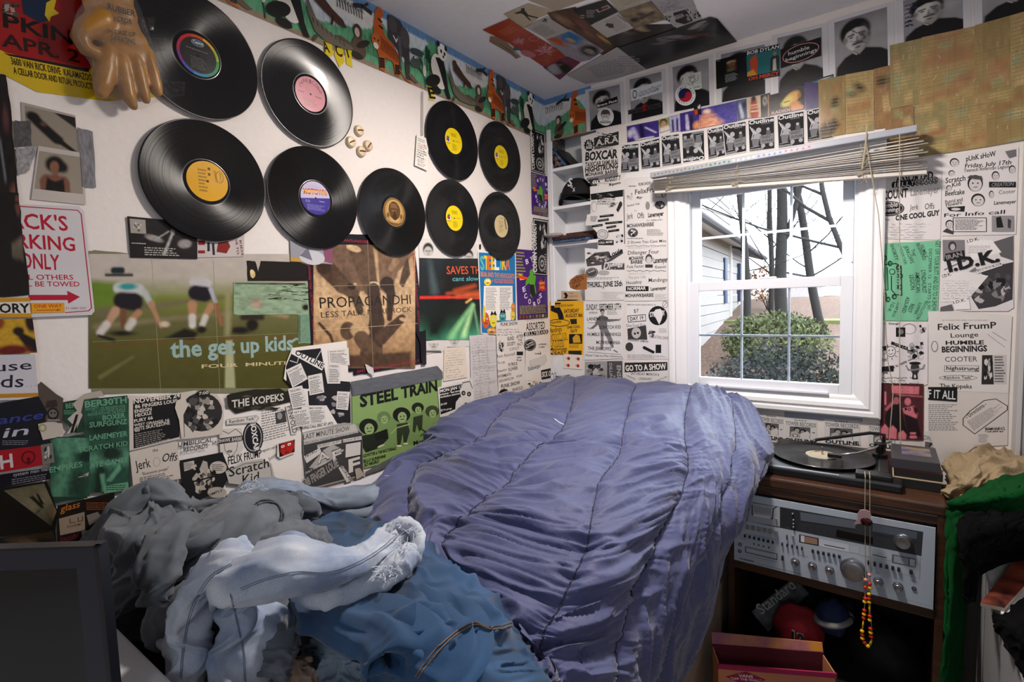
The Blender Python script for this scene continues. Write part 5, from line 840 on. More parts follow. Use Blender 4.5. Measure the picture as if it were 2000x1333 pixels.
yel([(1175,790),(1420,745),(1425,1150),(1185,1185)],'yellowed newspaper sheet with red stains right of the blind headrail',9,.004,(('p',[(.05,.6),(.95,.5),(.95,.62),(.05,.72)],.04,0x906848),))
yel([(1420,740),(1720,680),(1715,1105),(1425,1150)],'pale green tinged newspaper sheet above the hand-drawn punk show flyer',10,.0044)
yel([(1720,680),(2140,580),(2140,1030),(1715,1105)],'yellowed newspaper sheet cut off by the right edge of the picture, lower one',11,.0048)
# ---- column left of the window
p = fly(jag([(560,365),(885,280),(905,300),(880,750),(625,740),(590,700),(575,600)],3,3,2),'white flyer with ALL AGES starburst over heavy stacked band names, beside the shelves',Y2,0xD6D2D0,.002,quad=[(560,365),(895,285),(885,760),(590,750)]);p.z(*Y2)
p.poly([(628+(34 if i % 2 else 44)*math.cos(i*.2618),435+(42 if i % 2 else 54)*math.sin(i*.2618)) for i in range(24)],K).t('ALL',608,430,648,424,28,W_,.04).t('AGES',602,465,655,458,28,W_,.04)
p.poly([(668,375),(870,320),(870,430),(672,470)],0x2A292B).blobs(672,325,868,380,22,[0xC9C5C2,0x2A292B],5,.1).t('A.R.A',685,440,868,405,50,0xC9C5C2,.04).g(675,440,868,470,3,0x8C8886)
T(p,('BOXCAR',597,560,862,535,66,.07),('TAXICAB SAMURAI',597,612,862,583,36,.05,0x3A3638),('HIGHSTRUNG',597,655,864,620,40,.07),('MOHAWK BARBIE',600,690,862,660,30,.05));p.poly([(605,700),(865,655),(868,690),(620,735)],0x77757A).poly([(620,715),(700,700),(720,735),(640,745)],0x2A292B).t('4X4',655,752,705,745,30,W_,.05).t('AUGUST 7',755,735,885,715,36,K,.05).t('5pm',790,765,885,745,18,K,.04);p.done()
p = fly(jag([(635,770),(915,740),(920,1250),(700,1290),(695,1150),(640,1085),(600,1085),(610,1000),(640,990)],3,3,3),'flyer with a bottle and a big round badge, below the ALL AGES flyer',Y2,0xDAD7D7,.0014,quad=[(635,770),(918,745),(920,1250),(640,1280)]);p.z(*Y2)
p.line([(910,795),(918,1235)],6,K).poly([(640,830),(905,795),(905,850),(645,880)],K).blobs(650,810,900,870,16,[0x8C8A8A,K],3,.09).g(695,870,870,920,3,0x5A585A,2).blobs(690,870,880,950,20,[0xBDBABA,0x4A484A,0xDAD7D7],6,.12).poly([(850,960),(880,890),(895,895),(900,920),(865,980)],0x2A292B).ell(670,930,26,45,0xB9B6B6).ell(672,935,18,36,0xDAD7D7).poly([(640,1010),(700,1010),(680,1060),(640,1050)],0xA9A6A6)
for k,(x,y,w) in enumerate(((715,1005,115),(700,1040,90),(760,1060,140),(650,1085,90),(770,1095,80),(785,1125,90))):p.poly([(x,y),(x+w,y-12),(x+w,y+6),(x,y+18)],K).g(x+6,y,x+w-6,y+4,1,0xC9C5C5,k)
p.ell(738,1160,48,42,0x2A292B).ell(738,1160,44,38,0xC9C6C6).ell(738,1158,30,24,0x77757A).ell(738,1158,26,20,0xC9C6C6).blobs(835,1150,915,1240,14,[K,0xC9C6C6],4,.18).rect(705,1205,830,1245,K).t('CALL MORE',712,1235,820,1228,16,W_,.03);p.done()
p = fly([(925,700),(1240,680),(1265,1160),(1258,1240),(935,1262)],'white flyer with handwritten last line about shows, left of the window casing',Y2,0xD8D5D5,.001,quad=[(925,700),(1245,680),(1262,1240),(935,1262)]);p.z(*Y2)
T(p,('PUNK SHOW',1030,765,1130,752,24,.04),('FelixFrumP',1002,835,1235,800,40,.02),('the',995,972,1015,970,12),('Jerk',935,1035,985,1030,48,.01),('Offs',1020,1030,1075,1025,46,.01),('Lanemeyer',1108,1020,1235,1005,36,.06),('O.L. REBELLION',1095,1052,1222,1045,12,.02),('MOHAWKBARBIE',937,1105,1155,1090,30,.04),('2 Shows You Cant Miss',942,1235,1255,1222,22,.01))
p.g(950,760,1020,775,1,K).g(1140,740,1205,748,1,K).blobs(1000,845,1080,875,12,[0x8A8888,0x2A292B],3,.16).box(1172,825,1225,855,3,K).ell(1235,835,18,24,0x3A383A).ell(1237,840,11,15,0xC9C6C6).t('Random Task',940,935,1040,915,18,0x4A484A,.01).ell(1105,925,18,34,0x8A8888).ell(1205,920,42,34,0x5A585A).blobs(1165,885,1245,960,14,[K,0xC9C6C6,0x77757A],6,.15).ell(985,1145,42,36,0x4A484A).blobs(945,1110,1028,1180,12,[K,0xC9C6C6],7,.2).g(1100,1115,1240,1170,6,0x9A9898,4).g(940,1185,1100,1200,1,0x8A8888).blobs(930,800,990,890,8,[0xC4C1C1,0x8A8888],2,.2);p.done()
p = fly(jag([(528,165),(620,175),(625,160),(815,150),(820,380),(815,545),(530,545)],2,3,3),'white flyer with melting script names over a bold summer date',Y3,0xD9D7D8,.0018,quad=[(528,165),(815,150),(815,545),(530,545)]);p.z(*Y3)
p.poly([(535,250),(600,200),(700,190),(720,230),(800,175),(805,205),(720,260),(640,290),(545,300)],0x4A484A).blobs(535,190,720,290,22,[0x8A8888,0x2A292B,0xBDBABA],5,.12).t('Louie',705,235,802,195,34,K,.05,.2).rect(650,275,815,322,0x4A484A).t('Digger',662,322,812,300,50,0xD0CECE,.05,.3).ell(578,345,46,36,0x2A292B,rot=-.3).ell(578,345,40,30,0xB9B6B6,rot=-.3).ell(578,345,37,27,0x4A484A,rot=-.3).t('humble',555,348,600,332,12,W_,.02).ell(665,345,42,18,0xA9A6A6).g(540,375,810,395,2,0x9A9898,3)
T(p,('THURS., JUNE 25th',543,450,800,440,36,.05));p.g(545,410,800,420,1,0x8A8888).box(650,485,812,540,1.5,0xA9A6A8).g(660,490,800,535,4,0xB0AEB0,2);p.done()
p = fly([(835,150),(1118,140),(1128,545),(820,550)],'white flyer of three handwritten bills divided by wavy lines',Y3,0xD7D4D4,.0022);p.z(*Y3)
T(p,('WEDNESDAY JULY 1ST',840,175,1115,160,16,.0,0xA9A6A8),('Dillenger Four',840,215,1065,205,28,.01),('MOHAWK',848,255,955,250,26,.05),('BARBIE',860,280,945,278,24,.05),('Lanemeyer',1025,275,1126,268,40,.05),('Fuzz Factor',835,312,955,306,22,.01),('Keener',1038,315,1118,310,22,.01),('FRIDAY JULY 10',845,360,1000,355,14,0,0xA9A6A8),('The Jerk Offs',842,390,970,385,20,0,0x8A8888),('Mandingo',990,412,1125,408,28,.01),('Houseboy',830,430,940,422,26,.01),('Lanemeyer',1005,475,1118,465,26,.05),('MOHAWKBARBIE',822,522,1025,518,24,.05))
p.ell(992,245,26,36,0x4A484A).ell(992,255,20,28,0xC4C1C1).rect(965,285,1020,308,0x3A383A).line([(835,328+3*math.sin(0))]+[(835+i*14,331+4*math.sin(i*1.7)) for i in range(1,21)],3,K).line([(835+i*14,150+3*math.sin(i*1.3)) for i in range(21)],2,K).rect(826,442,990,478,K).t('NORMAR',838,472,970,468,24,W_,.03).g(1035,500,1120,540,4,0xA9A6A8);p.done()
p = fly(jag([(520,560),(805,550),(808,965),(525,975)],2,4,4),'white flyer of a dancing suited man with spaghetti-western capitals',Y3,0xD9D7D7,.0026,quad=[(520,560),(805,550),(808,965),(525,975)]);p.z(*Y3)
G5 = 0x6A686B
p.ell(655,620,17,16,0x2A282A).ell(657,635,13,18,0x9A9796).poly([(630,660),(655,650),(690,665),(700,680),(780,680),(785,690),(710,700),(690,700),(690,740),(660,760),(640,760),(625,720),(590,750),(560,752),(600,720),(612,690)],G5).poly([(640,755),(690,740),(730,830),(738,885),(722,890),(690,820),(660,770),(665,840),(660,900),(640,900),(645,830)],0x77757A).line([(738,905),(765,920)],8,G5).line([(550,742),(572,752)],7,0x9A9796).line([(775,682),(790,678)],7,0x9A9796)
T(p,('SUNDAY, SEPTEMBER 27TH',540,615,792,610,42,.03),('GORILLA',558,640,622,638,12,.02),('LANEMEYER',545,690,700,688,24,.02),('SCRATCH KID',632,752,790,748,24,.02),('HUMBLE BEGINNINGS',548,802,790,802,24,.02),('MOTHERMANIA',612,860,785,862,24,.02),('THE JERKOFFS',552,902,718,908,24,.02),('Matter Tube is a Man Adventure',535,948,800,958,16,.0));p.g(690,615,770,650,3,0x8A8888).line([(545,918),(790,935)],2,K).line([(550,706),(620,705)],2,K);p.done()
p = fly([(828,555),(1118,550),(1132,570),(1130,968),(828,972)],'white flyer with a black disc logo and a boxed DAY 19, beside the casing',Y3,0xD9D7D9,.0012,quad=[(828,555),(1125,550),(1130,968),(828,972)]);p.z(*Y3)
p.ell(1056,655,68,70,K).poly([(1020,640),(1040,610),(1075,605),(1095,640),(1080,690),(1065,720),(1045,680)],0xD9D7D9).t('STRONEY',1000,665,1110,650,34,0xD9D7D9,.06).ell(1108,575,20,24,K).ell(1108,575,17,21,0xD9D7D9).line([(1095,590),(1120,560)],3,K)
p.poly([(836,655),(968,645),(970,695),(840,705)],K).poly([(841,660),(964,650),(966,690),(844,700)],0xD9D7D9);T(p,('DAY 19',856,692,952,682,26,.04),('$7',882,635,918,632,26,0),('One Cool Guy',828,738,965,732,22,0),('PRESIDENT LEMON',838,835,985,850,14,.03),('THE DATING GAME',990,815,1132,830,22,.0,0x5A585C),('AMERICAN LEGION, SADDLE BROOK, NJ',832,580,1040,582,9,.01))
p.poly([(835,750),(970,725),(980,830),(840,825)],0x3A383A).ell(900,780,34,40,0xB9B6B8).ell(890,785,8,8,K).ell(912,780,8,8,K).blobs(975,740,1055,820,12,[0x5A585C,0xC4C1C3,K],3,.2).ell(850,880,28,32,0x3A383A).poly([(945,880),(960,875),(1035,915),(1025,930),(950,895)],K).poly([(1040,865),(1080,865),(1080,925),(1040,925)],K).g(836,935,1120,965,4,0xA9A6A8).g(1062,745,1130,780,4,0xB0AEB0);p.done()
p = fly([(528,988),(800,980),(800,1220),(530,1240)],'dark photocopied flyer with sideways capitals, rising from behind the comforter',Y3,0x9A989A,.0014);p.z(*Y3)
p.blobs(530,990,690,1150,40,[0x3A383A,0x77757A,0xB9B6B8,K],8,.14).rect(690,985,800,1225,0x4A484C).t('ENSIGN',760,1015,765,1180,30,0xB9B6B8,.02).t('DILLINGER',705,1000,712,1180,22,0xB9B6B8,.01).t('H2O',732,1090,735,1150,22,0xB9B6B8,.01);p.done()
p = fly([(812,995),(1125,990),(1135,1200),(812,1210)],'white flyer urging a show in cartoon capitals, at the top of the comforter',Y3,0xD6D4D4,.002);p.z(*Y3)
p.poly([(815,995),(1124,990),(1126,1050),(816,1066)],0x2E2C2E);T(p,('GO TO A SHOW',820,1058,1122,1045,46,.11,0x0E0E10),('GO TO A SHOW',824,1055,1118,1042,40,.05,W_),('SATURDAY MARCH 6',860,1082,1065,1092,20,.01),('LYNDHURST',920,1120,1012,1122,18,.01),('LANEMEYER',828,1092,892,1122,12,.0),('SCRATCH KID',1040,1138,1125,1100,12,.0),('HOME 33',1065,1150,1120,1172,12,.02,0x6A2A1A));p.done()
p = fly([(1100,20),(1240,0),(1260,40),(925,60)] and [(885,760),(935,650),(1020,600),(1240,640),(1245,700),(930,700)],'blank white paper scrap above the flyer left of the casing',Y2,0xE0DEDE,.0006);p.done()
# under-shelf items on the wall
p = fly([(262,552),(522,546),(515,940),(272,935)],'bright yellow photocopied flyer for a Saturday in August, under the shelves',Y3,0xE0A81C,.0022);p.z(*Y3)
p.poly([(282,562),(355,562),(350,600),(370,640),(378,680),(340,680),(330,640),(282,620)],K).poly([(305,575),(450,568),(455,592),(310,596)],0xE0A81C);T(p,('★PUNK ROCK SHOW★'.replace('★','*'),310,592,450,588,16,.03),('SATURDAY',378,635,488,630,26,.05),('AUGUST 8th',388,668,512,664,26,.05),('ONE COOL',400,750,495,742,18,.06),('GUY',425,778,478,772,20,.06),('Mandingo',272,780,365,765,34,.04,0x7A5A14),('BOXCAR',274,838,405,828,46,.08),('RABIES',274,885,380,876,42,.08),('NOWHERE',302,910,400,906,18,.04),('EAST',310,936,398,932,22,.04))
p.t('BOXCAR',277,835,402,825,40,0xE0A81C,.03).t('RABIES',277,882,377,873,36,0xE0A81C,.03).ell(342,707,80,28,K).ell(342,707,75,23,0xC9A040).ell(342,707,71,20,0xE0A81C).t('Humble',280,716,360,706,22,K,.02).poly([(420,680),(470,678),(472,715),(430,718)],0x2A2414).rect(415,788,510,858,K).poly([(440,815),(465,790),(490,800),(500,850),(445,852)],0xC99A24).g(415,862,505,890,3,0x8A6A1A).rect(272,892,300,935,K).poly([(276,915),(296,900),(296,930)],0xE0A81C).rect(410,908,505,938,0x2A2414);p.done()
p = fly([(425,395),(465,365),(520,352),(545,360),(545,462),(470,470),(425,455),(415,420)],'brown luggage tag with black marker words hanging at the lowest shelf',Y3,0x9A6234,.004,name='luggage_tag',cat='tag',quad=[(415,365),(540,352),(545,465),(420,470)]);p.z(*Y3).ell(474,371,7,8,K).ell(474,371,3,4,0xB9A07A).t('GREEN',440,430,522,395,36,K,.0,.1).t('DAY',448,465,500,435,24,K,.0,.1).line([(462,455),(500,425)],2.5,K);p.done()
p = fly(jag([(358,478),(485,478),(500,500),(515,560),(495,560),(485,540),(357,538)],2,2,3),'small tan tag printed with a black figure, above the yellow flyer',Y3,0xC2A482,.003,name='paper_tag',cat='tag');p.z(*Y3).poly([(375,490),(395,488),(408,510),(398,530),(376,530),(388,515)],K).t('THE',412,502,445,500,14,0x6A5A4A,.0).t('MISSION',414,525,475,520,14,0x6A5A4A,.0);p.done()
p = fly([(378,932),(515,940),(507,1045),(372,1035)],'cream card with four red berry buttons below the yellow flyer',Y3,0xDDD4C8,.003,name='button_card',cat='card');p.z(*Y3)
for x,y in ((410,965),(480,968),(408,1015),(478,1018)):p.ell(x-4,y-3,16,9,0xB9B2AC).ell(x+2,y,10,12,0xA91E24)
p.done()
p = fly(jag([(285,1060),(300,960),(372,940),(372,1040),(520,1050),(520,1190),(270,1200)],2,3,3),'white sheet with curly outlined letters just above the comforter, beside the corner',Y3,0xDCDDE0,.0016);p.z(*Y3).t('O3',285,1130,325,1125,60,0x5A5A60,.0,.1).t('ENT',325,1135,430,1125,44,0x6A6A70,.0).ell(375,1112,46,26,0xB9BCC2).t('ENT',328,1133,425,1123,40,0x3A3A40,.0);p.done()
# ---- right of the window
p = fly([(160,180),(470,150),(475,120),(665,90),(655,690),(640,700),(150,690)],'white flyer with giant uneven band names right of the window, behind the blind cords',Y6,0xD4D1D3,.0014,quad=[(160,170),(660,95),(655,692),(150,698)]);p.z(*Y6)
T(p,('ASSORTED',330,285,600,262,56,.06),('DISCOUNT',168,418,418,388,60,.06),('Lanemeyer',438,382,645,358,50,.04,0x8A888A),('Jerk',432,485,495,480,40,.0),('Offs',540,480,610,474,44,.0),('ONE COOL GUY',330,560,650,520,36,.08),('$',210,308,235,306,34,.0),('As Friends Rust',158,555,290,562,16,.0),('JULY 22',488,150,560,142,20,0,0x77757A))
for k,ch in enumerate('JELLYBEANS'):x = 320+k*33;y = 312-k*4;p.ell(x,y-8,19,26,K).ell(x,y-8,15,21,0xD4D1D3 if k > 4 else K).t(ch,x-11,y+8,x+11,y+6,30,K if k > 4 else 0xD4D1D3,.04)
p.ell(285,474,108,54,K,30,-.04).ell(285,474,100,47,0xA9A6A8,30,-.04).ell(285,474,96,43,K,30,-.04).t('humble',220,472,345,458,34,0xC9C5C7,.02).t('beginnings',200,505,362,490,30,0xC9C5C7,.02).hand(160,575,650,690,6,0x8A888A,3,2);p.done()
p = fly([(665,90),(1220,30),(1200,660),(665,672)],'white hand-drawn punk show flyer with many little cartoon heads, at the right edge',Y6,0xD2CED0,.0018);p.z(*Y6)
T(p,('pUnK sHoW',840,132,1055,92,36,.04),('Friday, July 17th',830,180,1165,152,30,.03),('Teaneck American Legion',822,210,1150,180,24,.02),('Scratch',690,290,835,270,38,.03),('Kid',740,318,800,305,30,.03),('Beefcake',688,382,828,368,36,.03),('Putrid and',690,440,815,418,26,.02),('Flowers',695,462,810,440,26,.02),('Cooter',1075,370,1195,360,28,0,0x4A484C),('Lanemeyer',1040,445,1200,435,26,.03),('For Info call',680,535,1120,510,26,.02))
for cx,cy,rx,ry in ((755,140,34,32),(735,218,24,22),(905,290,56,60),(1052,235,28,32),(1172,190,24,30),(1022,370,18,26),(925,410,50,46),(720,585,30,30),(715,325,20,20)):p.ell(cx,cy,rx,ry,0x2A282A).ell(cx+2,cy+ry*.15,rx*.82,ry*.82,0xC2BEC0).ell(cx-rx*.3,cy,rx*.1,ry*.1,K).ell(cx+rx*.35,cy,rx*.1,ry*.1,K).line([(cx-rx*.2,cy+ry*.5),(cx+rx*.3,cy+ry*.45)],rx*.1,K)
p.poly([(845,250),(870,232),(950,238),(960,265),(905,262)],0x4A484A).rect(1005,280,1198,320,K).t('CREATION',1020,315,1180,308,26,0x77757A,.05).poly([(1120,60),(1200,45),(1200,95),(1150,110)],0x6A686B).poly([(700,465),(830,455),(825,495),(720,490)],K).ell(765,478,34,10,0xC2BEC0).box(745,540,985,640,4,K).g(760,550,970,628,9,0x8A888A,2).rect(1025,525,1185,640,0x8A888A).poly([(1055,540),(1090,530),(1110,610),(1060,612)],K).poly([(1140,545),(1165,560),(1160,620),(1140,610)],0x3A383A).poly([(670,640),(700,615),(750,640),(745,660)],0x3A383A);p.done()
p = fly(jag([(155,728),(480,715),(655,702),(635,1225),(565,1220),(560,1285),(130,1280),(145,930),(230,900),(225,790)],2,3,3),'mint green flyer turned sideways with a hand-drawn street band, right of the window',Y6,0x6FB592,.0024,quad=[(155,720),(655,702),(640,1285),(130,1280)]);p.z(*Y6)
T(p,('GET OFF YOUR BUTT AND GO TO A SHOW',620,710,592,1215,26,.01),('DECEMBER 12   STARTS 5:30',572,765,560,1200,18,.0),('HUMBLE',510,740,540,830,20,.01),('BEGINNINGS',478,730,528,850,20,.01),('THE',440,770,450,820,20,.01),('JERKOFFS',390,745,438,872,22,.01),('RANDOM TASK',345,735,395,880,18,.0),('SHORTY',288,735,330,850,20,.01),('LYNDHURST',515,920,522,1085,26,.01),('AMERICAN',470,935,478,1080,26,.01),('LEGION',430,955,440,1060,26,.01),('REVOLUTION',545,1140,478,1270,18,.0),('SUMMER',500,1150,462,1235,18,.0),('REST',440,1160,412,1220,24,.01),('ASSURED',408,1110,375,1225,22,.01),('SOAP BOX',345,1150,300,1255,18,.0),('I.D.K',305,1150,270,1215,20,.01))
p.poly([(150,940),(190,940),(188,1070),(148,1070)],K).line([(190,990),(225,1050)],3,K)
for x,y in ((250,830),(290,870),(250,1100),(275,1130),(235,860),(320,1110),(350,900),(365,960),(360,1040)):p.ell(x,y,18,20,0x1F3A2C).ell(x+3,y+2,9,10,0x5A9A7A)
p.line([(235,1100),(240,880),(330,870),(370,890),(375,1100),(330,1095),(300,1060),(300,960)],7,0x12241A).line([(235,1060),(275,1060),(270,900)],6,0x12241A).ell(305,930,22,22,0x2A4A38).ell(305,930,16,16,0x6FB592).g(340,900,370,1060,8,0x2E5A44).hand(150,1085,185,1240,4,0x2E5A44,3,2);p.done()
p = fly([(668,688),(1180,665),(1182,1190),(1140,1215),(645,1215),(655,1100)],'white collage flyer with huge slab initials and tilted photos, right edge',Y6,0xCFCBCE,.0026,quad=[(668,688),(1180,665),(1182,1205),(648,1215)]);p.z(*Y6)
p.poly([(670,700),(830,700),(835,860),(672,850)],0x77757A).ell(740,745,30,36,0x3A383A).ell(742,752,18,24,0xA9A6A8).poly([(690,800),(825,775),(832,830),(680,858)],K).t('IRAN',700,845,815,815,34,0x8A888A,.05).poly([(1035,715),(1180,670),(1180,850),(1090,820)],0x5A585C).poly([(850,700),(1025,700),(1095,790),(880,850)],0xDDDADC).t('I.D.K.',850,722,935,700,22,K,.02).g(860,740,1030,800,5,0x9A9899,2)
p.poly([(850,930),(1180,860),(1175,1130),(1050,1180),(930,1200),(880,1120)],0x3A383C).blobs(860,880,1175,1190,34,[0x77757A,K,0xA9A6A8,0x4A484C],5,.12).poly([(655,960),(840,925),(1000,960),(880,1100),(830,1140),(660,1150)],0xD6D3D5).t('I.D.K.',672,975,735,955,22,K,.02).hand(670,985,960,1130,8,0x9A9899,4,2)
p.line([(680,915),(870,830),(890,850)],5,K).t('I.D.K.',715,930,1085,850,84,K,.07).poly([(890,930),(1090,860),(1100,885),(900,950)],0xDDDADC).t('THE KING OF THE NEW MILLENIUM',895,942,1095,880,18,K,.02).poly([(740,1140),(860,1130),(870,1200),(760,1205)],0xDDDADC).t('I.D.K.',750,1162,838,1142,20,K,.02).poly([(655,1185),(735,1165),(750,1210),(650,1215)],0x5A585C);p.done()
p = fly([(115,172),(535,180),(532,600),(205,700),(105,600)],'white flyer crowded with doodled suns and stick figures, below the mint flyer',Y7,0xD2CED2,.002,quad=[(118,172),(535,180),(532,610),(105,605)]);p.z(*Y7)
p.line([(148,205),(150,250),(140,300),(125,310)],8,K).ell(148,195,10,11,K).line([(150,225),(210,202)],6,K).line([(150,255),(165,300)],6,K).ell(405,220,50,38,0x8A888A).ell(405,222,44,32,0xD2CED2).rect(315,210,380,275,K).ell(350,240,18,18,0x77757A).poly([(285,305),(470,370),(465,395),(280,325)],K).t('THE LATENT',300,325,455,385,14,0xA9A6A8,.02).poly([(120,370),(260,332),(266,362),(130,398)],0x2A282A).g(135,345,255,385,1,0xA9A6A8).ell(280,375,34,38,K).ell(280,375,30,34,0xD2CED2).ell(268,368,4,6,K).ell(292,366,4,6,K).line([(265,388),(280,396),(296,386)],4,K)
for k in range(9):a = k*.7;p.line([(280+40*math.cos(a),375+44*math.sin(a)),(280+54*math.cos(a),375+58*math.sin(a))],4,K)
p.blobs(370,290,530,440,26,[K,0x77757A,0xD2CED2,0xA9A6A8],3,.14).t('alphaspider',115,485,270,430,24,0x77757A,.02).poly([(140,490),(300,470),(300,510),(150,515)],K).t('e La Pyo',145,532,260,525,16,K,.04).t('One is nasty one',265,505,440,425,16,K,.02).ell(445,490,30,42,0x3A383C).ell(445,455,40,10,K).line([(385,470),(400,500),(440,500),(500,490),(510,465)],12,0x8A888A).line([(435,520),(430,560),(460,560),(455,520)],10,K).blobs(470,185,532,260,10,[K,0xA9A6A8],5,.2)
p.hand(120,545,510,600,3,K,3,3).hand(135,625,205,690,3,0x8A888A,3,2).t('Pi.P. Etc. Things',160,190,335,188,12,K,.01);p.done()
p = fly([(535,100),(700,95),(1110,130),(1085,660),(540,640)],'white flyer with a clean centred list of band names in mixed typefaces, right edge',Y7,0xCECAC9,.0032,quad=[(535,98),(1112,98),(1088,660),(540,650)]);p.z(*Y7)
T(p,('Felix FrumP',602,228,1003,215,42,.03),('Lounge',690,280,880,272,30,.02),('HUMBLE',655,328,918,325,26,.06),('BEGINNINGS',630,380,940,372,38,.07),('COOTER',652,445,872,442,34,.0),('highstrung',660,500,880,505,26,.03),('Random Task°',645,562,840,562,20,.02),('The Kopeks',615,622,835,628,28,.02));p.box(648,472,882,512,3,K).ell(740,555,130,18,K).ell(740,555,126,15,0xCECAC9).t('Random Task°',645,562,840,562,20,K,.02).rect(902,398,1072,598,0xB9B5B5).poly([(905,400),(975,400),(985,600),(900,600)],0x2A282A).blobs(905,405,985,595,12,[0x8A888A,K,0xC4C0C0],4,.2).g(990,405,1065,590,10,0x4A484A,3).g(630,155,970,165,1,0xA9A6A8).ell(580,340,24,38,0x77757A).ell(580,340,18,32,0xCECAC9).line([(940,255),(1060,345)],3,0x77757A).line([(975,240),(1070,300)],4,0x8A888A);p.done()
p = fly([(540,640),(1085,655),(1078,1015),(850,1030),(620,1200),(540,920)],'white directions sheet with a boxed text shaped like a coffin, right edge',Y7,0xC6C1BE,.0026,quad=[(540,640),(1085,655),(1072,1190),(560,1200)]);p.z(*Y7)
p.g(538,735,745,920,14,0x77757A,3).line([(775,835),(820,785),(920,710),(1000,700),(1078,748),(1078,775),(855,940),(775,880),(775,835)],6,K).t('- Directions -',805,835,940,740,24,K,.02).q((790,850),(1030,710),(1070,760),(850,925)).g(0.02,.1,.98,.95,10,0x77757A,2).z(*Y7).hand(925,895,1060,930,2,K,4,4).g(880,940,950,1000,7,0x8A888A).g(850,1015,985,1070,6,0x8A888A,4).ell(1037,640,28,16,0x8A888A).t('DRINKING',930,915,1062,912,20,K,.02);p.done()
p = fly([(210,590),(505,598),(502,985),(205,968)],'pink tinted photocopy of two seated people, leaning above the videotape stack',Y7,0x4A2430,.0036,m='paper',name='photo_flyer',cat='flyer');p.z(*Y7)
PK = 0xC8707C
p.img(212,596,500,978,60,80,0x4A2228,[('p',[(285,608),(475,615),(472,668),(288,660)],3,PK),('c',315,672,495,684,5,5,3,0xA85A62),('c',243,655,243,735,6,6,3,PK),('e',318,705,32,34,0,4,0x1E1216),('e',318,712,20,26,0,4,0xA85A62),('e',394,708,30,28,0,4,0x26161A),('e',396,718,22,26,0,4,PK),('p',[(270,740),(350,735),(360,800),(400,960),(250,930),(240,820)],4,0x150E12),('p',[(360,765),(440,745),(465,800),(455,840),(370,800)],4,PK),('p',[(430,745),(465,770),(460,810),(440,790)],4,0x2A161C),('p',[(370,800),(460,835),(490,960),(400,960)],5,0x1E1216),('c',250,770,300,720,10,10,4,0xA85A62),('p',[(212,905),(240,870),(265,900),(262,970),(208,965)],3,PK),('p',[(270,900),(295,880),(322,910),(318,975),(268,970)],3,PK),('p',[(332,930),(365,915),(388,945),(382,978),(330,975)],3,PK),('c',418,935,445,935,8,8,2,PK),('c',418,960,450,960,10,10,2,PK)],.15,4,8)
p.ell(383,770,9,9,0x2A161C).ell(407,770,11,11,0x2A161C).ell(407,770,6,6,PK)
for x in (330,360,400,440):
    for y in (625,650):p.ell(x,y,3,3,0x6A2A34)
p.done()
p = stk([(535,618),(735,618),(732,718),(535,705)],'black strip of condensed white capitals beside the pink photocopy',Y7,0x101416,.0042,'paper');p.t('F IT ALL',.0,.84,.95,.86,.66,0xC9CED0,.02);p.done()
# show cards below the window
def towercard(q,label,lift):
    p = fly(q,label,W3,0xC9C8C8,lift,'paper','store_show_card','show card','store show cards below the window')
    p.t('live show at:',.3,.09,.68,.1,.06,0x2A282A,.04).t('TOWER RECORDS',.03,.29,.97,.32,.16,0x77777A,.05).rect(.16,.34,.80,.80,0x5A585A)
    p.ell(.38,.46,.10,.10,0x26242A).ell(.39,.5,.07,.08,0x9A9896).ell(.57,.52,.10,.10,0x1A181C).ell(.56,.55,.06,.07,0x8A8886).poly([(.2,.58),(.32,.52),(.5,.66),(.45,.8),(.18,.8)],0xA9A6A4).poly([(.5,.62),(.72,.5),(.79,.6),(.78,.8),(.48,.8)],0xC4C2C0).ell(.34,.72,.09,.07,0x2A282A).ell(.34,.72,.06,.05,0xC9C8C8).ell(.9,.55,.05,.02,0x55535A).t('OUTLINE',.03,.97,.97,.99,.13,K,.07);return p.done()
for i,(q,lb) in enumerate((([(275,92),(440,108),(432,275),(275,255)],'store show card nearest the comforter, lowest left below the window'),([(445,122),(655,135),(650,290),(440,275)],'store show card between the leftmost one and the turntable spindle'),([(700,130),(930,140),(935,300),(700,290)],'store show card right behind the tonearm of the turntable'),([(985,155),(1065,162),(1210,172),(1205,335),(985,310)][:1]+[(1210,170),(1205,330),(985,312)],'store show card mostly hidden behind the pink photocopy and videotapes'),([(1322,205),(1550,232),(1535,430),(1318,400)],'store show card right of the videotape stack'))):towercard(q,lb,.0008+.0004*i if i < 3 else .0010)
p = fly([(440,80),(950,115),(950,150),(700,140),(440,118)],'pale grey tape band under the window casing',W3,0x9FA4B4,.0003,'foil','tape_strip','tape');p.done()
# ================================================================ ceiling collage
def cei(q,label,col,lift,bg,shapes=(),nz=.3,n=40,seed=1,name='magazine_page',m='gloss',z=Y8):
    p = Paper(name,label,'magazine page','C',q,col,z,'magazine pages taped to the ceiling',lift,m)
    if bg is not None:p.img(.01,.01,.99,.99,n,int(n*.8),bg,shapes,nz,seed,6)
    return p
cei([(205,250),(290,260),(420,395),(385,410),(345,375),(200,290)],'torn page edge with tiny walking figures beneath the red-orange page',0x8A7460,.0006,0x8A7A66,[('c',.2,.3,.25,.7,.03,.03,.02,K),('c',.4,.5,.45,.9,.03,.03,.02,K),('e',.8,.8,.1,.1,0,.05,0xB9A49A)],.3,24).done()
cei([(152,205),(335,125),(455,205),(325,290)],'plain red-orange page at the left corner of the ceiling collage',0x9A3820,.0022,0x9A3820,(),.08).g(.25,.35,.85,.75,6,0xB86A50,2).done()
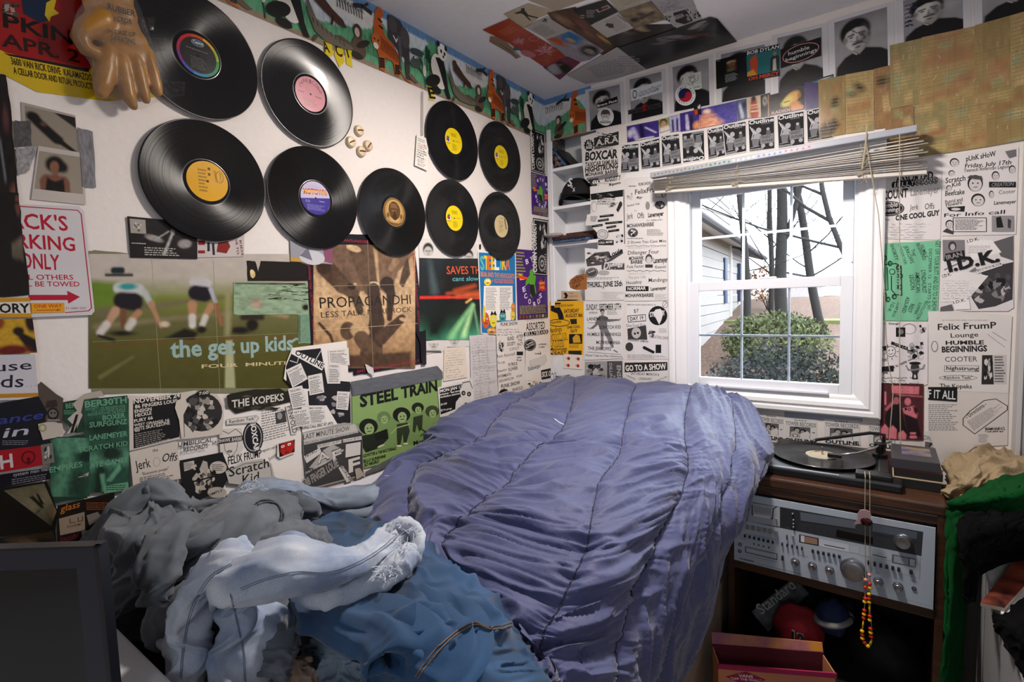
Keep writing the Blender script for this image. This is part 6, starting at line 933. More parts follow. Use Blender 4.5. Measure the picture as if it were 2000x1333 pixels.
cei([(300,95),(470,20),(660,75),(540,125),(450,195),(335,125)],'cream page with a black silhouette dancer on the ceiling',0xA89B84,.0012,0xAA9E86,(),.1).z(*Y8).poly([(370,78),(385,85),(420,70),(420,55),(445,52),(445,68),(470,100),(540,118),(535,125),(465,110),(490,138),(480,140),(440,100),(420,90),(385,95)],0x1A1712).done()
cei([(470,0),(560,-60),(900,-60),(900,-10),(700,60),(660,75)],'beige blank page cut off by the top of the picture',0xA09484,.0008,0xA39786,(),.15).done()
cei([(330,290),(450,205),(640,320),(830,420),(690,550),(575,465)],'pink lotus flower page on the ceiling',0x9A3A24,.0016,0x9A3A26,(('e',.3,.5,.1,.1,0,.1,0x8A3020),),.3)
p = cei([(325,290),(455,205),(750,385),(580,465)],'pink lotus flower page on the ceiling, right of the red-orange page',0x9A3A24,.0018,0x983A26,(),.25);p.z(*Y8)
for cx,cy,s_ in ((405,285,.75),(590,345,1.15)):
    for k in range(13):a = -math.pi/2+(k-6)*.42;L_ = 75*s_*(1-.25*(k % 2));p.poly([(cx,cy+15*s_),(cx+L_*.55*math.cos(a-.16),cy+L_*.36*math.sin(a-.16)),(cx+L_*math.cos(a),cy+L_*.55*math.sin(a)),(cx+L_*.55*math.cos(a+.16),cy+L_*.36*math.sin(a+.16))],[0xB97A84,0xA9646E,0xC99AA0][k % 3])
p.ell(470,370,55,22,0xB06A72,rot=.3).ell(510,265,38,18,0xA9646E).ell(510,265,30,12,0x9A3A26).ell(390,335,24,12,0x3A5A64).done()
cei([(450,185),(600,110),(760,210),(600,270)],'white page of small text with a short bold heading on the ceiling',0xA29E98,.0024,None).t('JIM',.72,.2,.92,.12,.12,K,.05).g(.08,.2,.62,.85,13,0x5A5856,2,.4,1).done()
cei([(590,268),(760,200),(1000,350),(900,415),(830,430),(740,395)],'page with blue and orange stars and a curly dark-haired head',0x8C8890,.002,0x8A868E,[('p',[(.2,.1),(.9,0),(1,.4),(.5,.5)],.08,0x2A6A9A),('e',.15,.15,.2,.2,0,.08,0xA9522A),('e',.55,.3,.1,.1,0,.05,0xA98A5A),('e',.55,.78,.38,.2,0,.06,0x14110F),('e',.5,.8,.16,.12,0,.04,0x8A8078)],.35,50,3).done()
cei([(575,465),(745,390),(835,430),(690,553)],'violet page with a dark long-haired figure at the lower point of the collage',0x5A2A44,.0028,0x6A2A4A,[('e',.3,.4,.3,.35,0,.06,0xA09AA0),('c',.55,.2,.5,.8,.12,.2,.06,0x120E10),('e',.52,.3,.06,.08,0,.04,0x8A5A50)],.4,30,5).done()
cei([(600,85),(800,45),(1110,335),(990,380),(840,320),(660,170)],'long brown and ochre page running across the middle of the ceiling collage',0x4A3226,.0014,0x4E3426,[('e',.2,.2,.15,.1,0,.08,0x8A6A50),('e',.5,.5,.1,.1,0,.06,0x6A4A34),('e',.8,.7,.12,.1,0,.06,0x8A6A2A),('e',.6,.3,.1,.1,0,.06,0x6A3A3A),('c',.7,.6,.9,.9,.02,.02,.02,0xA98A2A)],.6,60,6).done()
cei([(780,60),(1010,-10),(1100,75),(905,165)],'black ceiling page with tiny white words and a white-framed box',0x141216,.0026,None).z(*Y8).poly([(940,62),(1025,28),(1045,48),(960,82)],0xA9A6A4).poly([(950,62),(1022,34),(1035,48),(963,76)],0x6A1A1A).t('P',975,72,1000,60,22,K,.08).g(875,62,945,118,5,0x9A9896).g(835,95,870,125,2,0x9A9896).done()
cei([(905,170),(1095,78),(1205,190),(1020,258)],'white text page with a small dark figure photo, right of the ochre page',0xA9A6A2,.003,None).z(*Y8).q((910,170),(1090,85),(1200,188),(1022,252)).g(.42,.1,.9,.9,14,0x6A6866,2,.4,1).t('INFERNO',.93,.1,.97,.6,.05,K,.04).poly([(.35,.3),(.46,.25),(.6,.4),(.5,.62),(.38,.55)],0x2A2826).done()
cei([(1020,-20),(1280,-80),(1340,-10),(1100,75)],'faded cream page at the top edge of the picture, above the black page',0x9A9584,.001,0x9C9786,(),.15).g(.2,.2,.9,.8,9,0x77745E,2,.3).done()
cei([(1100,78),(1330,0),(1440,130),(1205,190)],'sepia photo page of a crowd scene on the ceiling',0x6A5C4C,.0022,0x74664F,[('e',.2,.6,.12,.12,0,.06,0x1E1814),('c',.4,.6,.8,.5,.05,.05,.05,0x2A221A),('e',.5,.4,.1,.12,0,.05,0x2E261E),('e',.7,.3,.2,.1,0,.08,0x9A8A70)],.7,50,7).done()
cei([(1310,0),(1595,-60),(1640,45),(1400,105)],'pale grey sketch page at the top of the ceiling collage',0x9A9A9E,.0014,None).hand(.1,.15,.9,.85,7,0x5A585C,3,.012).done()
cei([(1400,95),(1630,38),(1685,130),(1490,185)],'white page with black circus-like lettering on the ceiling',0xA5A3A4,.002,None).z(*Y8).poly([(1480,85),(1570,60),(1620,140),(1560,165),(1500,150)],0x1F1D1F).t('DESIGN',1490,135,1560,110,26,0xA5A3A4,.05).blobs(1560,45,1680,150,26,[K,0x8A888A,0xA5A3A4],5,.12).blobs(1410,85,1490,150,12,[K,0x8A888A],3,.15).done()
cei([(1000,255),(1200,170),(1500,165),(1500,230),(1140,345),(1070,320)],'dark and tan page with a reclining pale arm on the ceiling',0x2A2420,.0016,0x2C2622,[('c',.4,.5,.95,.15,.06,.1,.05,0x94826A),('e',.2,.3,.1,.1,0,.05,0x4A4038),('c',.35,.2,.5,.1,.03,.03,.03,0x7A6C58)],.4,44,8).done()
p = cei([(1090,330),(1740,112),(1790,125),(1930,288),(1310,505)],'large glossy black and white page of a long-haired bearded man lying among papers',0x1A191B,.0034,0x1C1B1D,[('p',[(.16,.3),(.34,.12),(.44,.3),(.3,.62)],.02,0x6C6A6C),('c',.2,.25,.32,.5,.014,.014,.01,0x141315),('c',.32,.2,.2,.55,.014,.014,.01,0x141315),('c',.7,.35,.85,.22,.09,.06,.03,0x8A888A),('e',.82,.35,.07,.12,.3,.02,0x9A9899),('e',.80,.32,.04,.02,0,.01,0x141315),('e',.83,.44,.04,.06,0,.02,0x2A282A),('c',.6,.55,.75,.5,.04,.08,.04,0x5A585A),('e',.5,.8,.3,.08,0,.06,0x3A383A),('p',[(.05,.3),(.12,.2),(.16,.3),(.1,.4)],.02,0x5A585A)],.6,100,9)
p.t('WANTED',.31,.42,.36,.72,.05,0x8A2A2E,.03).done()
cei([(740,520),(1090,320),(1325,500),(870,580)],'crumpled white text sheet between the collage and the portraits',0xA5A2A2,.0042,None,m='paper').z(*Y8).q((880,470),(1060,395),(1180,490),(960,540)).g(0,0,1,1,9,0x6A686A,2,.35,1).z(*Y8).ell(1215,470,22,12,0x8A888A).ell(1215,470,18,9,0xA5A2A2).g(1100,380,1250,460,5,0x8A888A).done()
# ================================================================ window blind
M_rail = mat('blind_rail_grey',0x9BA0AC,.4,noise=.03);M_slat = mat('blind_slat_cream',0xC9C4BC,.5,noise=.05,scale=8);M_cord = mat('blind_cord',0xA59A86,.8,.1)
bl = empty('window_blind',(1.03,-.045,2.02),label='crooked cream window blind pulled up unevenly under a grey headrail with star stickers',cat='window blind')
def bp_(name,m,mt,**k):
    m.v = [(v[0]-1.03,v[1]+.045,v[2]-2.02) for v in m.v];return m.build(name,mt,bl,**k)
bp_('headrail',MB().box((.578,-.085,2.008),(1.484,-.045,2.030),.003),M_rail)
NS = 13;r = random.Random(7)
for k in range(NS):
    t = k/(NS-1);m = MB();zl = 1.998-.0035*k+r.uniform(-.001,.001);zr = 1.990-.109*t**.9 if k < 8 else 1.990-.109*(.62+.38*(k-7)/(NS-8));tw = math.radians(r.uniform(-8,14)+(22 if k < 7 else 4));n = 14
    vs = [];fs = []
    for i in range(n+1):
        u = i/n;x = .585+.018*r.random()*0+u*(.905+.012*(k % 3));z = zl+(zr-zl)*u-.006*math.sin(math.pi*u)*(1+.5*math.sin(k));tt = tw*(u)
        for j in range(4):
            w_ = -.0125+.025*j/3;c = .0018*(1-(2*j/3-1)**2)
            vs.append((x,-.066+w_*math.cos(tt),z+w_*math.sin(tt)+c))
    for i in range(n):
        for j in range(3):a = i*4+j;fs.append((a,a+1,a+5,a+4))
    o = bp_('slat',m.add(vs,fs),M_slat,smooth=True);md = o.modifiers.new('thick','SOLIDIFY');md.thickness = .0007
m = MB();m.hexa([(.595,-.08,1.941),(1.512,-.08,1.868),(1.512,-.052,1.868),(.595,-.052,1.941),(.595,-.08,1.951),(1.512,-.08,1.879),(1.512,-.052,1.879),(.595,-.052,1.951)]);bp_('bottom_rail',m,M_slat)
for x in (.665,.93,1.34):
    m = MB()
    for q in range(3):
        pts = [(x+r.uniform(-.012,.012),-.083+.008*math.sin(i*2+q),2.0-(.050+.105*(x-.6)/.9)*i/9) for i in range(10)];m.tube(pts,.0009,5)
    for q in range(3):m.tube([(x+.02*math.cos(a*.9+q),-.087,1.956-.07*(x-.6)/.9+.008*math.sin(a*1.3+q)) for a in range(7)],.0009,5)
    bp_('ladder_cord',m,M_cord)
st_cols = [0x8F8A5A]*14+[0x1F7A50]*5+[0xC4C8CE]*5+[0x24408A]*5+[0xC4304A]*5
for i,c in enumerate(st_cols):
    x = .598+i*.0146 if i < 34 else 1;x = .60+.0158*i+.00005*i*i;a0 = r.uniform(0,1);m = MB()
    pts = [(.0062*math.cos(a0+math.pi*j/5)*(1 if j % 2 == 0 else .42),.0062*math.sin(a0+math.pi*j/5)*(1 if j % 2 == 0 else .42)) for j in range(10)]
    m.prism(pts,0,.0004,(np.array([x,-.0851,2.019+r.uniform(-.002,.002)]),np.array([1.,0,0]),np.array([0,0,1.]),np.array([0,-1.,0])))
    bp_('star_sticker',m,mat('foil_star_%06x' % c,c,.35,.3))
def cordpx(pts,y,rr=.0016):return MB().tube([at(px,py,1,y) for px,py in pts],rr,6)
bp_('pull_cord',cordpx([(1757,262),(1757,480),(1757,700),(1759,882)],-.09),M_cord)
bp_('pull_cord',cordpx([(1690,270),(1700,330),(1716,420),(1727,560),(1733,700),(1745,760),(1736,872)],-.088),M_cord)
bp_('tilt_wand',cordpx([(1694,245),(1690,290),(1684,330)],-.088,.003),M_cord)
# right edge: closet door standing against the wall
M_door = mat('closet_door_grey',0x8E8F93,.5,noise=.04,scale=5)
dx = at(1986,600,1,0)[0]
d1 = empty('door_1',(dx,-.03,0));d1['kind'] = 'structure'
MB().box((.012,-.03,0),(.62,.028,2.2),.003).build('door_panel',M_door,d1)
MB().box((0,-.036,0),(.012,.03,2.24),.002).build('door_edge',mat('door_edge_paint',0xB4B3B5,.4,.05),d1)
MB().tube([(.012,-.045,1.90),(.012,-.045,2.02)],.010,10).build('door_pull',mat('dark_metal',0x2A2A2E,.35,metal=.8),d1)
# ================================================================ records on the wall
def proj(P):
    d = np.array(P,float)-CAM;z = d@CF;return (1000+FPX*(d@CR)/z,666.5-FPX*(d@CU)/z)
def vinyl_mat():
    m = bpy.data.materials.new('black_vinyl');m.use_nodes = True;nt = m.node_tree;b = nt.nodes['Principled BSDF']
    b.inputs['Base Color'].default_value = (.006,.006,.007,1);b.inputs['Roughness'].default_value = .30;b.inputs['Anisotropic'].default_value = .92;b.inputs['Specular IOR Level'].default_value = .26
    tg = nt.nodes.new('ShaderNodeTangent');tg.direction_type = 'RADIAL';tg.axis = 'Z';nt.links.new(tg.outputs[0],b.inputs['Tangent'])
    b.inputs['Coat Weight'].default_value = .12;b.inputs['Coat Roughness'].default_value = .04
    tc = nt.nodes.new('ShaderNodeTexCoord');ln = nt.nodes.new('ShaderNodeVectorMath');ln.operation = 'LENGTH';nt.links.new(tc.outputs['Object'],ln.inputs[0])
    n = nt.nodes.new('ShaderNodeTexNoise');n.noise_dimensions = '1D';n.inputs['Scale'].default_value = 260;n.inputs['Detail'].default_value = 3;nt.links.new(ln.outputs['Value'],n.inputs['W'])
    r = nt.nodes.new('ShaderNodeMapRange');r.inputs['To Min'].default_value = .13;r.inputs['To Max'].default_value = .27;nt.links.new(n.outputs['Fac'],r.inputs['Value']);nt.links.new(r.outputs[0],b.inputs['Roughness']);return m
M_vin = vinyl_mat()
def disc_mesh(r=.1505,n=96):
    return MB().lathe([(.0036,.0006),(.0036,.0022),(.050,.0024),(.0515,.0016),(.058,.0015),(.060,.0021),(.145,.0021),(.147,.0026),(r-.0008,.0026),(r,.0018),(r,.0008),(r-.001,0),(.0036,0)],(0,0,0),(0,0,1),n)
rec0 = None
def record(c,label,art,col,tilt=(0,0)):
    global rec0
    root = bpy.data.objects.new('vinyl_record',None);COL.objects.link(root);root.empty_display_size = .05;tag(root,label,'record','vinyl records on the left wall')
    n = Vector((1,tilt[0],tilt[1])).normalized();e2 = Vector((0,0,1));e2 = (e2-n*e2.dot(n)).normalized();e1 = e2.cross(n)
    O = np.array([.0105,c[0],c[1]]);M = Matrix(((e1[0],e2[0],n[0],O[0]),(e1[1],e2[1],n[1],O[1]),(e1[2],e2[2],n[2],O[2]),(0,0,0,1)))
    root.matrix_world = M
    if rec0 is None:rec0 = disc_mesh().build('disc',M_vin,root,smooth='auto')
    else:d = rec0.copy();COL.objects.link(d);d.parent = root
    fr = (O+np.array(n)*.0024,np.array(e1),np.array(e2),np.array(n))
    def P(a,b):return proj(fr[0]+fr[1]*a+fr[2]*b)
    r = .0495;pts = [P(r*math.cos(t),r*math.sin(t)) for t in [-6.28318*i/40 for i in range(40)]]
    p = Paper('paper_label',None,None,fr,pts,col,None,lift=0,th=.0001,quad=[P(-r,r),P(r,r),P(r,-r),P(-r,-r)],m='gloss');art(p);p.ell(.5,.5,.03,.03,0x050505)
    o = p.done();mw = o.matrix_world.copy();o.parent = root;o.matrix_parent_inverse = M.inverted();return root
def a_cap(p):
    cs = [0xB5451F,0xC99A1E,0x8FA32A,0x2A8A3A,0x2A7A6A,0x2A7AA9,0x3A4A9A,0x6A2A7A,0x9A1E3A,0xB01E22]
    for i in range(40):a0 = math.pi*2*i/40-1.9;a1 = a0+math.pi*2/40+.01;c = cs[int(i/4)];p.poly([(.5+.5*math.cos(a0),.5+.5*math.sin(a0)),(.5+.5*math.cos(a1),.5+.5*math.sin(a1)),(.5+.43*math.cos(a1),.5+.43*math.sin(a1)),(.5+.43*math.cos(a0),.5+.43*math.sin(a0))],c)
    p.ell(.5,.2,.15,.08,0x8FA9B4).ell(.5,.2,.14,.07,0x2A3A44).t('Capitol',.39,.22,.62,.22,.07,0xC9D4D8,.02).g(.22,.36,.78,.40,1,0x77777A).g(.3,.55,.7,.85,7,0x5A5A5C,2)
def a_pink(p):
    for i,ch in enumerate('CAPRICORN'):a = math.pi*(1.15+.105*i*.85);p.t(ch,.5+.37*math.cos(a)-.035,.5+.34*math.sin(a)+.03,.5+.37*math.cos(a)+.04,.5+.34*math.sin(a)+.03,.12,0x7A4A50,.01)
    p.g(.1,.48,.35,.54,1,0x8A5A60).g(.66,.5,.92,.56,1,0x8A5A60).g(.25,.64,.75,.9,5,0xB07A80,3)
def a_epic(p):p.ell(.80,.35,.10,.15,0x8A6A10).ell(.80,.35,.08,.13,0xD8A01E).t('EPIC',.79,.25,.80,.45,.05,0x7A5A10,.02).t('STEREO',.66,.2,.70,.5,.05,0x7A5A10,.03).g(.28,.2,.5,.8,7,0x8A6A18,2).g(.52,.12,.6,.4,2,0x5A4410)
def a_mot(p):
    p.poly([(.5-.5*math.cos(a),.5-.5*math.sin(a)+.0) for a in [math.pi*i/20-.12 for i in range(21)]],0xB9B2CC).g(.15,.12,.85,.28,5,0x8A84A8,3,.2).t('MOTOWN',.1,.42,.9,.36,.16,0xB5341E,.07).t('MOTOWN',.1,.39,.9,.33,.10,0xE0A82A,.04).g(.15,.58,.32,.66,2,0x9A94C0).g(.62,.55,.85,.62,1,0x9A94C0).g(.2,.7,.8,.88,6,0x8A84B8,4,.4,1)
def a_brown(p):
    p.ell(.5,.5,.47,.47,0x6A4A26,36).ell(.5,.48,.43,.43,0xA98450,36).ell(.5,.46,.32,.38,0xB99A66,36).ell(.5,.44,.27,.32,0x5A3E22,30).g(.34,.2,.66,.36,4,0x9A7A4A,2).g(.38,.42,.62,.5,2,0x9A7A4A).ell(.5,.66,.1,.12,0x3E2A18)
    for x in (.2,.8):p.ell(x,.68,.08,.16,0x9A7846,rot=.3).ell(x,.62,.05,.08,0x6A4A26)
    p.g(.3,.86,.7,.92,1,0x4A3420)
def a_atco(rot):
    def f(p):
        p.poly([(.06,.42),(.2,.36),(.28,.44),(.26,.6),(.08,.62)],0xD8D8D0).ell(.17,.44,.08,.07,0x2A6A3A).ell(.15,.5,.08,.07,0xB5341E).ell(.19,.53,.05,.05,0x1E3A7A).t('ATCO',.08,.66,.28,.66,.05,0x14120A,.04)
        p.g(.3,.47,.42,.5,1,0x2A240A).g(.62,.47,.9,.5,1,0x14120A).g(.35,.2,.72,.34,3,0x6A5A10,2).g(.4,.62,.68,.88,8,0x8A7A14,3)
    return f
def a_cream(p):p.poly([(.72,.1),(.8,.16),(.9,.6),(.84,.62)],0x3A342A).g(.3,.25,.68,.8,8,0x8A7E64,2).g(.42,.1,.7,.18,1,0x8A7E64)
cA = on('L',383,112)
for c,lb,art,col in (((cA[0],cA[1]),'black record with a rainbow-ringed black label, highest and furthest left',a_cap,0x171416),((-1.3379,2.1293),'black record with a pink label and a bright lamp glint, top row',a_pink,0xC4808A),((-1.6476,1.8227),'large looking black record with an orange-yellow label, lowest left',a_epic,0xD09A16),((-1.3419,1.8241),'black record with a violet and white label',a_mot,0x3A3088),((-1.0338,1.8189),'black record with a brown engraved-looking label',a_brown,0x8A6838),((-.7091,2.1368),'black record with a yellow label, upper one nearest the hanging pass',a_atco(0),0xD8BE14),((-.3966,2.1395),'black record with a yellow label, upper one nearest the corner',a_atco(0),0xCDB416),((-.7229,1.8332),'black record with a yellow label, lower one beside the brown-label record',a_atco(0),0xD8C014),((-.4134,1.8324),'scratched black record with a cream label, nearest the corner in the lower row',a_cream,0xC0AE82)):
    record(c,lb,art,col)
# ---- rubber glove in a plastic bag
M_glove = mat('rubber_glove_tan',0x9A6A1E,.38,noise=.25,scale=18,bump=.5)
M_clear = bpy.data.materials.new('clear_plastic');M_clear.use_nodes = True;nt = M_clear.node_tree;nt.nodes.clear()
o_ = nt.nodes.new('ShaderNodeOutputMaterial');mx = nt.nodes.new('ShaderNodeMixShader');tr = nt.nodes.new('ShaderNodeBsdfTransparent');g_ = nt.nodes.new('ShaderNodeBsdfGlossy');g_.inputs['Roughness'].default_value = .12
nz = nt.nodes.new('ShaderNodeTexNoise');nz.inputs['Scale'].default_value = 45;bpn = nt.nodes.new('ShaderNodeBump');bpn.inputs['Strength'].default_value = 1;bpn.inputs['Distance'].default_value = .01
nt.links.new(nz.outputs['Fac'],bpn.inputs['Height']);nt.links.new(bpn.outputs[0],g_.inputs['Normal']);mx.inputs[0].default_value = .16
nt.links.new(tr.outputs[0],mx.inputs[1]);nt.links.new(g_.outputs[0],mx.inputs[2]);nt.links.new(mx.outputs[0],o_.inputs[0])
def L3(zx,zy,x,zf=Z1):c = at(zf[0]+zx/zf[2],zf[1]+zy/zf[2],0,x);return c
gc = L3(760,300,.0)
gl_ = empty('rubber_glove',(0,gc[1],gc[2]),label='tan rubber glove with marker writing hanging fingers down in a clear bag, top left',cat='glove')
m = MB();S = lambda v:(v[0],v[1]-gc[1],v[2]-gc[2])
def fing(pts,rs,x=.034):m.tube([S(L3(a,b,x)) for a,b in pts],rs,12);[m.ball(S(L3(a,b,x)),r_,12) for (a,b),r_ in ((pts[0],rs[0]),(pts[-1],rs[-1]))]
for (a,b,rx,rz) in ((720,60,.055,.05),(740,160,.056,.045),(800,260,.055,.045),(850,340,.055,.04),(700,-60,.052,.06)):m.ball(S(L3(a,b,.030)),(.017,rx*.95,rz),16)
fing([(700,350),(690,450),(665,560),(655,600)],[.018,.020,.019,.014]);fing([(790,400),(810,520),(840,640),(868,690)],[.016,.017,.015,.010])
fing([(880,390),(910,500),(935,600),(950,650)],[.014,.014,.013,.010],.036);fing([(960,370),(990,460),(1015,560),(1030,600)],[.014,.014,.013,.010],.032)
fing([(660,130),(560,190),(520,250),(560,320),(620,340)],[.026,.022,.018,.016,.014],.036)
g1 = m.build('glove_body',M_glove,gl_,smooth=True);rm = g1.modifiers.new('r','REMESH');rm.mode = 'VOXEL';rm.voxel_size = .0035;rm.use_smooth_shade = True;sm = g1.modifiers.new('s','SMOOTH');sm.iterations = 6
m = MB();q = [(540,-60),(900,-60),(930,120),(1060,450),(1075,640),(960,700),(870,735),(790,660),(720,640),(620,650),(590,500),(600,400),(470,300),(460,180)]
vs = [S(L3(a,b,.052+.004*math.sin(i*2.1))) for i,(a,b) in enumerate(q)];c0 = S(L3(760,300,.060));m.add([c0]+vs,[(0,i+1,(i+1) % len(vs)+1) for i in range(len(vs))]);b1_ = m.build('plastic_bag',M_clear,gl_,smooth=True)
sb = b1_.modifiers.new('s','SUBSURF');sb.levels = 2;sb.render_levels = 2
m = MB()
for k,(s_,x0,y0,x1,y1,h) in enumerate((('RUBBER',700,60,880,110,40),('PROTECTOR',640,110,860,160,34),('IN CASE OF',700,215,880,240,30),('SWEATING',720,260,880,290,34))):
    v,f = text_geo(s_,.03);A = np.array(S(L3(x0,y0,.0545)));B = np.array(S(L3(x1,y1,.0545)));U_ = np.array(S(L3(x0,y0-h,.0545)))-A;m.add([A+(B-A)*a+U_*b for a,b in v],f)
m.build('marker_writing',mat('marker_ink',0x1A1410,.5),gl_)
for i,(q,lb) in enumerate((([(940,240),(1090,250),(1080,330),(985,340)],'shiny clear tape patch on the rainbow-label record, upper one'),([(1070,525),(1205,535),(1200,620),(1130,600),(1080,650)],'shiny clear tape patch on the rainbow-label record, lower one'),([(905,110),(1010,115),(1000,200),(930,190)],'faint clear tape patch beside the cuff of the rubber glove'))):
    p = MB();n = 6;vs = []
    for a in range(n+1):
        for b in range(n+1):
            u,v = a/n,b/n;x = (1-v)*((1-u)*q[0][0]+u*q[1][0])+v*((1-u)*q[-1][0]+u*q[2][0]);y = (1-v)*((1-u)*q[0][1]+u*q[1][1])+v*((1-u)*q[-1][1]+u*q[2][1]);vs.append(L3(x,y,.016+.004*hash2(a*1.,b*1.,i)))
    p.add(vs,[(a*(n+1)+b,a*(n+1)+b+1,(a+1)*(n+1)+b+1,(a+1)*(n+1)+b) for a in range(n) for b in range(n)]);c = np.mean(vs,0);o = p.build('tape_strip',M_clear,smooth=True,origin=c);tag(o,lb,'tape')
# ================================================================ cloth
from mathutils.bvhtree import BVHTree
def node(n):
    px,py,v = n[0],n[1],n[2]
    if isinstance(v,tuple):return at(px,py,{'x':0,'y':1,'z':2}[v[0]],v[1])
    return at(px,py,2,v)
def catmull(P,t):
    """P: (n, ...) control rows, t: parameter array in [0, n-1]"""
    n = len(P);i = np.clip(np.floor(t).astype(int),0,n-2);f = (t-i).reshape((-1,)+(1,)*(P.ndim-1));g = lambda k:P[np.clip(k,0,n-1)]
    p0 = np.where((i == 0).reshape(f.shape),2*P[0]-P[1],g(i-1));p3 = np.where((i == n-2).reshape(f.shape),2*P[-1]-P[-2],g(i+2));p1,p2 = g(i),g(i+1)
    return .5*((2*p1)+(-p0+p2)*f+(2*p0-5*p1+4*p2-p3)*f**2+(-p0+3*p1-3*p2+p3)*f**3)
def net_mesh(name,rows,mt,nu,nv,disp,parent=None,thick=.006,origin=None,flip=False):
    P = np.array([[node(n) for n in r_] for r_ in rows]);R_,C_ = P.shape[:2]
    tu = np.linspace(0,R_-1,nu);tv = np.linspace(0,C_-1,nv);Q = catmull(P,tu);Q = np.swapaxes(catmull(np.swapaxes(Q,0,1),tv),0,1)
    du = np.gradient(Q,axis=0);dv = np.gradient(Q,axis=1);N = np.cross(du,dv);N /= np.linalg.norm(N,axis=2,keepdims=True)+1e-12
    if (N[...,2].mean() < 0):N = -N
    U,V = np.meshgrid(tu,tv,indexing='ij');Q = Q+N*disp(U,V)[...,None]
    m = MB();k = nv;m.v = [tuple(x) for x in Q.reshape(-1,3)];m.f = [(i*k+j,i*k+j+1,(i+1)*k+j+1,(i+1)*k+j) for i in range(nu-1) for j in range(nv-1)];m.m = [0]*len(m.f)
    nrm = np.cross(Q[1,0]-Q[0,0],Q[0,1]-Q[0,0])
    if np.cross(du[nu//2,nv//2],dv[nu//2,nv//2])[2] > 0:m.f = [f[::-1] for f in m.f]
    o = m.build(name,mt,parent,smooth=True,origin=origin);s_ = o.modifiers.new('thickness','SOLIDIFY');s_.thickness = thick;s_.offset = -1
    return o,Q
def denim(name,col,col2,fade=None,rough=.9,sc=6):
    m = bpy.data.materials.new(name);m.use_nodes = True;nt = m.node_tree;b = nt.nodes['Principled BSDF'];b.inputs['Roughness'].default_value = rough;b.inputs['Sheen Weight'].default_value = .15;b.inputs['Specular IOR Level'].default_value = .2
    tc = nt.nodes.new('ShaderNodeTexCoord');n = nt.nodes.new('ShaderNodeTexNoise');n.inputs['Scale'].default_value = sc;n.inputs['Detail'].default_value = 6;nt.links.new(tc.outputs['Object'],n.inputs[0])
    mp = nt.nodes.new('ShaderNodeMapping');mp.inputs['Scale'].default_value = (1400,1400,200);mp.inputs['Rotation'].default_value = (.6,.3,.5);nt.links.new(tc.outputs['Object'],mp.inputs[0]);n2 = nt.nodes.new('ShaderNodeTexNoise');n2.inputs['Scale'].default_value = 1;nt.links.new(mp.outputs[0],n2.inputs[0])
    r = nt.nodes.new('ShaderNodeValToRGB');r.color_ramp.elements[0].position = .35;r.color_ramp.elements[1].position = .68;r.color_ramp.elements[0].color = srgb(col)+(1,);r.color_ramp.elements[1].color = srgb(col2)+(1,);nt.links.new(n.outputs['Fac'],r.inputs[0])
    mm = nt.nodes.new('ShaderNodeMix');mm.data_type = 'RGBA';mm.blend_type = 'MULTIPLY';mm.inputs[0].default_value = .3;nt.links.new(r.outputs[0],mm.inputs[6]);r2 = nt.nodes.new('ShaderNodeValToRGB');r2.color_ramp.elements[0].position = .35;r2.color_ramp.elements[1].position = .6;r2.color_ramp.elements[0].color = (.35,.37,.42,1);nt.links.new(n2.outputs['Fac'],r2.inputs[0]);nt.links.new(r2.outputs[0],mm.inputs[7]);nt.links.new(mm.outputs[2],b.inputs['Base Color'])
    bp = nt.nodes.new('ShaderNodeBump');bp.inputs['Strength'].default_value = .2;bp.inputs['Distance'].default_value = .0006;nt.links.new(n2.outputs['Fac'],bp.inputs['Height']);nt.links.new(bp.outputs[0],b.inputs['Normal']);return m
def bvh_of(o):
    me = o.data;L_ = Vector(o.location);return BVHTree.FromPolygons([v.co+L_ for v in me.vertices],[tuple(p.vertices) for p in me.polygons])
def drape_line(bv,pts,r_,n,up=.001,dense=6):
    """a thread laid on a cloth surface along picture points"""
    P = []
    pp = np.array(pts,float);tt = np.linspace(0,len(pp)-1,(len(pp)-1)*dense+1);pp = catmull(pp,tt)
    for x,y in pp:
        d = Vector(ray(x,y)).normalized();h = min((b_.ray_cast(Vector(CAM),d) for b_ in (bv if isinstance(bv,list) else [bv])),key=lambda q:q[3] if q[0] else 1e9)
        if h[0]:nn = h[1] if h[1].dot(d) < 0 else -h[1];P.append(np.array(h[0]+nn*up))
    return P
# bed
BEDX = .97
M_sheet = mat('bed_sheet_pale',0xB4B4BE,.9,noise=.06,scale=10);M_boxs = mat('box_spring_tan',0x9A8878,.9,noise=.08,scale=30,bump=.4);M_bwhite = mat('white_furniture_laminate',0xC9CBD0,.45,noise=.02)
bed = empty('bed',(.5,-1.0,0),label='bed along the left wall, buried under comforter and jeans, with a white footboard',cat='bed')
MB().box((-.48,-.96,.50),(BEDX-.5,.97,.80),.03).build('mattress',M_sheet,bed);MB().box((-.48,-.96,.08),(BEDX-.5,.97,.50),.01).build('box_spring',M_boxs,bed)
MB().box((-.485,-1.065,0),(BEDX-.5,-1.022,.995),.004).build('footboard',M_bwhite,bed)
for x in (-.45,.42):
    for y in (.9,-.9):MB().box((x-.02,y-.02,0),(x+.02,y+.02,.08)).build('leg',M_bwhite,bed)
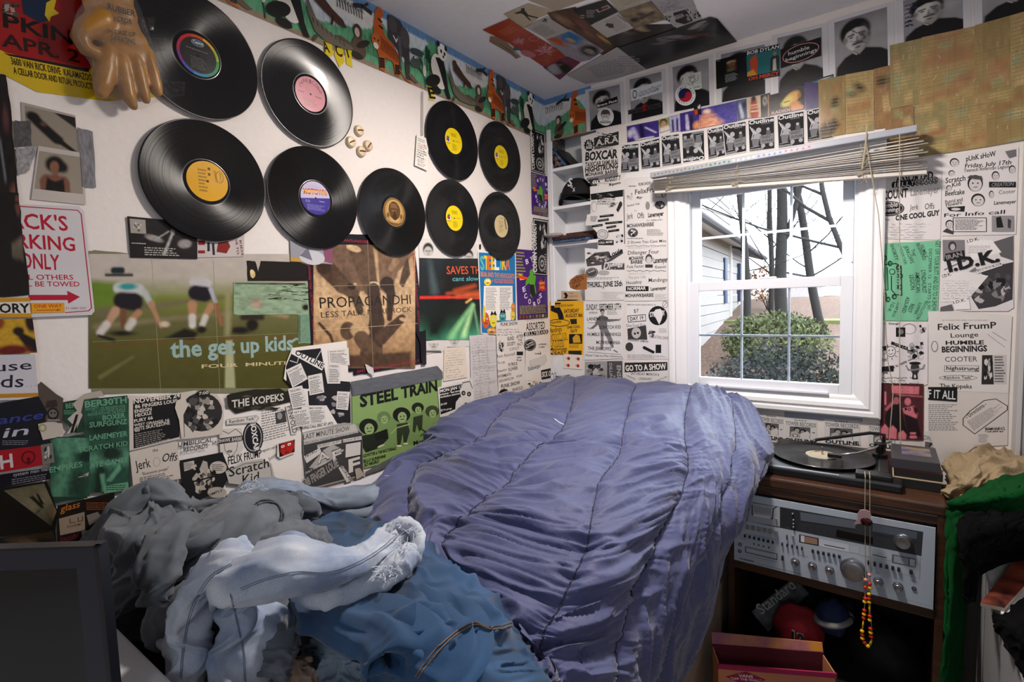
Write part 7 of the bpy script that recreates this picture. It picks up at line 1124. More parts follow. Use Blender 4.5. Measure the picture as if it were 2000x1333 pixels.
# comforter
X = lambda v:('x',v)
Y_ = lambda v:('y',v)
cols = [
 [(1062,764,X(.04)),(1005,775,X(.03)),(918,792,X(.03)),(850,825,X(.03)),(806,882,X(.05)),(750,922,X(.08)),(705,1000,.91),(742,1080,.88),(800,1250,.86),(880,1345,.85)],
 [(1085,750,Y_(-.06)),(1026,784,1.06),(979,810,1.06),(937,865,1.03),(885,888,1.01),(815,913,.98),(800,1005,.96),(830,1130,.91),(900,1250,.88),(980,1345,.87)],
 [(1125,744,Y_(-.06)),(1114,810,1.07),(1085,864,1.05),(1049,886,1.04),(997,943,1.01),(950,981,1.0),(910,1020,.98),(871,1075,.95),(985,1240,.90),(1040,1345,.87)],
 [(1241,752,Y_(-.06)),(1227,801,1.08),(1215,857,1.06),(1207,895,1.05),(1169,952,1.03),(1152,1027,1.01),(1137,1095,.98),(1092,1184,.94),(1052,1259,.90),(1090,1345,.86)],
 [(1350,757,Y_(-.06)),(1338,808,1.07),(1336,866,1.05),(1340,897,1.04),(1338,935,1.02),(1316,990,.99),(1276,1058,.95),(1235,1150,.90),(1200,1250,.85),(1190,1345,.80)],
 [(1416,769,Y_(-.06)),(1424,800,1.05),(1432,855,1.02),(1428,905,1.0),(1412,960,.97),(1392,1020,.93),(1362,1090,.87),(1325,1185,.79),(1290,1262,.72),(1262,1345,.66)],
 [(1455,803,Y_(-.07)),(1484,822,1.0),(1508,868,.965),(1502,902,.935),(1468,968,.90),(1432,1040,.83),(1402,1092,.76),(1384,1195,.64),(1344,1278,.54),(1318,1345,.46)]]
rows = [list(r_) for r_ in zip(*cols)]
def cdisp(U,V):
    f = V-np.floor(V);d = np.minimum(f,1-f);edge = np.clip(V/1.0,0,1)
    wob = .06*np.sin(U*2.3+V*3)
    puff = .022*np.sqrt(np.clip(np.sin(np.pi*f),0,1));puff = puff*(.7+.6*fbm(U*.9,V*.9+3,5))
    sd = np.clip((V-3.6)/1.2,0,1);A1 = U*2.1+V*1.6;A2 = V*1.1-U*.5;B1 = V*4.2-U*1.0+7;B2 = U*.55
    r1 = 1-np.abs(2*fbm(A1,A2,11,2)-1);rb = 1-np.abs(2*fbm(B1,B2,31,2)-1);w1 = .024*((r1**1.8-.4)*(1-sd)+(rb**2-.4)*sd*.9)
    r2 = 1-np.abs(2*fbm(U*5+V*2.5,V*1.6,21,2)-1);rc_ = 1-np.abs(2*fbm(V*9-U*1.6,U*1.1,37,2)-1);w2 = .007*((.3-r2**4)*(1-sd)+(.3-rc_**4)*sd)
    pk = .004*(vnoise(U*20,V*2,3)-.5)*np.exp(-(d/.14)**2)*2*(1-sd*.6)
    s1 = 0
    bulge = .02*np.exp(-((U-1.0)/.6)**2-((V-5.2)/.5)**2)
    edg = -.03*np.exp(-((V)/.08)**2)-.02*np.exp(-((6-V)/.05)**2)
    return puff+w1+w2+pk+s1+bulge+edg
M_comf = bpy.data.materials.new('comforter_cotton');M_comf.use_nodes = True;nt = M_comf.node_tree;b = nt.nodes['Principled BSDF'];b.inputs['Roughness'].default_value = .62;b.inputs['Sheen Weight'].default_value = .25;b.inputs['Specular IOR Level'].default_value = .35
tc = nt.nodes.new('ShaderNodeTexCoord');n1 = nt.nodes.new('ShaderNodeTexNoise');n1.inputs['Scale'].default_value = 5;nt.links.new(tc.outputs['Object'],n1.inputs[0]);r = nt.nodes.new('ShaderNodeValToRGB');r.color_ramp.elements[0].color = srgb(0x3B416A)+(1,);r.color_ramp.elements[1].color = srgb(0x474E78)+(1,);nt.links.new(n1.outputs['Fac'],r.inputs[0]);nt.links.new(r.outputs[0],b.inputs['Base Color'])
n2 = nt.nodes.new('ShaderNodeTexNoise');n2.inputs['Scale'].default_value = 42;n2.inputs['Detail'].default_value = 6;nt.links.new(tc.outputs['Object'],n2.inputs[0]);bp = nt.nodes.new('ShaderNodeBump');bp.inputs['Strength'].default_value = .5;bp.inputs['Distance'].default_value = .006;nt.links.new(n2.outputs['Fac'],bp.inputs['Height']);nt.links.new(bp.outputs[0],b.inputs['Normal'])
cf = empty('comforter',(.6,-.8,.80),label='large crumpled slate blue quilted comforter heaped over the bed below the window',cat='comforter')
shell,CQ = net_mesh('quilted_shell',rows,M_comf,300,200,cdisp,None,.03)
Mt = cf.location.copy();bvC = bvh_of(shell)
M_thr = mat('quilting_thread',0x23243E,.8)
for k in range(1,6):
    iv = round(k/6*199);P = CQ[4:296 if k != 5 else 90,iv];m = MB();m.tube([p+np.array([0,0,.0015])-np.array(Mt) for p in P[::2]],.0016,5);m.build('quilting_seam',M_thr,cf)
m = MB();m.tube([CQ[i,198]-np.array(Mt) for i in range(0,300,3)],.0045,6);m.build('piped_hem',mat('comforter_piping',0x4C4C72,.6),cf,smooth=True)
P = drape_line(bvC,[(1083,820),(1092,827),(1101,831)],.002,1,.002)
if len(P) > 2:MB().tube([p-np.array(Mt) for p in P],.0022,5).build('exposed_filling',mat('white_filling',0xC9CCD6,.9),cf)
shell.data.transform(Matrix.Translation(-Mt));shell.parent = cf
# jeans and clothes
def wr(a1,f1,a2,f2,seed,sw=1.):
    def f(U,V):
        g_ = lambda n_,w_:np.exp(-((n_-.5)/w_)**2)
        return a1*.75*(g_(vnoise(U*f1*.7+V*.8,V*f1*.6*sw-U*.4,seed),.14)-.4)+a1*.28*(g_(vnoise(V*f1*1.1-U*1.3,U*f1*1.2+V,seed+3),.09)-.35)+a2*(g_(vnoise(U*f2*.7+V*1.6,V*f2*.5+U,seed+9),.11)-.35)
    return f
M_dk = denim('denim_dark_blue',0x1E3450,0x345A84,sc=3);M_gy = denim('denim_grey_wash',0x4E545C,0x6E747C,sc=5);M_lt = denim('denim_light_faded',0x7686A4,0xC8CED6,sc=9);M_bk = denim('denim_stone_blue',0x66707E,0x8E9AAC,sc=6)
M_stit = mat('denim_stitching',0x6E5A4A,.8);M_sti2 = mat('pale_stitching',0x5E6A80,.8);M_stg = mat('grey_stitching',0x3A3E44,.8);M_fray = mat('white_fray_threads',0xC9D0DC,.9)
def cloth_root(name,c,label,cat):return empty(name,c,label=label,cat=cat)
def addnet(root,pname,rows_,mt,dsp,nu=110,nv=110,thick=.006):
    o,Q = net_mesh(pname,rows_,mt,nu,nv,dsp,None,thick);bv = bvh_of(o);o.data.transform(Matrix.Translation(-Vector(root.location)));o.parent = root;return o,bv
def leg_tube(root,pname,path,width,flat,mt,seed,n=90,nr=34,amp=.012,fq=5.):
    """trouser leg lying on the bed: flattened, wrinkled, open at the ends"""
    P = np.array([node(p) for p in path]);t = np.linspace(0,len(P)-1,n);Q = catmull(P,t);Wd = np.interp(t,np.linspace(0,len(P)-1,len(width)),width)
    T_ = np.gradient(Q,axis=0);T_ /= np.linalg.norm(T_,axis=1,keepdims=True);S_ = np.cross(T_,[0,0,1.]);S_ /= np.linalg.norm(S_,axis=1,keepdims=True)+1e-9;N_ = np.cross(S_,T_)
    th = np.linspace(0,2*np.pi,nr,endpoint=False);vs = np.zeros((n,nr,3));TT,HH = np.meshgrid(t,th,indexing='ij')
    rr = 1+0*HH;x = np.sign(np.cos(HH))*np.abs(np.cos(HH))**.8;z = np.sign(np.sin(HH))*np.abs(np.sin(HH))**.9
    rg = lambda n_,w_:np.exp(-((n_-.5)/w_)**2)
    dsp = amp*1.0*(rg(vnoise(TT*fq*.27+np.cos(HH)*1.2+seed,np.cos(HH)*1.9+np.sin(HH)*.8+seed,seed),.17)-.45)+amp*.42*(rg(vnoise(TT*fq*.5-np.cos(HH)*1.8,np.cos(HH)*3.0+np.sin(HH)+seed*2,seed+4),.13)-.4)+amp*.07*(rg(vnoise(TT*fq*1.8+np.cos(HH)*2,np.cos(HH)*5+seed,seed+7),.15)-.4)
    vs = Q[:,None,:]+S_[:,None,:]*(x*Wd[:,None])[...,None]+N_[:,None,:]*(z*Wd[:,None]*flat)[...,None]
    dirn = S_[:,None,:]*(x*flat)[...,None]+N_[:,None,:]*z[...,None];dirn /= np.linalg.norm(dirn,axis=2,keepdims=True)+1e-9;vs = vs+dirn*dsp[...,None]
    m = MB();m.add(vs.reshape(-1,3),[(i*nr+j,(i+1)*nr+j,(i+1)*nr+(j+1) % nr,i*nr+(j+1) % nr) for i in range(n-1) for j in range(nr)]);m.m = [0]*len(m.f)
    o = m.build(pname,mt,None,smooth=True);bv = bvh_of(o);o.data.transform(Matrix.Translation(-Vector(root.location)));o.parent = root;s_ = o.modifiers.new('t','SOLIDIFY');s_.thickness = .003;s_.offset = -1;return o,bv
def thread(root,pname,bv,pts,mt,r_=.0012,up=.0012,double=0,dense=8):
    P = drape_line(bv,pts,r_,0,up,dense)
    if len(P) < 3:return
    m = MB();c = np.array(root.location);m.tube([p-c for p in P],r_,5)
    if double:
        P2 = drape_line(bv,[(x+double,y+double) for x,y in pts],r_,0,up,dense)
        if len(P2) > 2:m.tube([p-c for p in P2],r_,5)
    m.build(pname,mt,root)
def fray(root,px,py,zv,n,L_,seed,spread=.03):
    rr = random.Random(seed);m = MB();c0 = node((px,py,zv))-np.array(root.location)
    for _ in range(n):
        p = c0+np.array([rr.uniform(-spread,spread),rr.uniform(-spread,spread),rr.uniform(-.003,.012)]);v = np.array([rr.uniform(-1,1),rr.uniform(-1,.4),rr.uniform(-.3,1)])*L_/5;q = [p]
        for _k in range(5):q.append(q[-1]+v);v = v+np.array([rr.uniform(-1,1),rr.uniform(-1,1),rr.uniform(-1,.4)])*L_/9
        m.tube(q,.0007,4)
    m.build('frayed_threads',M_fray,root)
# near-black sheet added to paint the dark gap by the footboard, under everything
rt = cloth_root('dark_gap_sheet',(.4,-1.85,.80),'added near-black sheet standing in for shade between the footboard and the jeans','shirt')
addnet(rt,'fabric',[[(150,1150,.88),(260,1190,.90),(380,1230,.90),(560,1240,.88)],[(180,1210,.87),(290,1250,.88),(420,1290,.88),(600,1290,.87)],[(220,1290,.85),(320,1310,.85),(440,1340,.86),(640,1345,.85)],[(300,1370,.82),(380,1380,.82),(480,1400,.82),(660,1400,.82)]],mat('gap_shade_black',0x1A1B20,.9,.2),wr(.02,2,.006,6,3))
# large dark blue jeans
rt = cloth_root('dark_blue_jeans',(.75,-1.6,.80),'large dark blue jeans lying across the comforter, with a curved brown-stitched seam','jeans')
o,bv = addnet(rt,'denim_body',[[(590,1016,.93),(670,1004,.97),(760,1024,.985),(835,1062,.97),(885,1100,.93)],[(565,1060,.95),(660,1066,1.02),(770,1088,1.04),(880,1112,1.02),(965,1160,.94)],[(555,1130,.93),(650,1155,1.02),(780,1160,1.06),(920,1185,1.03),(1022,1236,.93)],[(590,1205,.90),(690,1240,.99),(800,1250,1.05),(940,1262,1.02),(1056,1300,.91)],[(640,1270,.87),(730,1320,.95),(830,1345,1.0),(950,1350,.98),(1078,1362,.89)],[(680,1350,.84),(760,1400,.90),(850,1420,.94),(960,1420,.92),(1100,1430,.84)]],M_dk,wr(.020,1.6,.006,5,17),150,150)
o,bv2 = leg_tube(rt,'denim_leg',[(560,1120,.95),(630,1175,1.0),(720,1200,1.03),(800,1225,1.04),(840,1275,1.03),(820,1340,1.0)],[.03,.05,.065,.075,.08,.08],.35,M_dk,12,amp=.02,fq=1.8)
thread(rt,'felled_seam',[bv,bv2],[(812,1322),(835,1290),(865,1255),(905,1226),(930,1217),(955,1226),(985,1222),(1007,1211)],M_stit,.0010,.0010,4)
# pale shirt and cream cloth at the bottom
rt = cloth_root('pale_blue_shirt',(.62,-1.95,.80),'pale blue shirt under the dark jeans at the bottom of the picture','shirt')
addnet(rt,'fabric',[[(575,1225,.93),(650,1235,.94),(730,1275,.94),(800,1320,.93)],[(585,1270,.91),(650,1280,.94),(720,1315,.92),(800,1350,.91)],[(600,1345,.88),(660,1350,.90),(730,1370,.88),(810,1390,.87)]],mat('pale_blue_cotton',0x8496A6,.85,.06),wr(.016,2.2,.006,6,23),80,80)
rt = cloth_root('cream_cloth',(.55,-1.98,.80),'cream coloured cloth corner at the bottom beside the pale blue shirt','cloth')
addnet(rt,'fabric',[[(470,1325,.92),(520,1290,.94),(570,1270,.94),(610,1300,.92)],[(480,1350,.9),(530,1325,.93),(580,1310,.93),(625,1335,.9)],[(500,1380,.87),(550,1370,.89),(590,1370,.88),(640,1380,.86)]],mat('cream_cotton',0xB4A090,.9,.06),wr(.014,2.4,.005,6,29),60,60)
# grey jeans heap
rt = cloth_root('grey_jeans',(.3,-1.75,.80),'heap of grey washed jeans against the flyers at the left','jeans')
o,bv = addnet(rt,'denim_body',[[(140,1100,.96),(205,1012,1.02),(292,953,1.07),(352,985,1.05),(430,972,1.03),(520,968,1.02)],[(170,1120,.99),(235,1045,1.09),(315,1005,1.11),(375,1030,1.05),(450,1008,1.06),(550,985,1.04)],[(190,1150,1.0),(262,1098,1.08),(335,1072,1.09),(398,1070,1.06),(478,1048,1.07),(590,1020,1.03)],[(205,1190,.98),(280,1155,1.05),(350,1135,1.07),(420,1118,1.06),(500,1098,1.04),(620,1065,.99)],[(228,1215,.93),(300,1205,.98),(370,1192,1.0),(440,1175,.99),(520,1155,.99),(640,1125,.95)],[(250,1245,.86),(320,1255,.88),(390,1250,.90),(450,1240,.90),(540,1230,.88),(650,1200,.86)]],M_gy,wr(.034,1.5,.010,4.2,41),190,190)
for nm,path,wd,fl,sd in (('denim_fold',[(300,1180,1.08),(308,1120,1.12),(330,1060,1.14),(365,1025,1.12),(395,1040,1.10)],[.02,.026,.03,.03,.02],.8,51),('denim_fold',[(330,1095,1.10),(380,1060,1.13),(430,1035,1.12),(455,1045,1.10)],[.015,.022,.026,.02],.8,53),('denim_leg',[(185,1075,1.0),(230,1010,1.06),(292,962,1.09),(340,980,1.07),(375,1000,1.04),(440,990,1.05)],[.03,.035,.035,.03,.028,.02],.7,57),('denim_fold',[(330,1235,.99),(350,1190,1.03),(400,1160,1.06),(440,1140,1.05)],[.04,.05,.045,.03],.6,59)):
    leg_tube(rt,nm,path,wd,fl,M_gy,sd,amp=.009,fq=3)
thread(rt,'stitching',bv,[(258,1110),(290,1090),(330,1080)],M_stg,.0016,.0015,4)
m = MB();c0 = node((318,1092,1.125))-np.array(rt.location)
# second grey pair: upper leg with waistband and button fly
rt = cloth_root('worn_grey_jeans',(.45,-1.6,.85),'worn grey jeans with a ripped waistband and curved pocket stitching, on top of the heap','jeans')
o,bvw = leg_tube(rt,'denim_leg',[(345,1150,1.06),(385,1085,1.09),(440,1040,1.11),(490,1010,1.11),(545,1000,1.09),(585,1020,1.06)],[.05,.065,.075,.08,.07,.035],.45,M_gy,61,110,44,.014,3)
thread(rt,'pocket_seam',bvw,[(500,985),(515,978),(535,982),(548,1000),(545,1020)],M_stg,.0018,.0018,4)
thread(rt,'pocket_seam',bvw,[(372,1090),(385,1070),(400,1050)],M_stg,.0018,.0018,4)
leg_tube(rt,'crumpled_waistband',[(545,985,1.10),(580,985,1.10),(597,1005,1.07),(580,1025,1.05),(560,1030,1.05)],[.02,.026,.024,.022,.015],.7,M_gy,67,60,24,.012,6)
leg_tube(rt,'denim_leg',[(480,1085,1.06),(540,1055,1.09),(600,1045,1.08),(635,1065,1.05)],[.03,.035,.035,.025],.6,M_gy,68,70,26,.010,4)
fray(rt,492,958,1.10,60,.016,5,.022)
for i,(x,y) in enumerate(((575,1040),(603,1052),(627,1068))):
    c = node((x,y,1.10))-np.array(rt.location);MB().ball(c,(.012,.010,.008),10).build('button_loop',M_gy,rt,smooth=True)
# pale blue jeans behind
rt = cloth_root('pale_ripped_jeans',(.3,-1.35,.85),'pale blue ripped jeans stretched along the wall behind the heap, end tucked under the comforter','jeans')
leg_tube(rt,'denim_leg',[(455,985,1.05),(500,955,1.07),(560,953,1.04),(620,970,.99),(680,975,.96),(735,960,.94),(775,945,.93)],[.03,.035,.035,.04,.055,.05,.03],.42,M_bk,71,130,36,.012,2.5)
leg_tube(rt,'denim_leg',[(590,985,.97),(640,995,.95),(700,1000,.93),(760,985,.92)],[.03,.035,.035,.03],.5,M_bk,73,90,30,.009,3)
addnet(rt,'sheet_edge',[[(600,965,X(.03)),(680,945,X(.03)),(760,915,X(.03)),(800,900,X(.05))],[(620,990,.90),(700,975,.90),(770,950,.90),(820,930,.90)]],M_sheet,wr(.004,3,.002,6,5),30,50)
fray(rt,768,942,.955,26,.018,9,.018)
# light hero jeans
rt = cloth_root('light_faded_jeans',(.55,-1.75,.85),'light faded jeans in front, one leg arching to a frayed cuff on the dark pair','jeans')
_,b1h = leg_tube(rt,'denim_leg',[(352,1370,.92),(362,1290,.98),(374,1220,1.03),(392,1160,1.08),(425,1112,1.12),(462,1090,1.135),(500,1100,1.12)],[.045,.048,.050,.048,.044,.038,.026],.5,M_lt,81,150,40,.011,2.2)
_,b2h = leg_tube(rt,'denim_leg',[(500,1375,.90),(490,1300,.96),(478,1230,1.01),(462,1170,1.06),(440,1125,1.10),(425,1100,1.11)],[.055,.058,.060,.052,.036,.02],.42,M_lt,83,150,40,.013,2.2)
_,b3h = leg_tube(rt,'denim_leg',[(470,1150,1.07),(505,1118,1.12),(560,1098,1.135),(625,1102,1.12),(690,1100,1.10),(735,1075,1.10),(768,1048,1.10),(790,1032,1.09)],[.045,.062,.060,.048,.032,.026,.030,.032],.5,M_lt,85,170,40,.010,2)
leg_tube(rt,'denim_leg',[(560,1140,1.06),(620,1160,1.06),(680,1158,1.06),(730,1132,1.07),(765,1105,1.08),(790,1085,1.08),(803,1060,1.08),(795,1036,1.08)],[.012,.020,.022,.026,.030,.026,.020,.014],.7,M_lt,87,150,30,.008,3)
leg_tube(rt,'turned_cuff',[(752,1052,1.10),(775,1026,1.115),(802,1027,1.115),(816,1048,1.10),(812,1080,1.085),(795,1105,1.07),(785,1130,1.06)],[.008,.012,.014,.014,.013,.014,.012],.8,M_lt,89,90,22,.004,5)
thread(rt,'side_seam',[b1h,b3h],[(352,1325),(356,1270),(366,1215),(384,1165),(412,1125),(450,1102)],M_sti2,.0005,.0006,3)
thread(rt,'side_seam',[b2h,b3h],[(478,1330),(474,1270),(462,1215),(450,1160)],M_sti2,.0005,.0006,3)
thread(rt,'side_seam',[b3h],[(470,1150),(520,1130),(580,1118),(640,1118),(700,1098),(745,1070),(775,1045)],M_sti2,.0005,.0006,3)
fray(rt,757,1124,1.08,50,.014,11,.014);fray(rt,795,1040,1.11,24,.011,12,.010);fray(rt,790,1075,1.105,24,.009,13,.010)
leg_tube(rt,'denim_fold',[(540,1180,1.0),(552,1230,.99),(545,1280,.97),(520,1330,.95)],[.02,.028,.03,.03],.6,M_gy,91,80,26,.010,5)
# ---- monitor at the lower left
m0 = at(192,1066,0,0)*0;s_ = .62;TR = CAM+s_*ray(193,1066);BR = CAM+s_*ray(212,1333)
mon = empty('computer_monitor',(0,0,0),label='dark switched-off flat monitor very close at the lower left corner',cat='monitor')
rgt = np.array([CR[0],CR[1],0]);rgt /= np.linalg.norm(rgt);up_ = np.array([0,0,1.]);nm_ = np.cross(rgt,up_);WM,HM = .46,.285
nm_ = nm_ if nm_@(CAM-TR) > 0 else -nm_
ctr = TR-rgt*WM/2;DZ = .80;MO = np.array([ctr[0],ctr[1],DZ]);mon.location = MO
def mbx(a,b,c0,c1,d0,d1,name,mt,bev=0.002):
    P = [TR+rgt*x+up_*z-nm_*y-MO for z in (c0,c1) for x,y in ((a,d0),(b,d0),(b,d1),(a,d1))];return MB().hexa(P).build(name,mt,mon)
M_mon = mat('monitor_black_plastic',0x101116,.35);M_bez = mat('monitor_bezel_gloss',0x1E2330,.3,noise=.03);M_scr = mat('dark_screen_glass',0x0C1116,.12)
mbx(-WM,0,-HM,0,.004,.014,'back_shell',M_mon);mbx(-WM,0,-HM,-HM+.02,-.0005,.004,'bezel',M_bez)
mbx(-WM,-.006,-.028,-.003,0,.004,'bezel',M_bez);mbx(-.030,-.006,-HM+.02,-.028,0,.004,'bezel',M_bez);mbx(-WM,-WM+.03,-HM+.02,-.028,0,.004,'bezel',M_bez)
mbx(-.006,0,-HM,0,-.001,.004,'edge_trim',M_mon);mbx(-WM,0,-.003,0.0,-.001,.004,'edge_trim',M_mon);mbx(-WM+.03,-.030,-HM+.02,-.028,.001,.004,'screen',M_scr)
zb = TR[2]-HM-DZ;mbx(-WM/2-.03,-WM/2+.03,-HM-zb+.01,-HM+.05,.014,.03,'stand',M_mon);mbx(-WM/2-.11,-WM/2+.11,-HM-zb,-HM-zb+.012,-.06,.10,'stand_base',M_mon)
dk = empty('desk',(.48,-2.62,0),label='white desk under the monitor, out of the frame',cat='desk');MB().box((-.44,-.4,.77),(.40,.46,.80),.003).build('desktop',M_bwhite,dk)
for x in (-.41,.37):
    for y in (-.37,.43):MB().box((x-.02,y-.02,0),(x+.02,y+.02,.77)).build('leg',M_bwhite,dk)
# ================================================================ stereo cabinet and what stands on it
M_wal = mat('walnut_veneer',0x2E1B12,.42,scale=9,col2=0x4C2E1C,kind='wood');M_drk = mat('dark_hollow',0x0C0A0A,.9,.1)
CX0,CX1,CYF,CT = .995,1.556,-.505,.905
cb = empty('stereo_cabinet',(1.275,-.28,0),label='dark walnut stereo cabinet under the window, open shelf below',cat='cabinet')
def cp(name,a,b,mt=None,bev=.002):m = MB();m.box([a[0]-1.275,a[1]+.28,a[2]],[b[0]-1.275,b[1]+.28,b[2]],bev);return m.build(name,mt or M_wal,cb)
cp('cabinet_top',(CX0,CYF-.003,.872),(CX1,-.055,CT),bev=.006);cp('front_rail',(CX0+.004,CYF+.004,.843),(CX1-.004,CYF+.03,.872),bev=.004)
cp('side_panel',(CX0,CYF,0),(CX0+.02,-.06,.872));cp('side_panel',(CX1-.02,CYF,0),(CX1,-.06,.872));cp('back_panel',(CX0+.02,-.07,.1),(CX1-.02,-.06,.872),M_drk)
cp('shelf',(CX0+.02,CYF+.002,.575),(CX1-.02,-.07,.604));cp('bottom_shelf',(CX0+.02,CYF+.01,.10),(CX1-.02,-.07,.125))
# receiver
rc = empty('stereo_receiver',(1.275,-.3,.606),label='silver stereo receiver with cassette deck and big volume knob, inside the cabinet',cat='stereo receiver')
MB().box((-.255,-.19,0),(.255,.2,.233)).build('chassis',mat('receiver_case',0x222226,.5),rc)
FY = -.508;fr = (np.array([0,FY,0.]),np.array([1.,0,0]),np.array([0,0,1.]),np.array([0,-1.,0]))
c4 = [proj((x,FY,z)) for x,z in ((1.016,.840),(1.532,.840),(1.532,.607),(1.016,.607))]
W4 = (1400,940,4.167)
p = Paper('faceplate',None,None,fr,c4,0xA9B4C2,None,lift=0,th=.004,m='gloss');p.z(*W4)
p.poly([(150,145),(520,208),(1680,410),(1665,608),(200,315)],0x34373D).poly([(230,165),(515,210),(515,370),(228,320)],0x9EA4AE).line([(260,170),(290,195),(290,270),(435,300),(455,305),(462,225),(490,205)],9,0x3A3C42).poly([(305,200),(445,222),(440,268),(305,250)],0x8E949E).poly([(300,265),(435,285),(440,305),(300,280)],0xC4CAD2)
p.poly([(525,212),(675,245),(670,400),(522,370)],0x2C2F35).poly([(680,250),(1130,320),(1128,385),(685,318)],0x5E6672).poly([(1270,345),(1630,410),(1625,470),(1268,405)],0x525A66).line([(690,325),(1130,392)],6,0x2A2C32).line([(1260,425),(1620,495)],6,0x2A2C32).poly([(975,392),(1272,455),(1270,512),(972,452)],0x0E0A0E)
p.poly([(672,430),(830,462),(830,525),(672,495)],0x2A2426).poly([(684,438),(715,444),(715,497),(684,490)],0xD8D2DC).poly([(718,446),(820,468),(820,515),(718,497)],0x9A7E6C).poly([(832,465),(1075,515),(1075,575),(832,525)],0xC6CCD8).line([(878,515),(1040,548)],8,K).poly([(1082,518),(1160,535),(1160,590),(1082,575)],0xB4BCC8).poly([(1170,540),(1425,592),(1420,645),(1168,598)],0xAEB6C2).line([(1270,595),(1380,620)],8,K).poly([(1428,592),(1618,628),(1616,698),(1425,660)],0x5A5E66).poly([(1440,602),(1560,626),(1558,680),(1440,655)],0x9AA0AA).poly([(1570,628),(1612,636),(1610,690),(1570,682)],0xC4CAD2)
p.poly([(233,527),(495,588),(495,640),(233,578)],0x33363C).poly([(240,534),(489,592),(489,632),(240,574)],0xA4ACB8).line([(262,560),(450,605)],5,0xC9D0DA).line([(195,320),(195,462),(240,475)],2,0x3A3C42).line([(1655,612),(1650,785),(1500,750)],2,0x55585E).line([(350,660),(1740,1000)],2,0xC9D2DC)
p.t('SOUNDESIGN',190,632,305,660,14,0x1E1E22,.04)
for x0,y0,x1,y1 in ((330,668,700,755),(420,395,500,412),(240,425,480,470),(680,600,740,612),(890,645,945,655),(1090,620,1140,628),(1290,740,1330,750),(1440,785,1500,800),(1570,800,1640,820),(560,370,590,378),(235,600,490,655)):p.line([(x0,y0),(x1,y1)],3,0x6A7078)
for x,y in ((745,382),(798,395),(853,406),(912,416)):p.line([(x,y-8),(x,y+8)],4,K)
for x,y in ((305,508),(343,517),(383,527),(425,537)):p.ell(x,y,6,8,0x2A2C32)
fo = p.done(); 
def fp(zx,zy):c = at(W4[0]+zx/4.167,W4[1]+zy/4.167,1,FY-.004);return np.array([c[0],FY-.0045,c[2]])-np.array([1.275,-.3,.606])
M_knob = mat('brushed_knob',0x8C8E94,.3,metal=.9,noise=.15,scale=3);M_btn = mat('chrome_button',0xA9A8A4,.3,metal=.7);M_bk2 = mat('black_button',0x222228,.35)
fo.parent = rc;fo.matrix_parent_inverse = Matrix.Translation(-Vector(rc.location))
def knob(zx,zy,r_,h,name='knob'):
    c = fp(zx,zy);m = MB();m.lathe([(r_*1.15,0),(r_*1.15,.003),(r_,.004),(r_*.94,h),(r_*.86,h+.001),(r_*.2,h-.0005),(0,h-.0005)],c,(0,-1,0),32);m.build(name,M_knob,rc,smooth='auto')
for x,y in ((640,655),(778,688),(918,720),(1315,815),(1475,855)):knob(x,y,.0105,.017)
knob(1110,720,.029,.022,'volume_knob');knob(1515,490,.019,.014,'tuning_knob')
def btn(zx,zy,w,h,d,mt,name='push_button'):c = fp(zx,zy);MB().box((c[0]-w/2,c[1]-d,c[2]-h/2),(c[0]+w/2,c[1]+.001,c[2]+h/2),.0008).build(name,mt,rc)
for i in range(6):btn(252+i*46,370+i*9,.0105,.0125,.009,M_btn,'deck_key')
for i in range(7):btn(231+i*37.7,445+i*8.5,.006,.0085,.006,M_bk2)
for i in range(5):btn(534+i*40,512+i*8.5,.0045,.0095,.006,M_bk2)
for i in range(6):btn(782+i*43,568+i*9,.0065,.009,.006,M_bk2)
for i in range(6):btn(1237+i*48.5,662+i*11,.0065,.011,.006,M_bk2)
btn(1580,738,.0075,.012,.006,M_bk2);btn(537,622,.006,.014,.009,M_bk2);btn(572,455,.003,.014,.006,M_bk2);btn(620,452,.005,.010,.006,M_btn)
for x,y in ((618,265),(625,315),(625,345),(625,372),(253,266),(484,307)):c = fp(x,y);MB().lathe([(.0028,0),(.0028,.005),(.002,.006),(0,.006)],c,(0,-1,0),14).build('small_knob',M_btn,rc)
for x,y in ((190,515),(188,570),(1605,875)):c = fp(x,y);MB().lathe([(.0055,0),(.0055,.002),(.0035,.002),(.003,-.001),(0,-.001)],c,(0,-1,0),18).build('jack_socket',M_bk2,rc)
# turntable
TC = np.array([1.246,-.285]);M_tt = mat('turntable_black',0x101013,.35,noise=.1);M_chr = mat('tonearm_metal',0xB4B4B8,.25,metal=.9)
tt = empty('turntable',(TC[0],TC[1],CT),label='black turntable with two raised arms on the cabinet top',cat='turntable')
MB().box((-.16,-.185,0),(.215,.20,.026),.006).build('plinth',M_tt,tt);MB().box((-.15,-.18,.024),(.06,-.165,.0275),.001).build('name_strip',mat('dull_metal_strip',0x77777A,.4,metal=.6),tt)
MB().lathe([(0,.026),(.140,.026),(.143,.029),(.143,.034),(0,.034)],(0,0,0),n=64).build('platter',M_tt,tt,smooth='auto')
MB().lathe([(.003,.034),(.003,.062),(.0015,.065),(0,.065)],(0,0,0),n=12).build('spindle',M_chr,tt)
pv = np.array([1.405,-.18])-TC;hd = np.array([1.300,-.315])-TC
m = MB();m.lathe([(.022,.026),(.022,.036),(.013,.040),(.013,.060),(.018,.062),(.018,.072),(0,.073)],(pv[0],pv[1],0),n=24);m.build('arm_pivot',M_tt,tt,smooth='auto')
MB().tube([(pv[0]+.03,pv[1]+.05,.068),(pv[0],pv[1],.067),(pv[0]-.02,pv[1]-.06,.064),(pv[0]-.06,pv[1]-.11,.058),(hd[0],hd[1],.052)],.0035,8).build('tonearm',M_chr,tt,smooth=True)
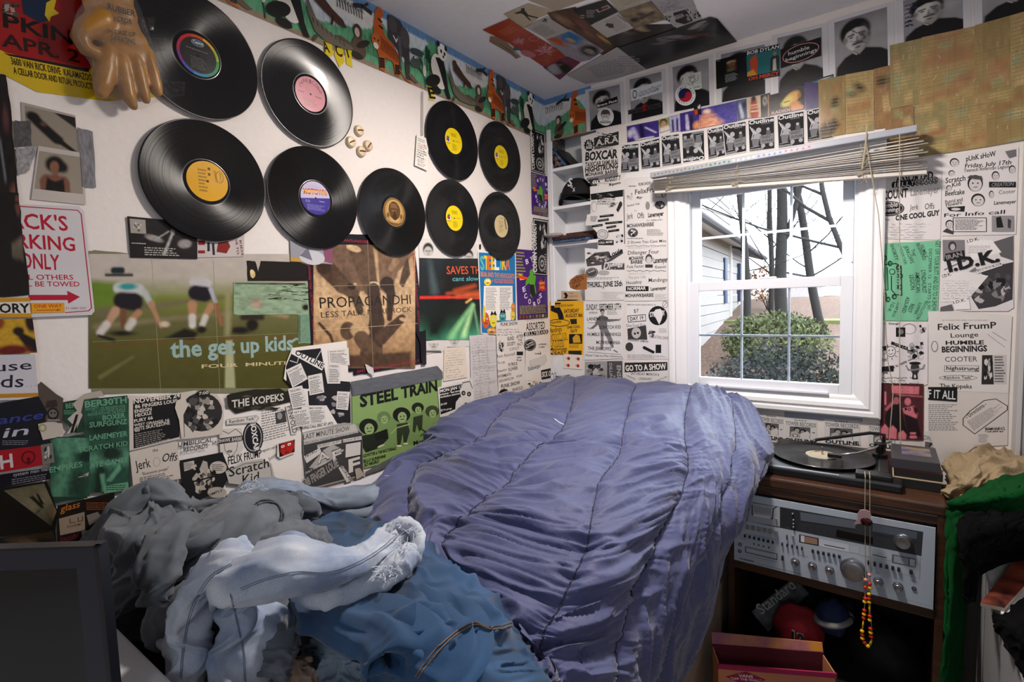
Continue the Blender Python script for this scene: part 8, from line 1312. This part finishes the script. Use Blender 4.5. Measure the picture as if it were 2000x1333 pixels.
MB().box((hd[0]-.036,hd[1]-.010,.041),(hd[0]+.004,hd[1]+.010,.053),.002).build('headshell',M_tt,tt)
MB().tube([(pv[0]+.01,pv[1]+.06,.03),(pv[0]+.01,pv[1]+.06,.088),(pv[0]-.03,pv[1]+.05,.092),(-.02,.03,.078),(-.03,.01,.07)],.006,8).build('record_hold_arm',M_tt,tt,smooth=True)
MB().box((.10,-.165,.026),(.19,-.12,.040),.003).build('control_lever',M_tt,tt);MB().box((.155,-.11,.026),(.185,.03,.038),.004).build('arm_rest',M_tt,tt)
rr = bpy.data.objects.new('vinyl_record',None);COL.objects.link(rr);rr.location = (TC[0],TC[1],CT+.034);tag(rr,'dusty black record with a cream label lying on the turntable','record');d = rec0.copy();COL.objects.link(d);d.parent = rr
MB().lathe([(0,.0026),(.049,.0026),(.049,.0023)],(0,0,0),n=40).build('paper_label',mat('cream_label_paper',0xB9AE98,.6,.05),rr)
MB().lathe([(.036,.0028),(.037,.0028),(.037,.0029),(.036,.0029)],(0,0,0),n=40).build('printed_ring',mat('label_print_brown',0x6A5A48,.6),rr)
# videotape stack
vb = at(1743,950,2,CT);vr = at(1838,962,2,CT);VX0,VY0 = vb[0],vb[1];VW = min(max(vr[0]-VX0,.10),.125)
for i,(h,c,lb,dx,dy,dz) in enumerate(((.030,0x141417,'black tape case with a cream sleeve edge, lowest of the stack beside the turntable',0,0,.17),(.024,0x1A1416,'dark tape case with a red top edge, middle of the stack beside the turntable',.003,.004,.165),(.030,0x35343A,'grey boxed tape with a coloured label on its lid, top of the stack',-.004,.002,.18))):
    z0 = CT+[0,.031,.056][i];t_ = empty('tape_case',(VX0+VW/2,VY0+.09,z0),label=lb,cat='tape case',group=None)
    MB().box((-VW/2+dx,-.09+dy,.0),(VW/2+dx,-.09+dy+dz,h),.002).build('case_body',mat('case_%d' % i,c,.45,.1),t_)
    if i == 0:MB().box((-VW/2,-.091,h-.002),(VW/2-.001,-.02+dz-.08,h+.0008)).build('sleeve_edge',mat('cream_card',0xA9987C,.7,.1),t_)
    if i == 1:MB().box((-VW/2+.002,-.087,h-.0005),(VW/2,-.09+dz,h+.0007)).build('red_lid',mat('red_card',0x7E1E1C,.6,.1),t_)
    if i == 2:MB().box((-VW/2+.022,-.03,h),(VW/2-.02,.065,h+.0008)).build('picture_label',mat('lid_picture',0x2A3A7A,.4,scale=30,col2=0x8A7A4A),t_)
# beads hanging over the front edge
bd = empty('bead_necklace',at(1690,925,1,-.52),label='red and yellow bead necklace with pink heart charm hanging over the front of the stereo',cat='necklace');bo = np.array(bd.location)
def hp(px,py,y=-.536):return at(px,py,1,y)-bo
MB().tube([hp(1689,922,-.50),hp(1690,932),hp(1689,1010),hp(1691,1130),hp(1689,1180),hp(1684,1240),hp(1690,1262)],.0011,6).build('string',M_cord,bd);MB().tube([hp(1698,922,-.50),hp(1699,934),hp(1699,1010),hp(1699,1130),hp(1700,1200),hp(1704,1245),hp(1696,1262)],.0011,6).build('string',M_cord,bd)
M_red,M_yel,M_pk = mat('red_bead',0xC0241A,.25),mat('yellow_bead',0xE0B414,.25),mat('pink_bead',0xC98A80,.3)
for zx,zy,c in ((1262,435,0),(1260,463,1),(1258,492,0),(1245,590,1),(1248,617,0),(1248,645,1),(1262,675,0),(1288,703,1),(1300,168,2),(1302,235,0),(1306,265,1),(1296,312,1),(1270,262,0),(1272,205,2),(1270,345,0),(1298,345,0),(1265,370,1),(1298,372,1),(1303,478,0),(1303,507,1),(1308,572,0),(1310,602,1),(1314,632,0)):
    MB().ball(hp(1360+zx/3.846,1080+zy/3.846,-.538),(.0058,.0058,.0052),12).build('bead',(M_red,M_yel,M_pk)[c],bd,smooth=True)
for a,b in (((1300,392),(1301,460)),((1256,512),(1248,570)),((1318,655),(1308,695))):MB().tube([hp(1360+q[0]/3.846,1080+q[1]/3.846,-.538) for q in (a,b)],.0022,8).build('long_bead',M_yel,bd,smooth=True)
c = hp(1686,1012,-.545);m = MB();m.prism([(-.008,.022),(.004,.026),(.016,.022),(.019,.012),(.014,-.002),(.004,-.012),(-.022,-.024),(-.012,-.004),(-.014,.010)],0,.005,(c,np.array([1.,0,0]),np.array([0,0,1.]),np.array([0,-1.,0])));m.build('pink_charm',mat('pink_shell',0x9C8288,.5,.1),bd)
m = MB();m.ball(c+np.array([.008,-.009,-.007]),(.015,.009,.012),10);m.build('dark_red_gem',mat('garnet_glass',0x2A0608,.15),bd)
# things on the open shelf
def slab(name,label,cat,pts,th,col,art=None,y=-.3):
    q = [at(a,b,1,yy) for a,b,yy in pts];c = np.mean(q,0);r_ = empty(name,c,label=label,cat=cat);n = np.cross(q[1]-q[0],q[3]-q[0]);n /= np.linalg.norm(n);n = n if n[2] > 0 else -n
    MB().hexa([v-n*th-c for v in q]+[v-c for v in q]).build('paper_stack' if art else 'body',col,r_)
    if art:
        e1 = (q[1]-q[0])/np.linalg.norm(q[1]-q[0]);e2 = np.cross(n,e1);m = MB();v,f = text_geo(art,.03);L_ = np.linalg.norm(q[1]-q[0])*.8;m.add([q[0]+e1*(a*L_+.02)-e2*0+(q[3]-q[0])*(.35)+ (q[0]-q[3])/np.linalg.norm(q[0]-q[3])*b*.032+n*.001-c for a,b in v],f);m.build('headline',mat('newsprint_light',0xA9A8A4,.8),r_)
    return r_
M_news = mat('grey_newsprint',0x4A4C4C,.9,scale=40,col2=0x77777A)
slab('newspaper','tilted newspaper with a bold masthead on the open shelf under the receiver','newspaper',[(1468,1195,-.42),(1552,1128,-.30),(1580,1160,-.28),(1500,1235,-.44)],.012,M_news,'Standard')
slab('magazine_pile','dark rumpled magazines leaning below the newspaper on the open shelf','magazines',[(1468,1215,-.36),(1600,1138,-.22),(1660,1180,-.30),(1490,1262,-.44)],.03,mat('dark_magazine',0x16181C,.5,scale=30,col2=0x33363C))
m = MB();q0 = at(1484,1226,1,-.44);m.tube([at(1484,1226,1,-.44)-q0,at(1560,1180,1,-.38)-q0,at(1640,1158,1,-.32)-q0],.004,8);tag(m.build('white_stick',mat('bone_white',0x9A968A,.5,.2),smooth=True,origin=tuple(q0)),'thin white stick slanting across the open shelf','stick')
SZ = .125
def lump(name,label,cat,px,py,y,rad,mt,num=None,extra=None):
    c = at(px,py,1,y);r_ = empty(name,(c[0],c[1],c[2]-rad[2]),label=label,cat=cat);m = MB();n = 40;vs = []
    for i in range(n//2+1):
        for j in range(n):
            a = math.pi*i/(n//2);t = 2*math.pi*j/n;v = np.array([math.sin(a)*math.cos(t),math.sin(a)*math.sin(t),math.cos(a)]);k = 1+.16*(float(fbm(v[0]*2.2+9+px,v[2]*2.2+v[1]*1.7,5))-.5)*2;vs.append(v*k*np.array(rad)+np.array([0,0,rad[2]]))
    m.add(vs,[(i*n+j,(i+1)*n+j,(i+1)*n+(j+1) % n,i*n+(j+1) % n) for i in range(n//2) for j in range(n)]);m.build('fabric',mt,r_,smooth=True)
    if num:
        for s_,qx,qy,h in num:
            A = at(qx,qy,1,y-rad[1]-.012)-np.array(r_.location)
            for bb,hh,mt2,dd in ((.09,1.12,mat('jersey_number_edge',0x9A9698,.7),0),(.04,1,mat('jersey_number_black',0x101014,.7),-.001)):
                v,f = text_geo(s_,bb);m = MB();m.add([A+np.array([a*h*1.25,dd-.004*math.sin(a*3.1),b*h*hh]) for a,b in v],f);m.build('number_patch',mt2,r_)
    return r_
lump('red_jersey','balled red jersey with the black number 12 on the open shelf','jersey',1562,1232,-.43,(.075,.04,.085),mat('red_jersey_fabric',0x8A1420,.8,.15),(('12',1546,1250,.030),('12',1566,1281,.022)))
cp2 = lump('baseball_cap','blue cap with a grey band right of the red jersey on the open shelf','cap',1627,1205,-.42,(.045,.05,.06),mat('navy_cap_fabric',0x1C2A50,.8,.1))
MB().tube([(.047*math.cos(t),.054*math.sin(t),.058+.012*math.cos(t)) for t in [.35*i for i in range(19)]],.010,8).build('grey_band',mat('grey_cap_band',0x8E8C8A,.8,.1),cp2,smooth=True)
lump('dark_bag','dark lumpy bag filling the back of the open shelf','bag',1720,1270,-.25,(.12,.10,.10),mat('black_bag',0x0E0E10,.7,.2))
for i,(x,sx) in enumerate(((1.15,.08),(1.36,.1))):tag(MB().box((x-sx,-.46,SZ),(x+sx,-.12,[.30,.26][i]),.004).build('storage_box',mat('shelf_box_dark',0x181412,.8,.1),origin=(x,-.3,SZ)),('dark box low on the open shelf under the red jersey','dark box low on the open shelf at its right side')[i],'box')
# open shoe box
A,B = at(1403,1298,2,.42),at(1632,1316,2,.42);ex = (B-A)/np.linalg.norm(B-A);ey = np.array([-ex[1],ex[0],0.]);L_ = np.linalg.norm(B-A);Dp = .075;BH = .13;ZB = .42
M_sb = mat('shoebox_orange_pink',0xC98A48,.6,scale=5,col2=0xC0707A);M_sbi = mat('shoebox_magenta',0xA01A50,.6,.08);M_sbk = mat('shoebox_inside',0x5A1626,.8,.1)
sx = empty('shoe_box',(A+B)/2-np.array([0,0,BH])+ey*Dp/2,label='open orange and magenta shoe box with a lozenge logo at the bottom of the picture',cat='shoe box');so = np.array(sx.location)
def bx(a0,a1,d0,d1,z0,z1,name,mt):return MB().hexa([A+ex*a+ey*d+np.array([0,0,z])-so for z in (z0,z1) for a,d in ((a0,d0),(a1,d0),(a1,d1),(a0,d1))]).build(name,mt,sx)
bx(0,L_,0,.003,-BH,0,'front_wall',M_sb);bx(0,.003,.003,Dp,-BH,0,'side_wall',M_sb);bx(L_-.003,L_,.003,Dp,-BH,0,'side_wall',M_sb);bx(0,L_,Dp,Dp+.003,-BH,.008,'back_wall',M_sbk);bx(0,L_,0,Dp,-BH,-BH+.003,'bottom',M_sbk)
m = MB();hx = [A+ey*(Dp+.004)+np.array([0,0,.006]),B+ey*(Dp+.004)+np.array([0,0,.006]),B+ey*(Dp+.012)+np.array([0,0,.030]),A+ey*(Dp+.014)+np.array([0,0,.038])];m.hexa([v-so for v in hx]+[v-so+ey*.003 for v in hx]);m.build('lid_flap',mat('lid_multicolour',0xC9862A,.6,scale=14,col2=0x7A3A7A),sx)
bx(-.002,L_+.002,-.004,.0,-.012,.002,'top_strip',M_sbi)
fr = (A-ey*.0006,ex,np.array([0,0,1.]),-ey)
def fpx(a,z):return proj(A+ex*a-ey*.0006+np.array([0,0,z]))
p = Paper('logo_print',None,None,fr,[fpx(.02,-.036),fpx(.075,-.016),fpx(.13,-.036),fpx(.075,-.058)],0xA01A50,None,lift=.0005,m='gloss',quad=[fpx(.02,-.016),fpx(.13,-.016),fpx(.13,-.058),fpx(.02,-.058)]);p.t('VANS',.32,.42,.68,.42,.22,W_,.03).t('"OFF THE WALL"',.12,.64,.88,.64,.16,W_,.03);lo = p.done();lo.parent = sx;lo.matrix_parent_inverse = Matrix.Translation(-Vector(sx.location))
st2 = empty('cardboard_box',(so[0],so[1],0),label='plain cardboard box standing on the floor under the shoe box',cat='box');m = MB();m.hexa([A+ex*a+ey*d+np.array([0,0,z])-np.array([so[0],so[1],0]) for z in (-ZB,-BH-.001) for a,d in ((.01,.01),(L_-.01,.01),(L_-.01,Dp-.01),(.01,Dp-.01))]);m.build('carton',mat('plain_cardboard',0x7A6248,.8,.08),st2)
# ================================================================ right side
D0 = at(1917,1080,2,.80);DX = D0[0];DY = D0[1]
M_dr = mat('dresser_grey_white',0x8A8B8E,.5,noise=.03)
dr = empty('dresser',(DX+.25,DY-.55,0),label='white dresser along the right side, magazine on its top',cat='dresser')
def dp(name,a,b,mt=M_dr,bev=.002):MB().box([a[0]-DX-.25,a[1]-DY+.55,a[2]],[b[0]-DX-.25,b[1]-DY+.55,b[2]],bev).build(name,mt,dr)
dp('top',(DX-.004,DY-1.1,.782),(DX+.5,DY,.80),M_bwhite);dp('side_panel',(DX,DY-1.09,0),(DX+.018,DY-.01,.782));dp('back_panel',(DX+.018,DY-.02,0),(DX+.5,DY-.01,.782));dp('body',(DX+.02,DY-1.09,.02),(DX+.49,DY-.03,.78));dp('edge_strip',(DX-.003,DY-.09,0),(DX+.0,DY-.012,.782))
q = [at(1915,1181,2,.8045),at(1984,1096,2,.8045),at(2040,1105,2,.8045),at(1962,1192,2,.8045)];c = np.mean(q,0);mg = empty('magazine',(c[0],c[1],.8005),label='magazine with a red and dark animal-like cover on the dresser',cat='magazine')
MB().hexa([v-c+np.array([0,0,-.004+.004]) for v in q]+[v-c+np.array([0,0,.008]) for v in q]).build('pages',mat('page_edges',0xA89C90,.7,.05),mg)
MB().hexa([v-c+np.array([0,0,.008]) for v in q]+[v-c+np.array([0,0,.009]) for v in q]).build('cover',mat('cover_print',0x1A1214,.35,scale=16,col2=0xA0503C),mg)
hm = empty('laundry_basket',(1.82,-.26,0),label='black laundry basket behind the dresser, heaped with clothes',cat='basket');m = MB();m.box((-.235,-.21,0),(.24,.19,.84),.02);m.build('basket_body',mat('basket_black',0x0C0C0E,.8,.1),hm)
def pile(nm,lb,cat,rows_,mt,dsp,nu=90,nv=90,th=.006):
    c = node(rows_[1][1]);r_ = empty(nm,(c[0],c[1],c[2]-.1),label=lb,cat=cat);return addnet(r_,'knit',rows_,mt,dsp,nu,nv,th),r_
M_tan = mat('tan_knit',0x8C7A5E,.95,scale=180,bump=1.,noise=.12)
pile('tan_sweater','tan knitted sweater heaped in front of the wall at the right','sweater',[[(1862,890,.93),(1905,868,.95),(1950,868,.96),(2020,880,.96)],[(1845,915,.92),(1890,900,.97),(1945,895,.99),(2030,905,.99)],[(1842,945,.91),(1885,935,.97),(1935,930,.98),(2030,935,.98)],[(1842,985,.88),(1875,975,.92),(1920,965,.94),(2030,975,.92)]],M_tan,wr(.028,1.6,.008,4,103))
m = MB();c0 = at(1846,992,2,.885)
for k in range(3):m.tube([at(1846+8*math.sin(i*.8+k)+i*3.5,1000-i*2.6+6*math.cos(i*.9+k*2),2,.89) - c0 for i in range(16)],.0022,5)
tag(m.build('loose_yarn',M_tan,smooth=True,origin=tuple(c0)),'loose looped tan yarn hanging at the corner of the tan sweater','yarn')
M_grn = mat('green_cotton',0x053A17,.9,spec=.1,noise=.1,scale=6)
pile('green_shirt','bright green shirt draped over the basket, its end hanging down beside the cabinet','shirt',[[(1868,975,.93),(1920,955,.96),(1965,935,.98),(2030,915,.99)],[(1856,985,.93),(1915,975,.97),(1970,965,.99),(2040,950,1.0)],[(1848,1004,.90),(1905,1003,.93),(1960,990,.95),(2040,980,.96)],[(1846,1090,.80),(1868,1090,.80),(1890,1080,.80),(1915,1070,.80)],[(1838,1250,.62),(1855,1250,.61),(1870,1240,.60),(1880,1230,.60)],[(1828,1380,.46),(1840,1380,.45),(1852,1370,.44),(1862,1360,.44)]],M_grn,wr(.012,1.8,.004,5,107))
pile('black_jacket','black jacket hanging over the back end of the dresser','jacket',[[(1872,1012,.92),(1920,1006,.95),(1970,1000,.96),(2040,990,.97)],[(1874,1060,.91),(1925,1045,.94),(1975,1040,.94),(2050,1035,.95)],[(1880,1120,.86),(1910,1085,.86),(1970,1080,.84),(2050,1082,.83)],[(1888,1180,.80),(1900,1150,.81),(1912,1110,.815),(1925,1095,.812)]],mat('black_jacket_cloth',0x020203,.95,spec=.08),wr(.014,1.6,.005,4,109))
pile('black_garment','black garment lying on the dresser at the lower right corner','garment',[[(1938,1205,.815),(1965,1192,.83),(2000,1165,.83),(2050,1150,.83)],[(1945,1225,.815),(1978,1220,.86),(2010,1210,.87),(2060,1200,.87)],[(1965,1262,.81),(1990,1270,.85),(2020,1270,.86),(2070,1260,.86)],[(1995,1320,.805),(2010,1325,.81),(2040,1330,.82),(2080,1330,.82)]],mat('black_jacket_cloth',0,.8),wr(.010,1.6,.004,4,111),50,50)
# ================================================================ on the built-in shelves
M_cap = mat('black_cap_wool',0x0B0B0E,.85,.1)
cc = np.array([.150,.045,1.972]);cap = empty('baseball_cap',cc,label='black baseball cap with white initials on the second shelf of the bookcase',cat='cap');m = MB();n = 40;vs = []
for i in range(13):
    for j in range(n):a = math.pi/2*i/12;t = 2*math.pi*j/n;vs.append((.082*math.sin(a)*math.cos(t),.075*math.sin(a)*math.sin(t)+.004,.035+.092*math.cos(a)-.02*max(0,math.sin(t))*math.sin(a)*0))
m.add(vs,[(i*n+j,i*n+(j+1) % n,(i+1)*n+(j+1) % n,(i+1)*n+j) for i in range(12) for j in range(n)]);m.build('crown',M_cap,cap,smooth=True).modifiers.new('t','SOLIDIFY').thickness = .002
vs = [];nb_ = 16
for j in range(nb_+1):
    t = math.pi*(1.0+j/nb_); 
    for r_ in (1.0,1.28,1.5):vs.append((.080*math.cos(t)*(1+(r_-1)*.25),.073*math.sin(t)*r_+.004,.033-.028*abs(math.cos(t))**2-.012*(r_-1)))
m = MB();m.add(vs,[(j*3+k,j*3+k+1,(j+1)*3+k+1,(j+1)*3+k) for j in range(nb_) for k in range(2)]);m.build('visor',M_cap,cap,smooth=True).modifiers.new('t','SOLIDIFY').thickness = .003
MB().tube([(-.078,.01,.07),(-.090,-.004,.066),(-.088,-.01,.035),(-.074,-.008,.015)],.0028,6).build('back_strap',M_cap,cap,smooth=True)
m = MB()
for s_,ax_,az,h in (('S',-.014,.078,.040),('o',.004,.068,.018),('x',.014,.050,.024)):
    v,f = text_geo(s_,.05);m.add([(ax_+a*h*.62,-.071-.0*a+.25*max(0,az+b*h-.075),az+b*h) for a,b in v],f)
m.build('white_emblem',mat('white_embroidery',0xC9C9CC,.8),cap)
def book(x0,x1,z0,h,tilt,col,lb,d=.11,name='book',y0=.006):
    r_ = empty(name,(x0,y0,z0),label=lb,cat=name.replace('_',' '));w_ = x1-x0;t = math.radians(tilt);X_ = lambda a,b:(a*math.cos(t)+b*math.sin(t),b*math.cos(t)-a*math.sin(t))
    P = [(0,0),(w_,0),(w_,h),(0,h)];zz = min(X_(*p_)[1] for p_ in P);vs = [(X_(*p_)[0],y,X_(*p_)[1]-zz) for y in (0,d) for p_ in P]
    m = MB();m.add(vs,[(0,1,2,3),(7,6,5,4),(0,4,5,1),(1,5,6,2),(2,6,7,3),(3,7,4,0)]);m.build('cover',mat('book_%06x' % col[0],col[0],.5,scale=60,col2=col[1]),r_)
    m = MB();m.add([(v[0]*.96+.0005,v[1]-.0008 if v[1] == 0 else v[1],v[2]*.9+.004) for v in vs[:4]],[(0,1,2,3)]);m.build('spine_print',mat('spine_%06x' % col[1],col[1],.5,scale=90,col2=col[0]),r_);return r_
book(.040,.047,2.158,.165,0,(0x151214,0x6A6468),'thin dark book standing upright, leftmost on the top shelf');book(.050,.062,2.158,.17,-26,(0x1A181A,0x6A2A4A),'dark tilted comic with pink figures on the top shelf');book(.074,.086,2.158,.19,-32,(0x3A1A2E,0x8A5A2A),'purple and gold patterned tilted book on the top shelf') ;book(.108,.116,2.158,.14,-38,(0x1A3A7A,0x3A7AB4),'blue foil packet leaning on the tilted books',name='foil_packet');book(.140,.150,2.158,.115,-40,(0x161418,0x33262E),'small black tilted case at the right of the top shelf')
b_ = MB();b_.prism([(0,0),(.075,0),(.03,.085),(0,.085)],.004,.03,(np.array([.050,.004,2.158]),np.array([1.,0,0]),np.array([0,0,1.]),np.array([0,1.,0])));b_.v = [(v[0]-.05,v[1],v[2]-2.158) for v in b_.v];r_ = empty('book',(.05,0,2.158),label='black book reading Side Effects under the tilted comics',cat='book');b_.build('cover',mat('black_book_cover',0x101012,.5),r_)
m = MB()
for s_,z,w_ in (('Side',.040,.030),('Effects',.012,.045)):v,f = text_geo(s_,.0);m.add([(.004+a*w_,.0035,z+b*.018) for a,b in v],f)
m.build('title',mat('pale_title_ink',0x9A9698,.6),r_)
for i,(z,c,lb,nm) in enumerate(((1.784,(0x1B1E26,0x5A7AA0),'blue-edged disc case, lower one on the third shelf','disc_case'),(1.799,(0x17151A,0x5A3430),'dark disc case with faces on its spine, above the blue-edged one','disc_case'))):book(.040+.004*i,.235,z,.013,0,c,lb,.12,nm,-.02-.012*i)
o = MB().box((.05,.10,1.813),(.25,.112,1.842)).build('picture_strip',mat('strip_print',0x14100E,.5,scale=50,col2=0x6A3A2A),origin=(.05,.10,1.813));tag(o,'dark strip of little figures standing behind the disc cases','picture strip')
q0 = at(1082,474,1,-.03);q0[2] = 1.812;m = MB();m.ball((0,0,.008),(.055,.03,.012),20);r_ = empty('wrapped_packet',q0,label='crumpled clear-wrapped packet poking out over the edge of the third shelf',cat='packet');m.build('wrapping',mat('cellophane_pale',0xB9AEB2,.25,scale=30,col2=0x9A8A84,bump=1.),r_,smooth=True)
o = MB().box((.045,.0,1.4875),(.15,.02,1.496),.001).build('marker_pen',mat('black_pen',0x151518,.4,.1),origin=(.045,0,1.4875));tag(o,'black pen lying at the bottom of the lowest compartment','pen')
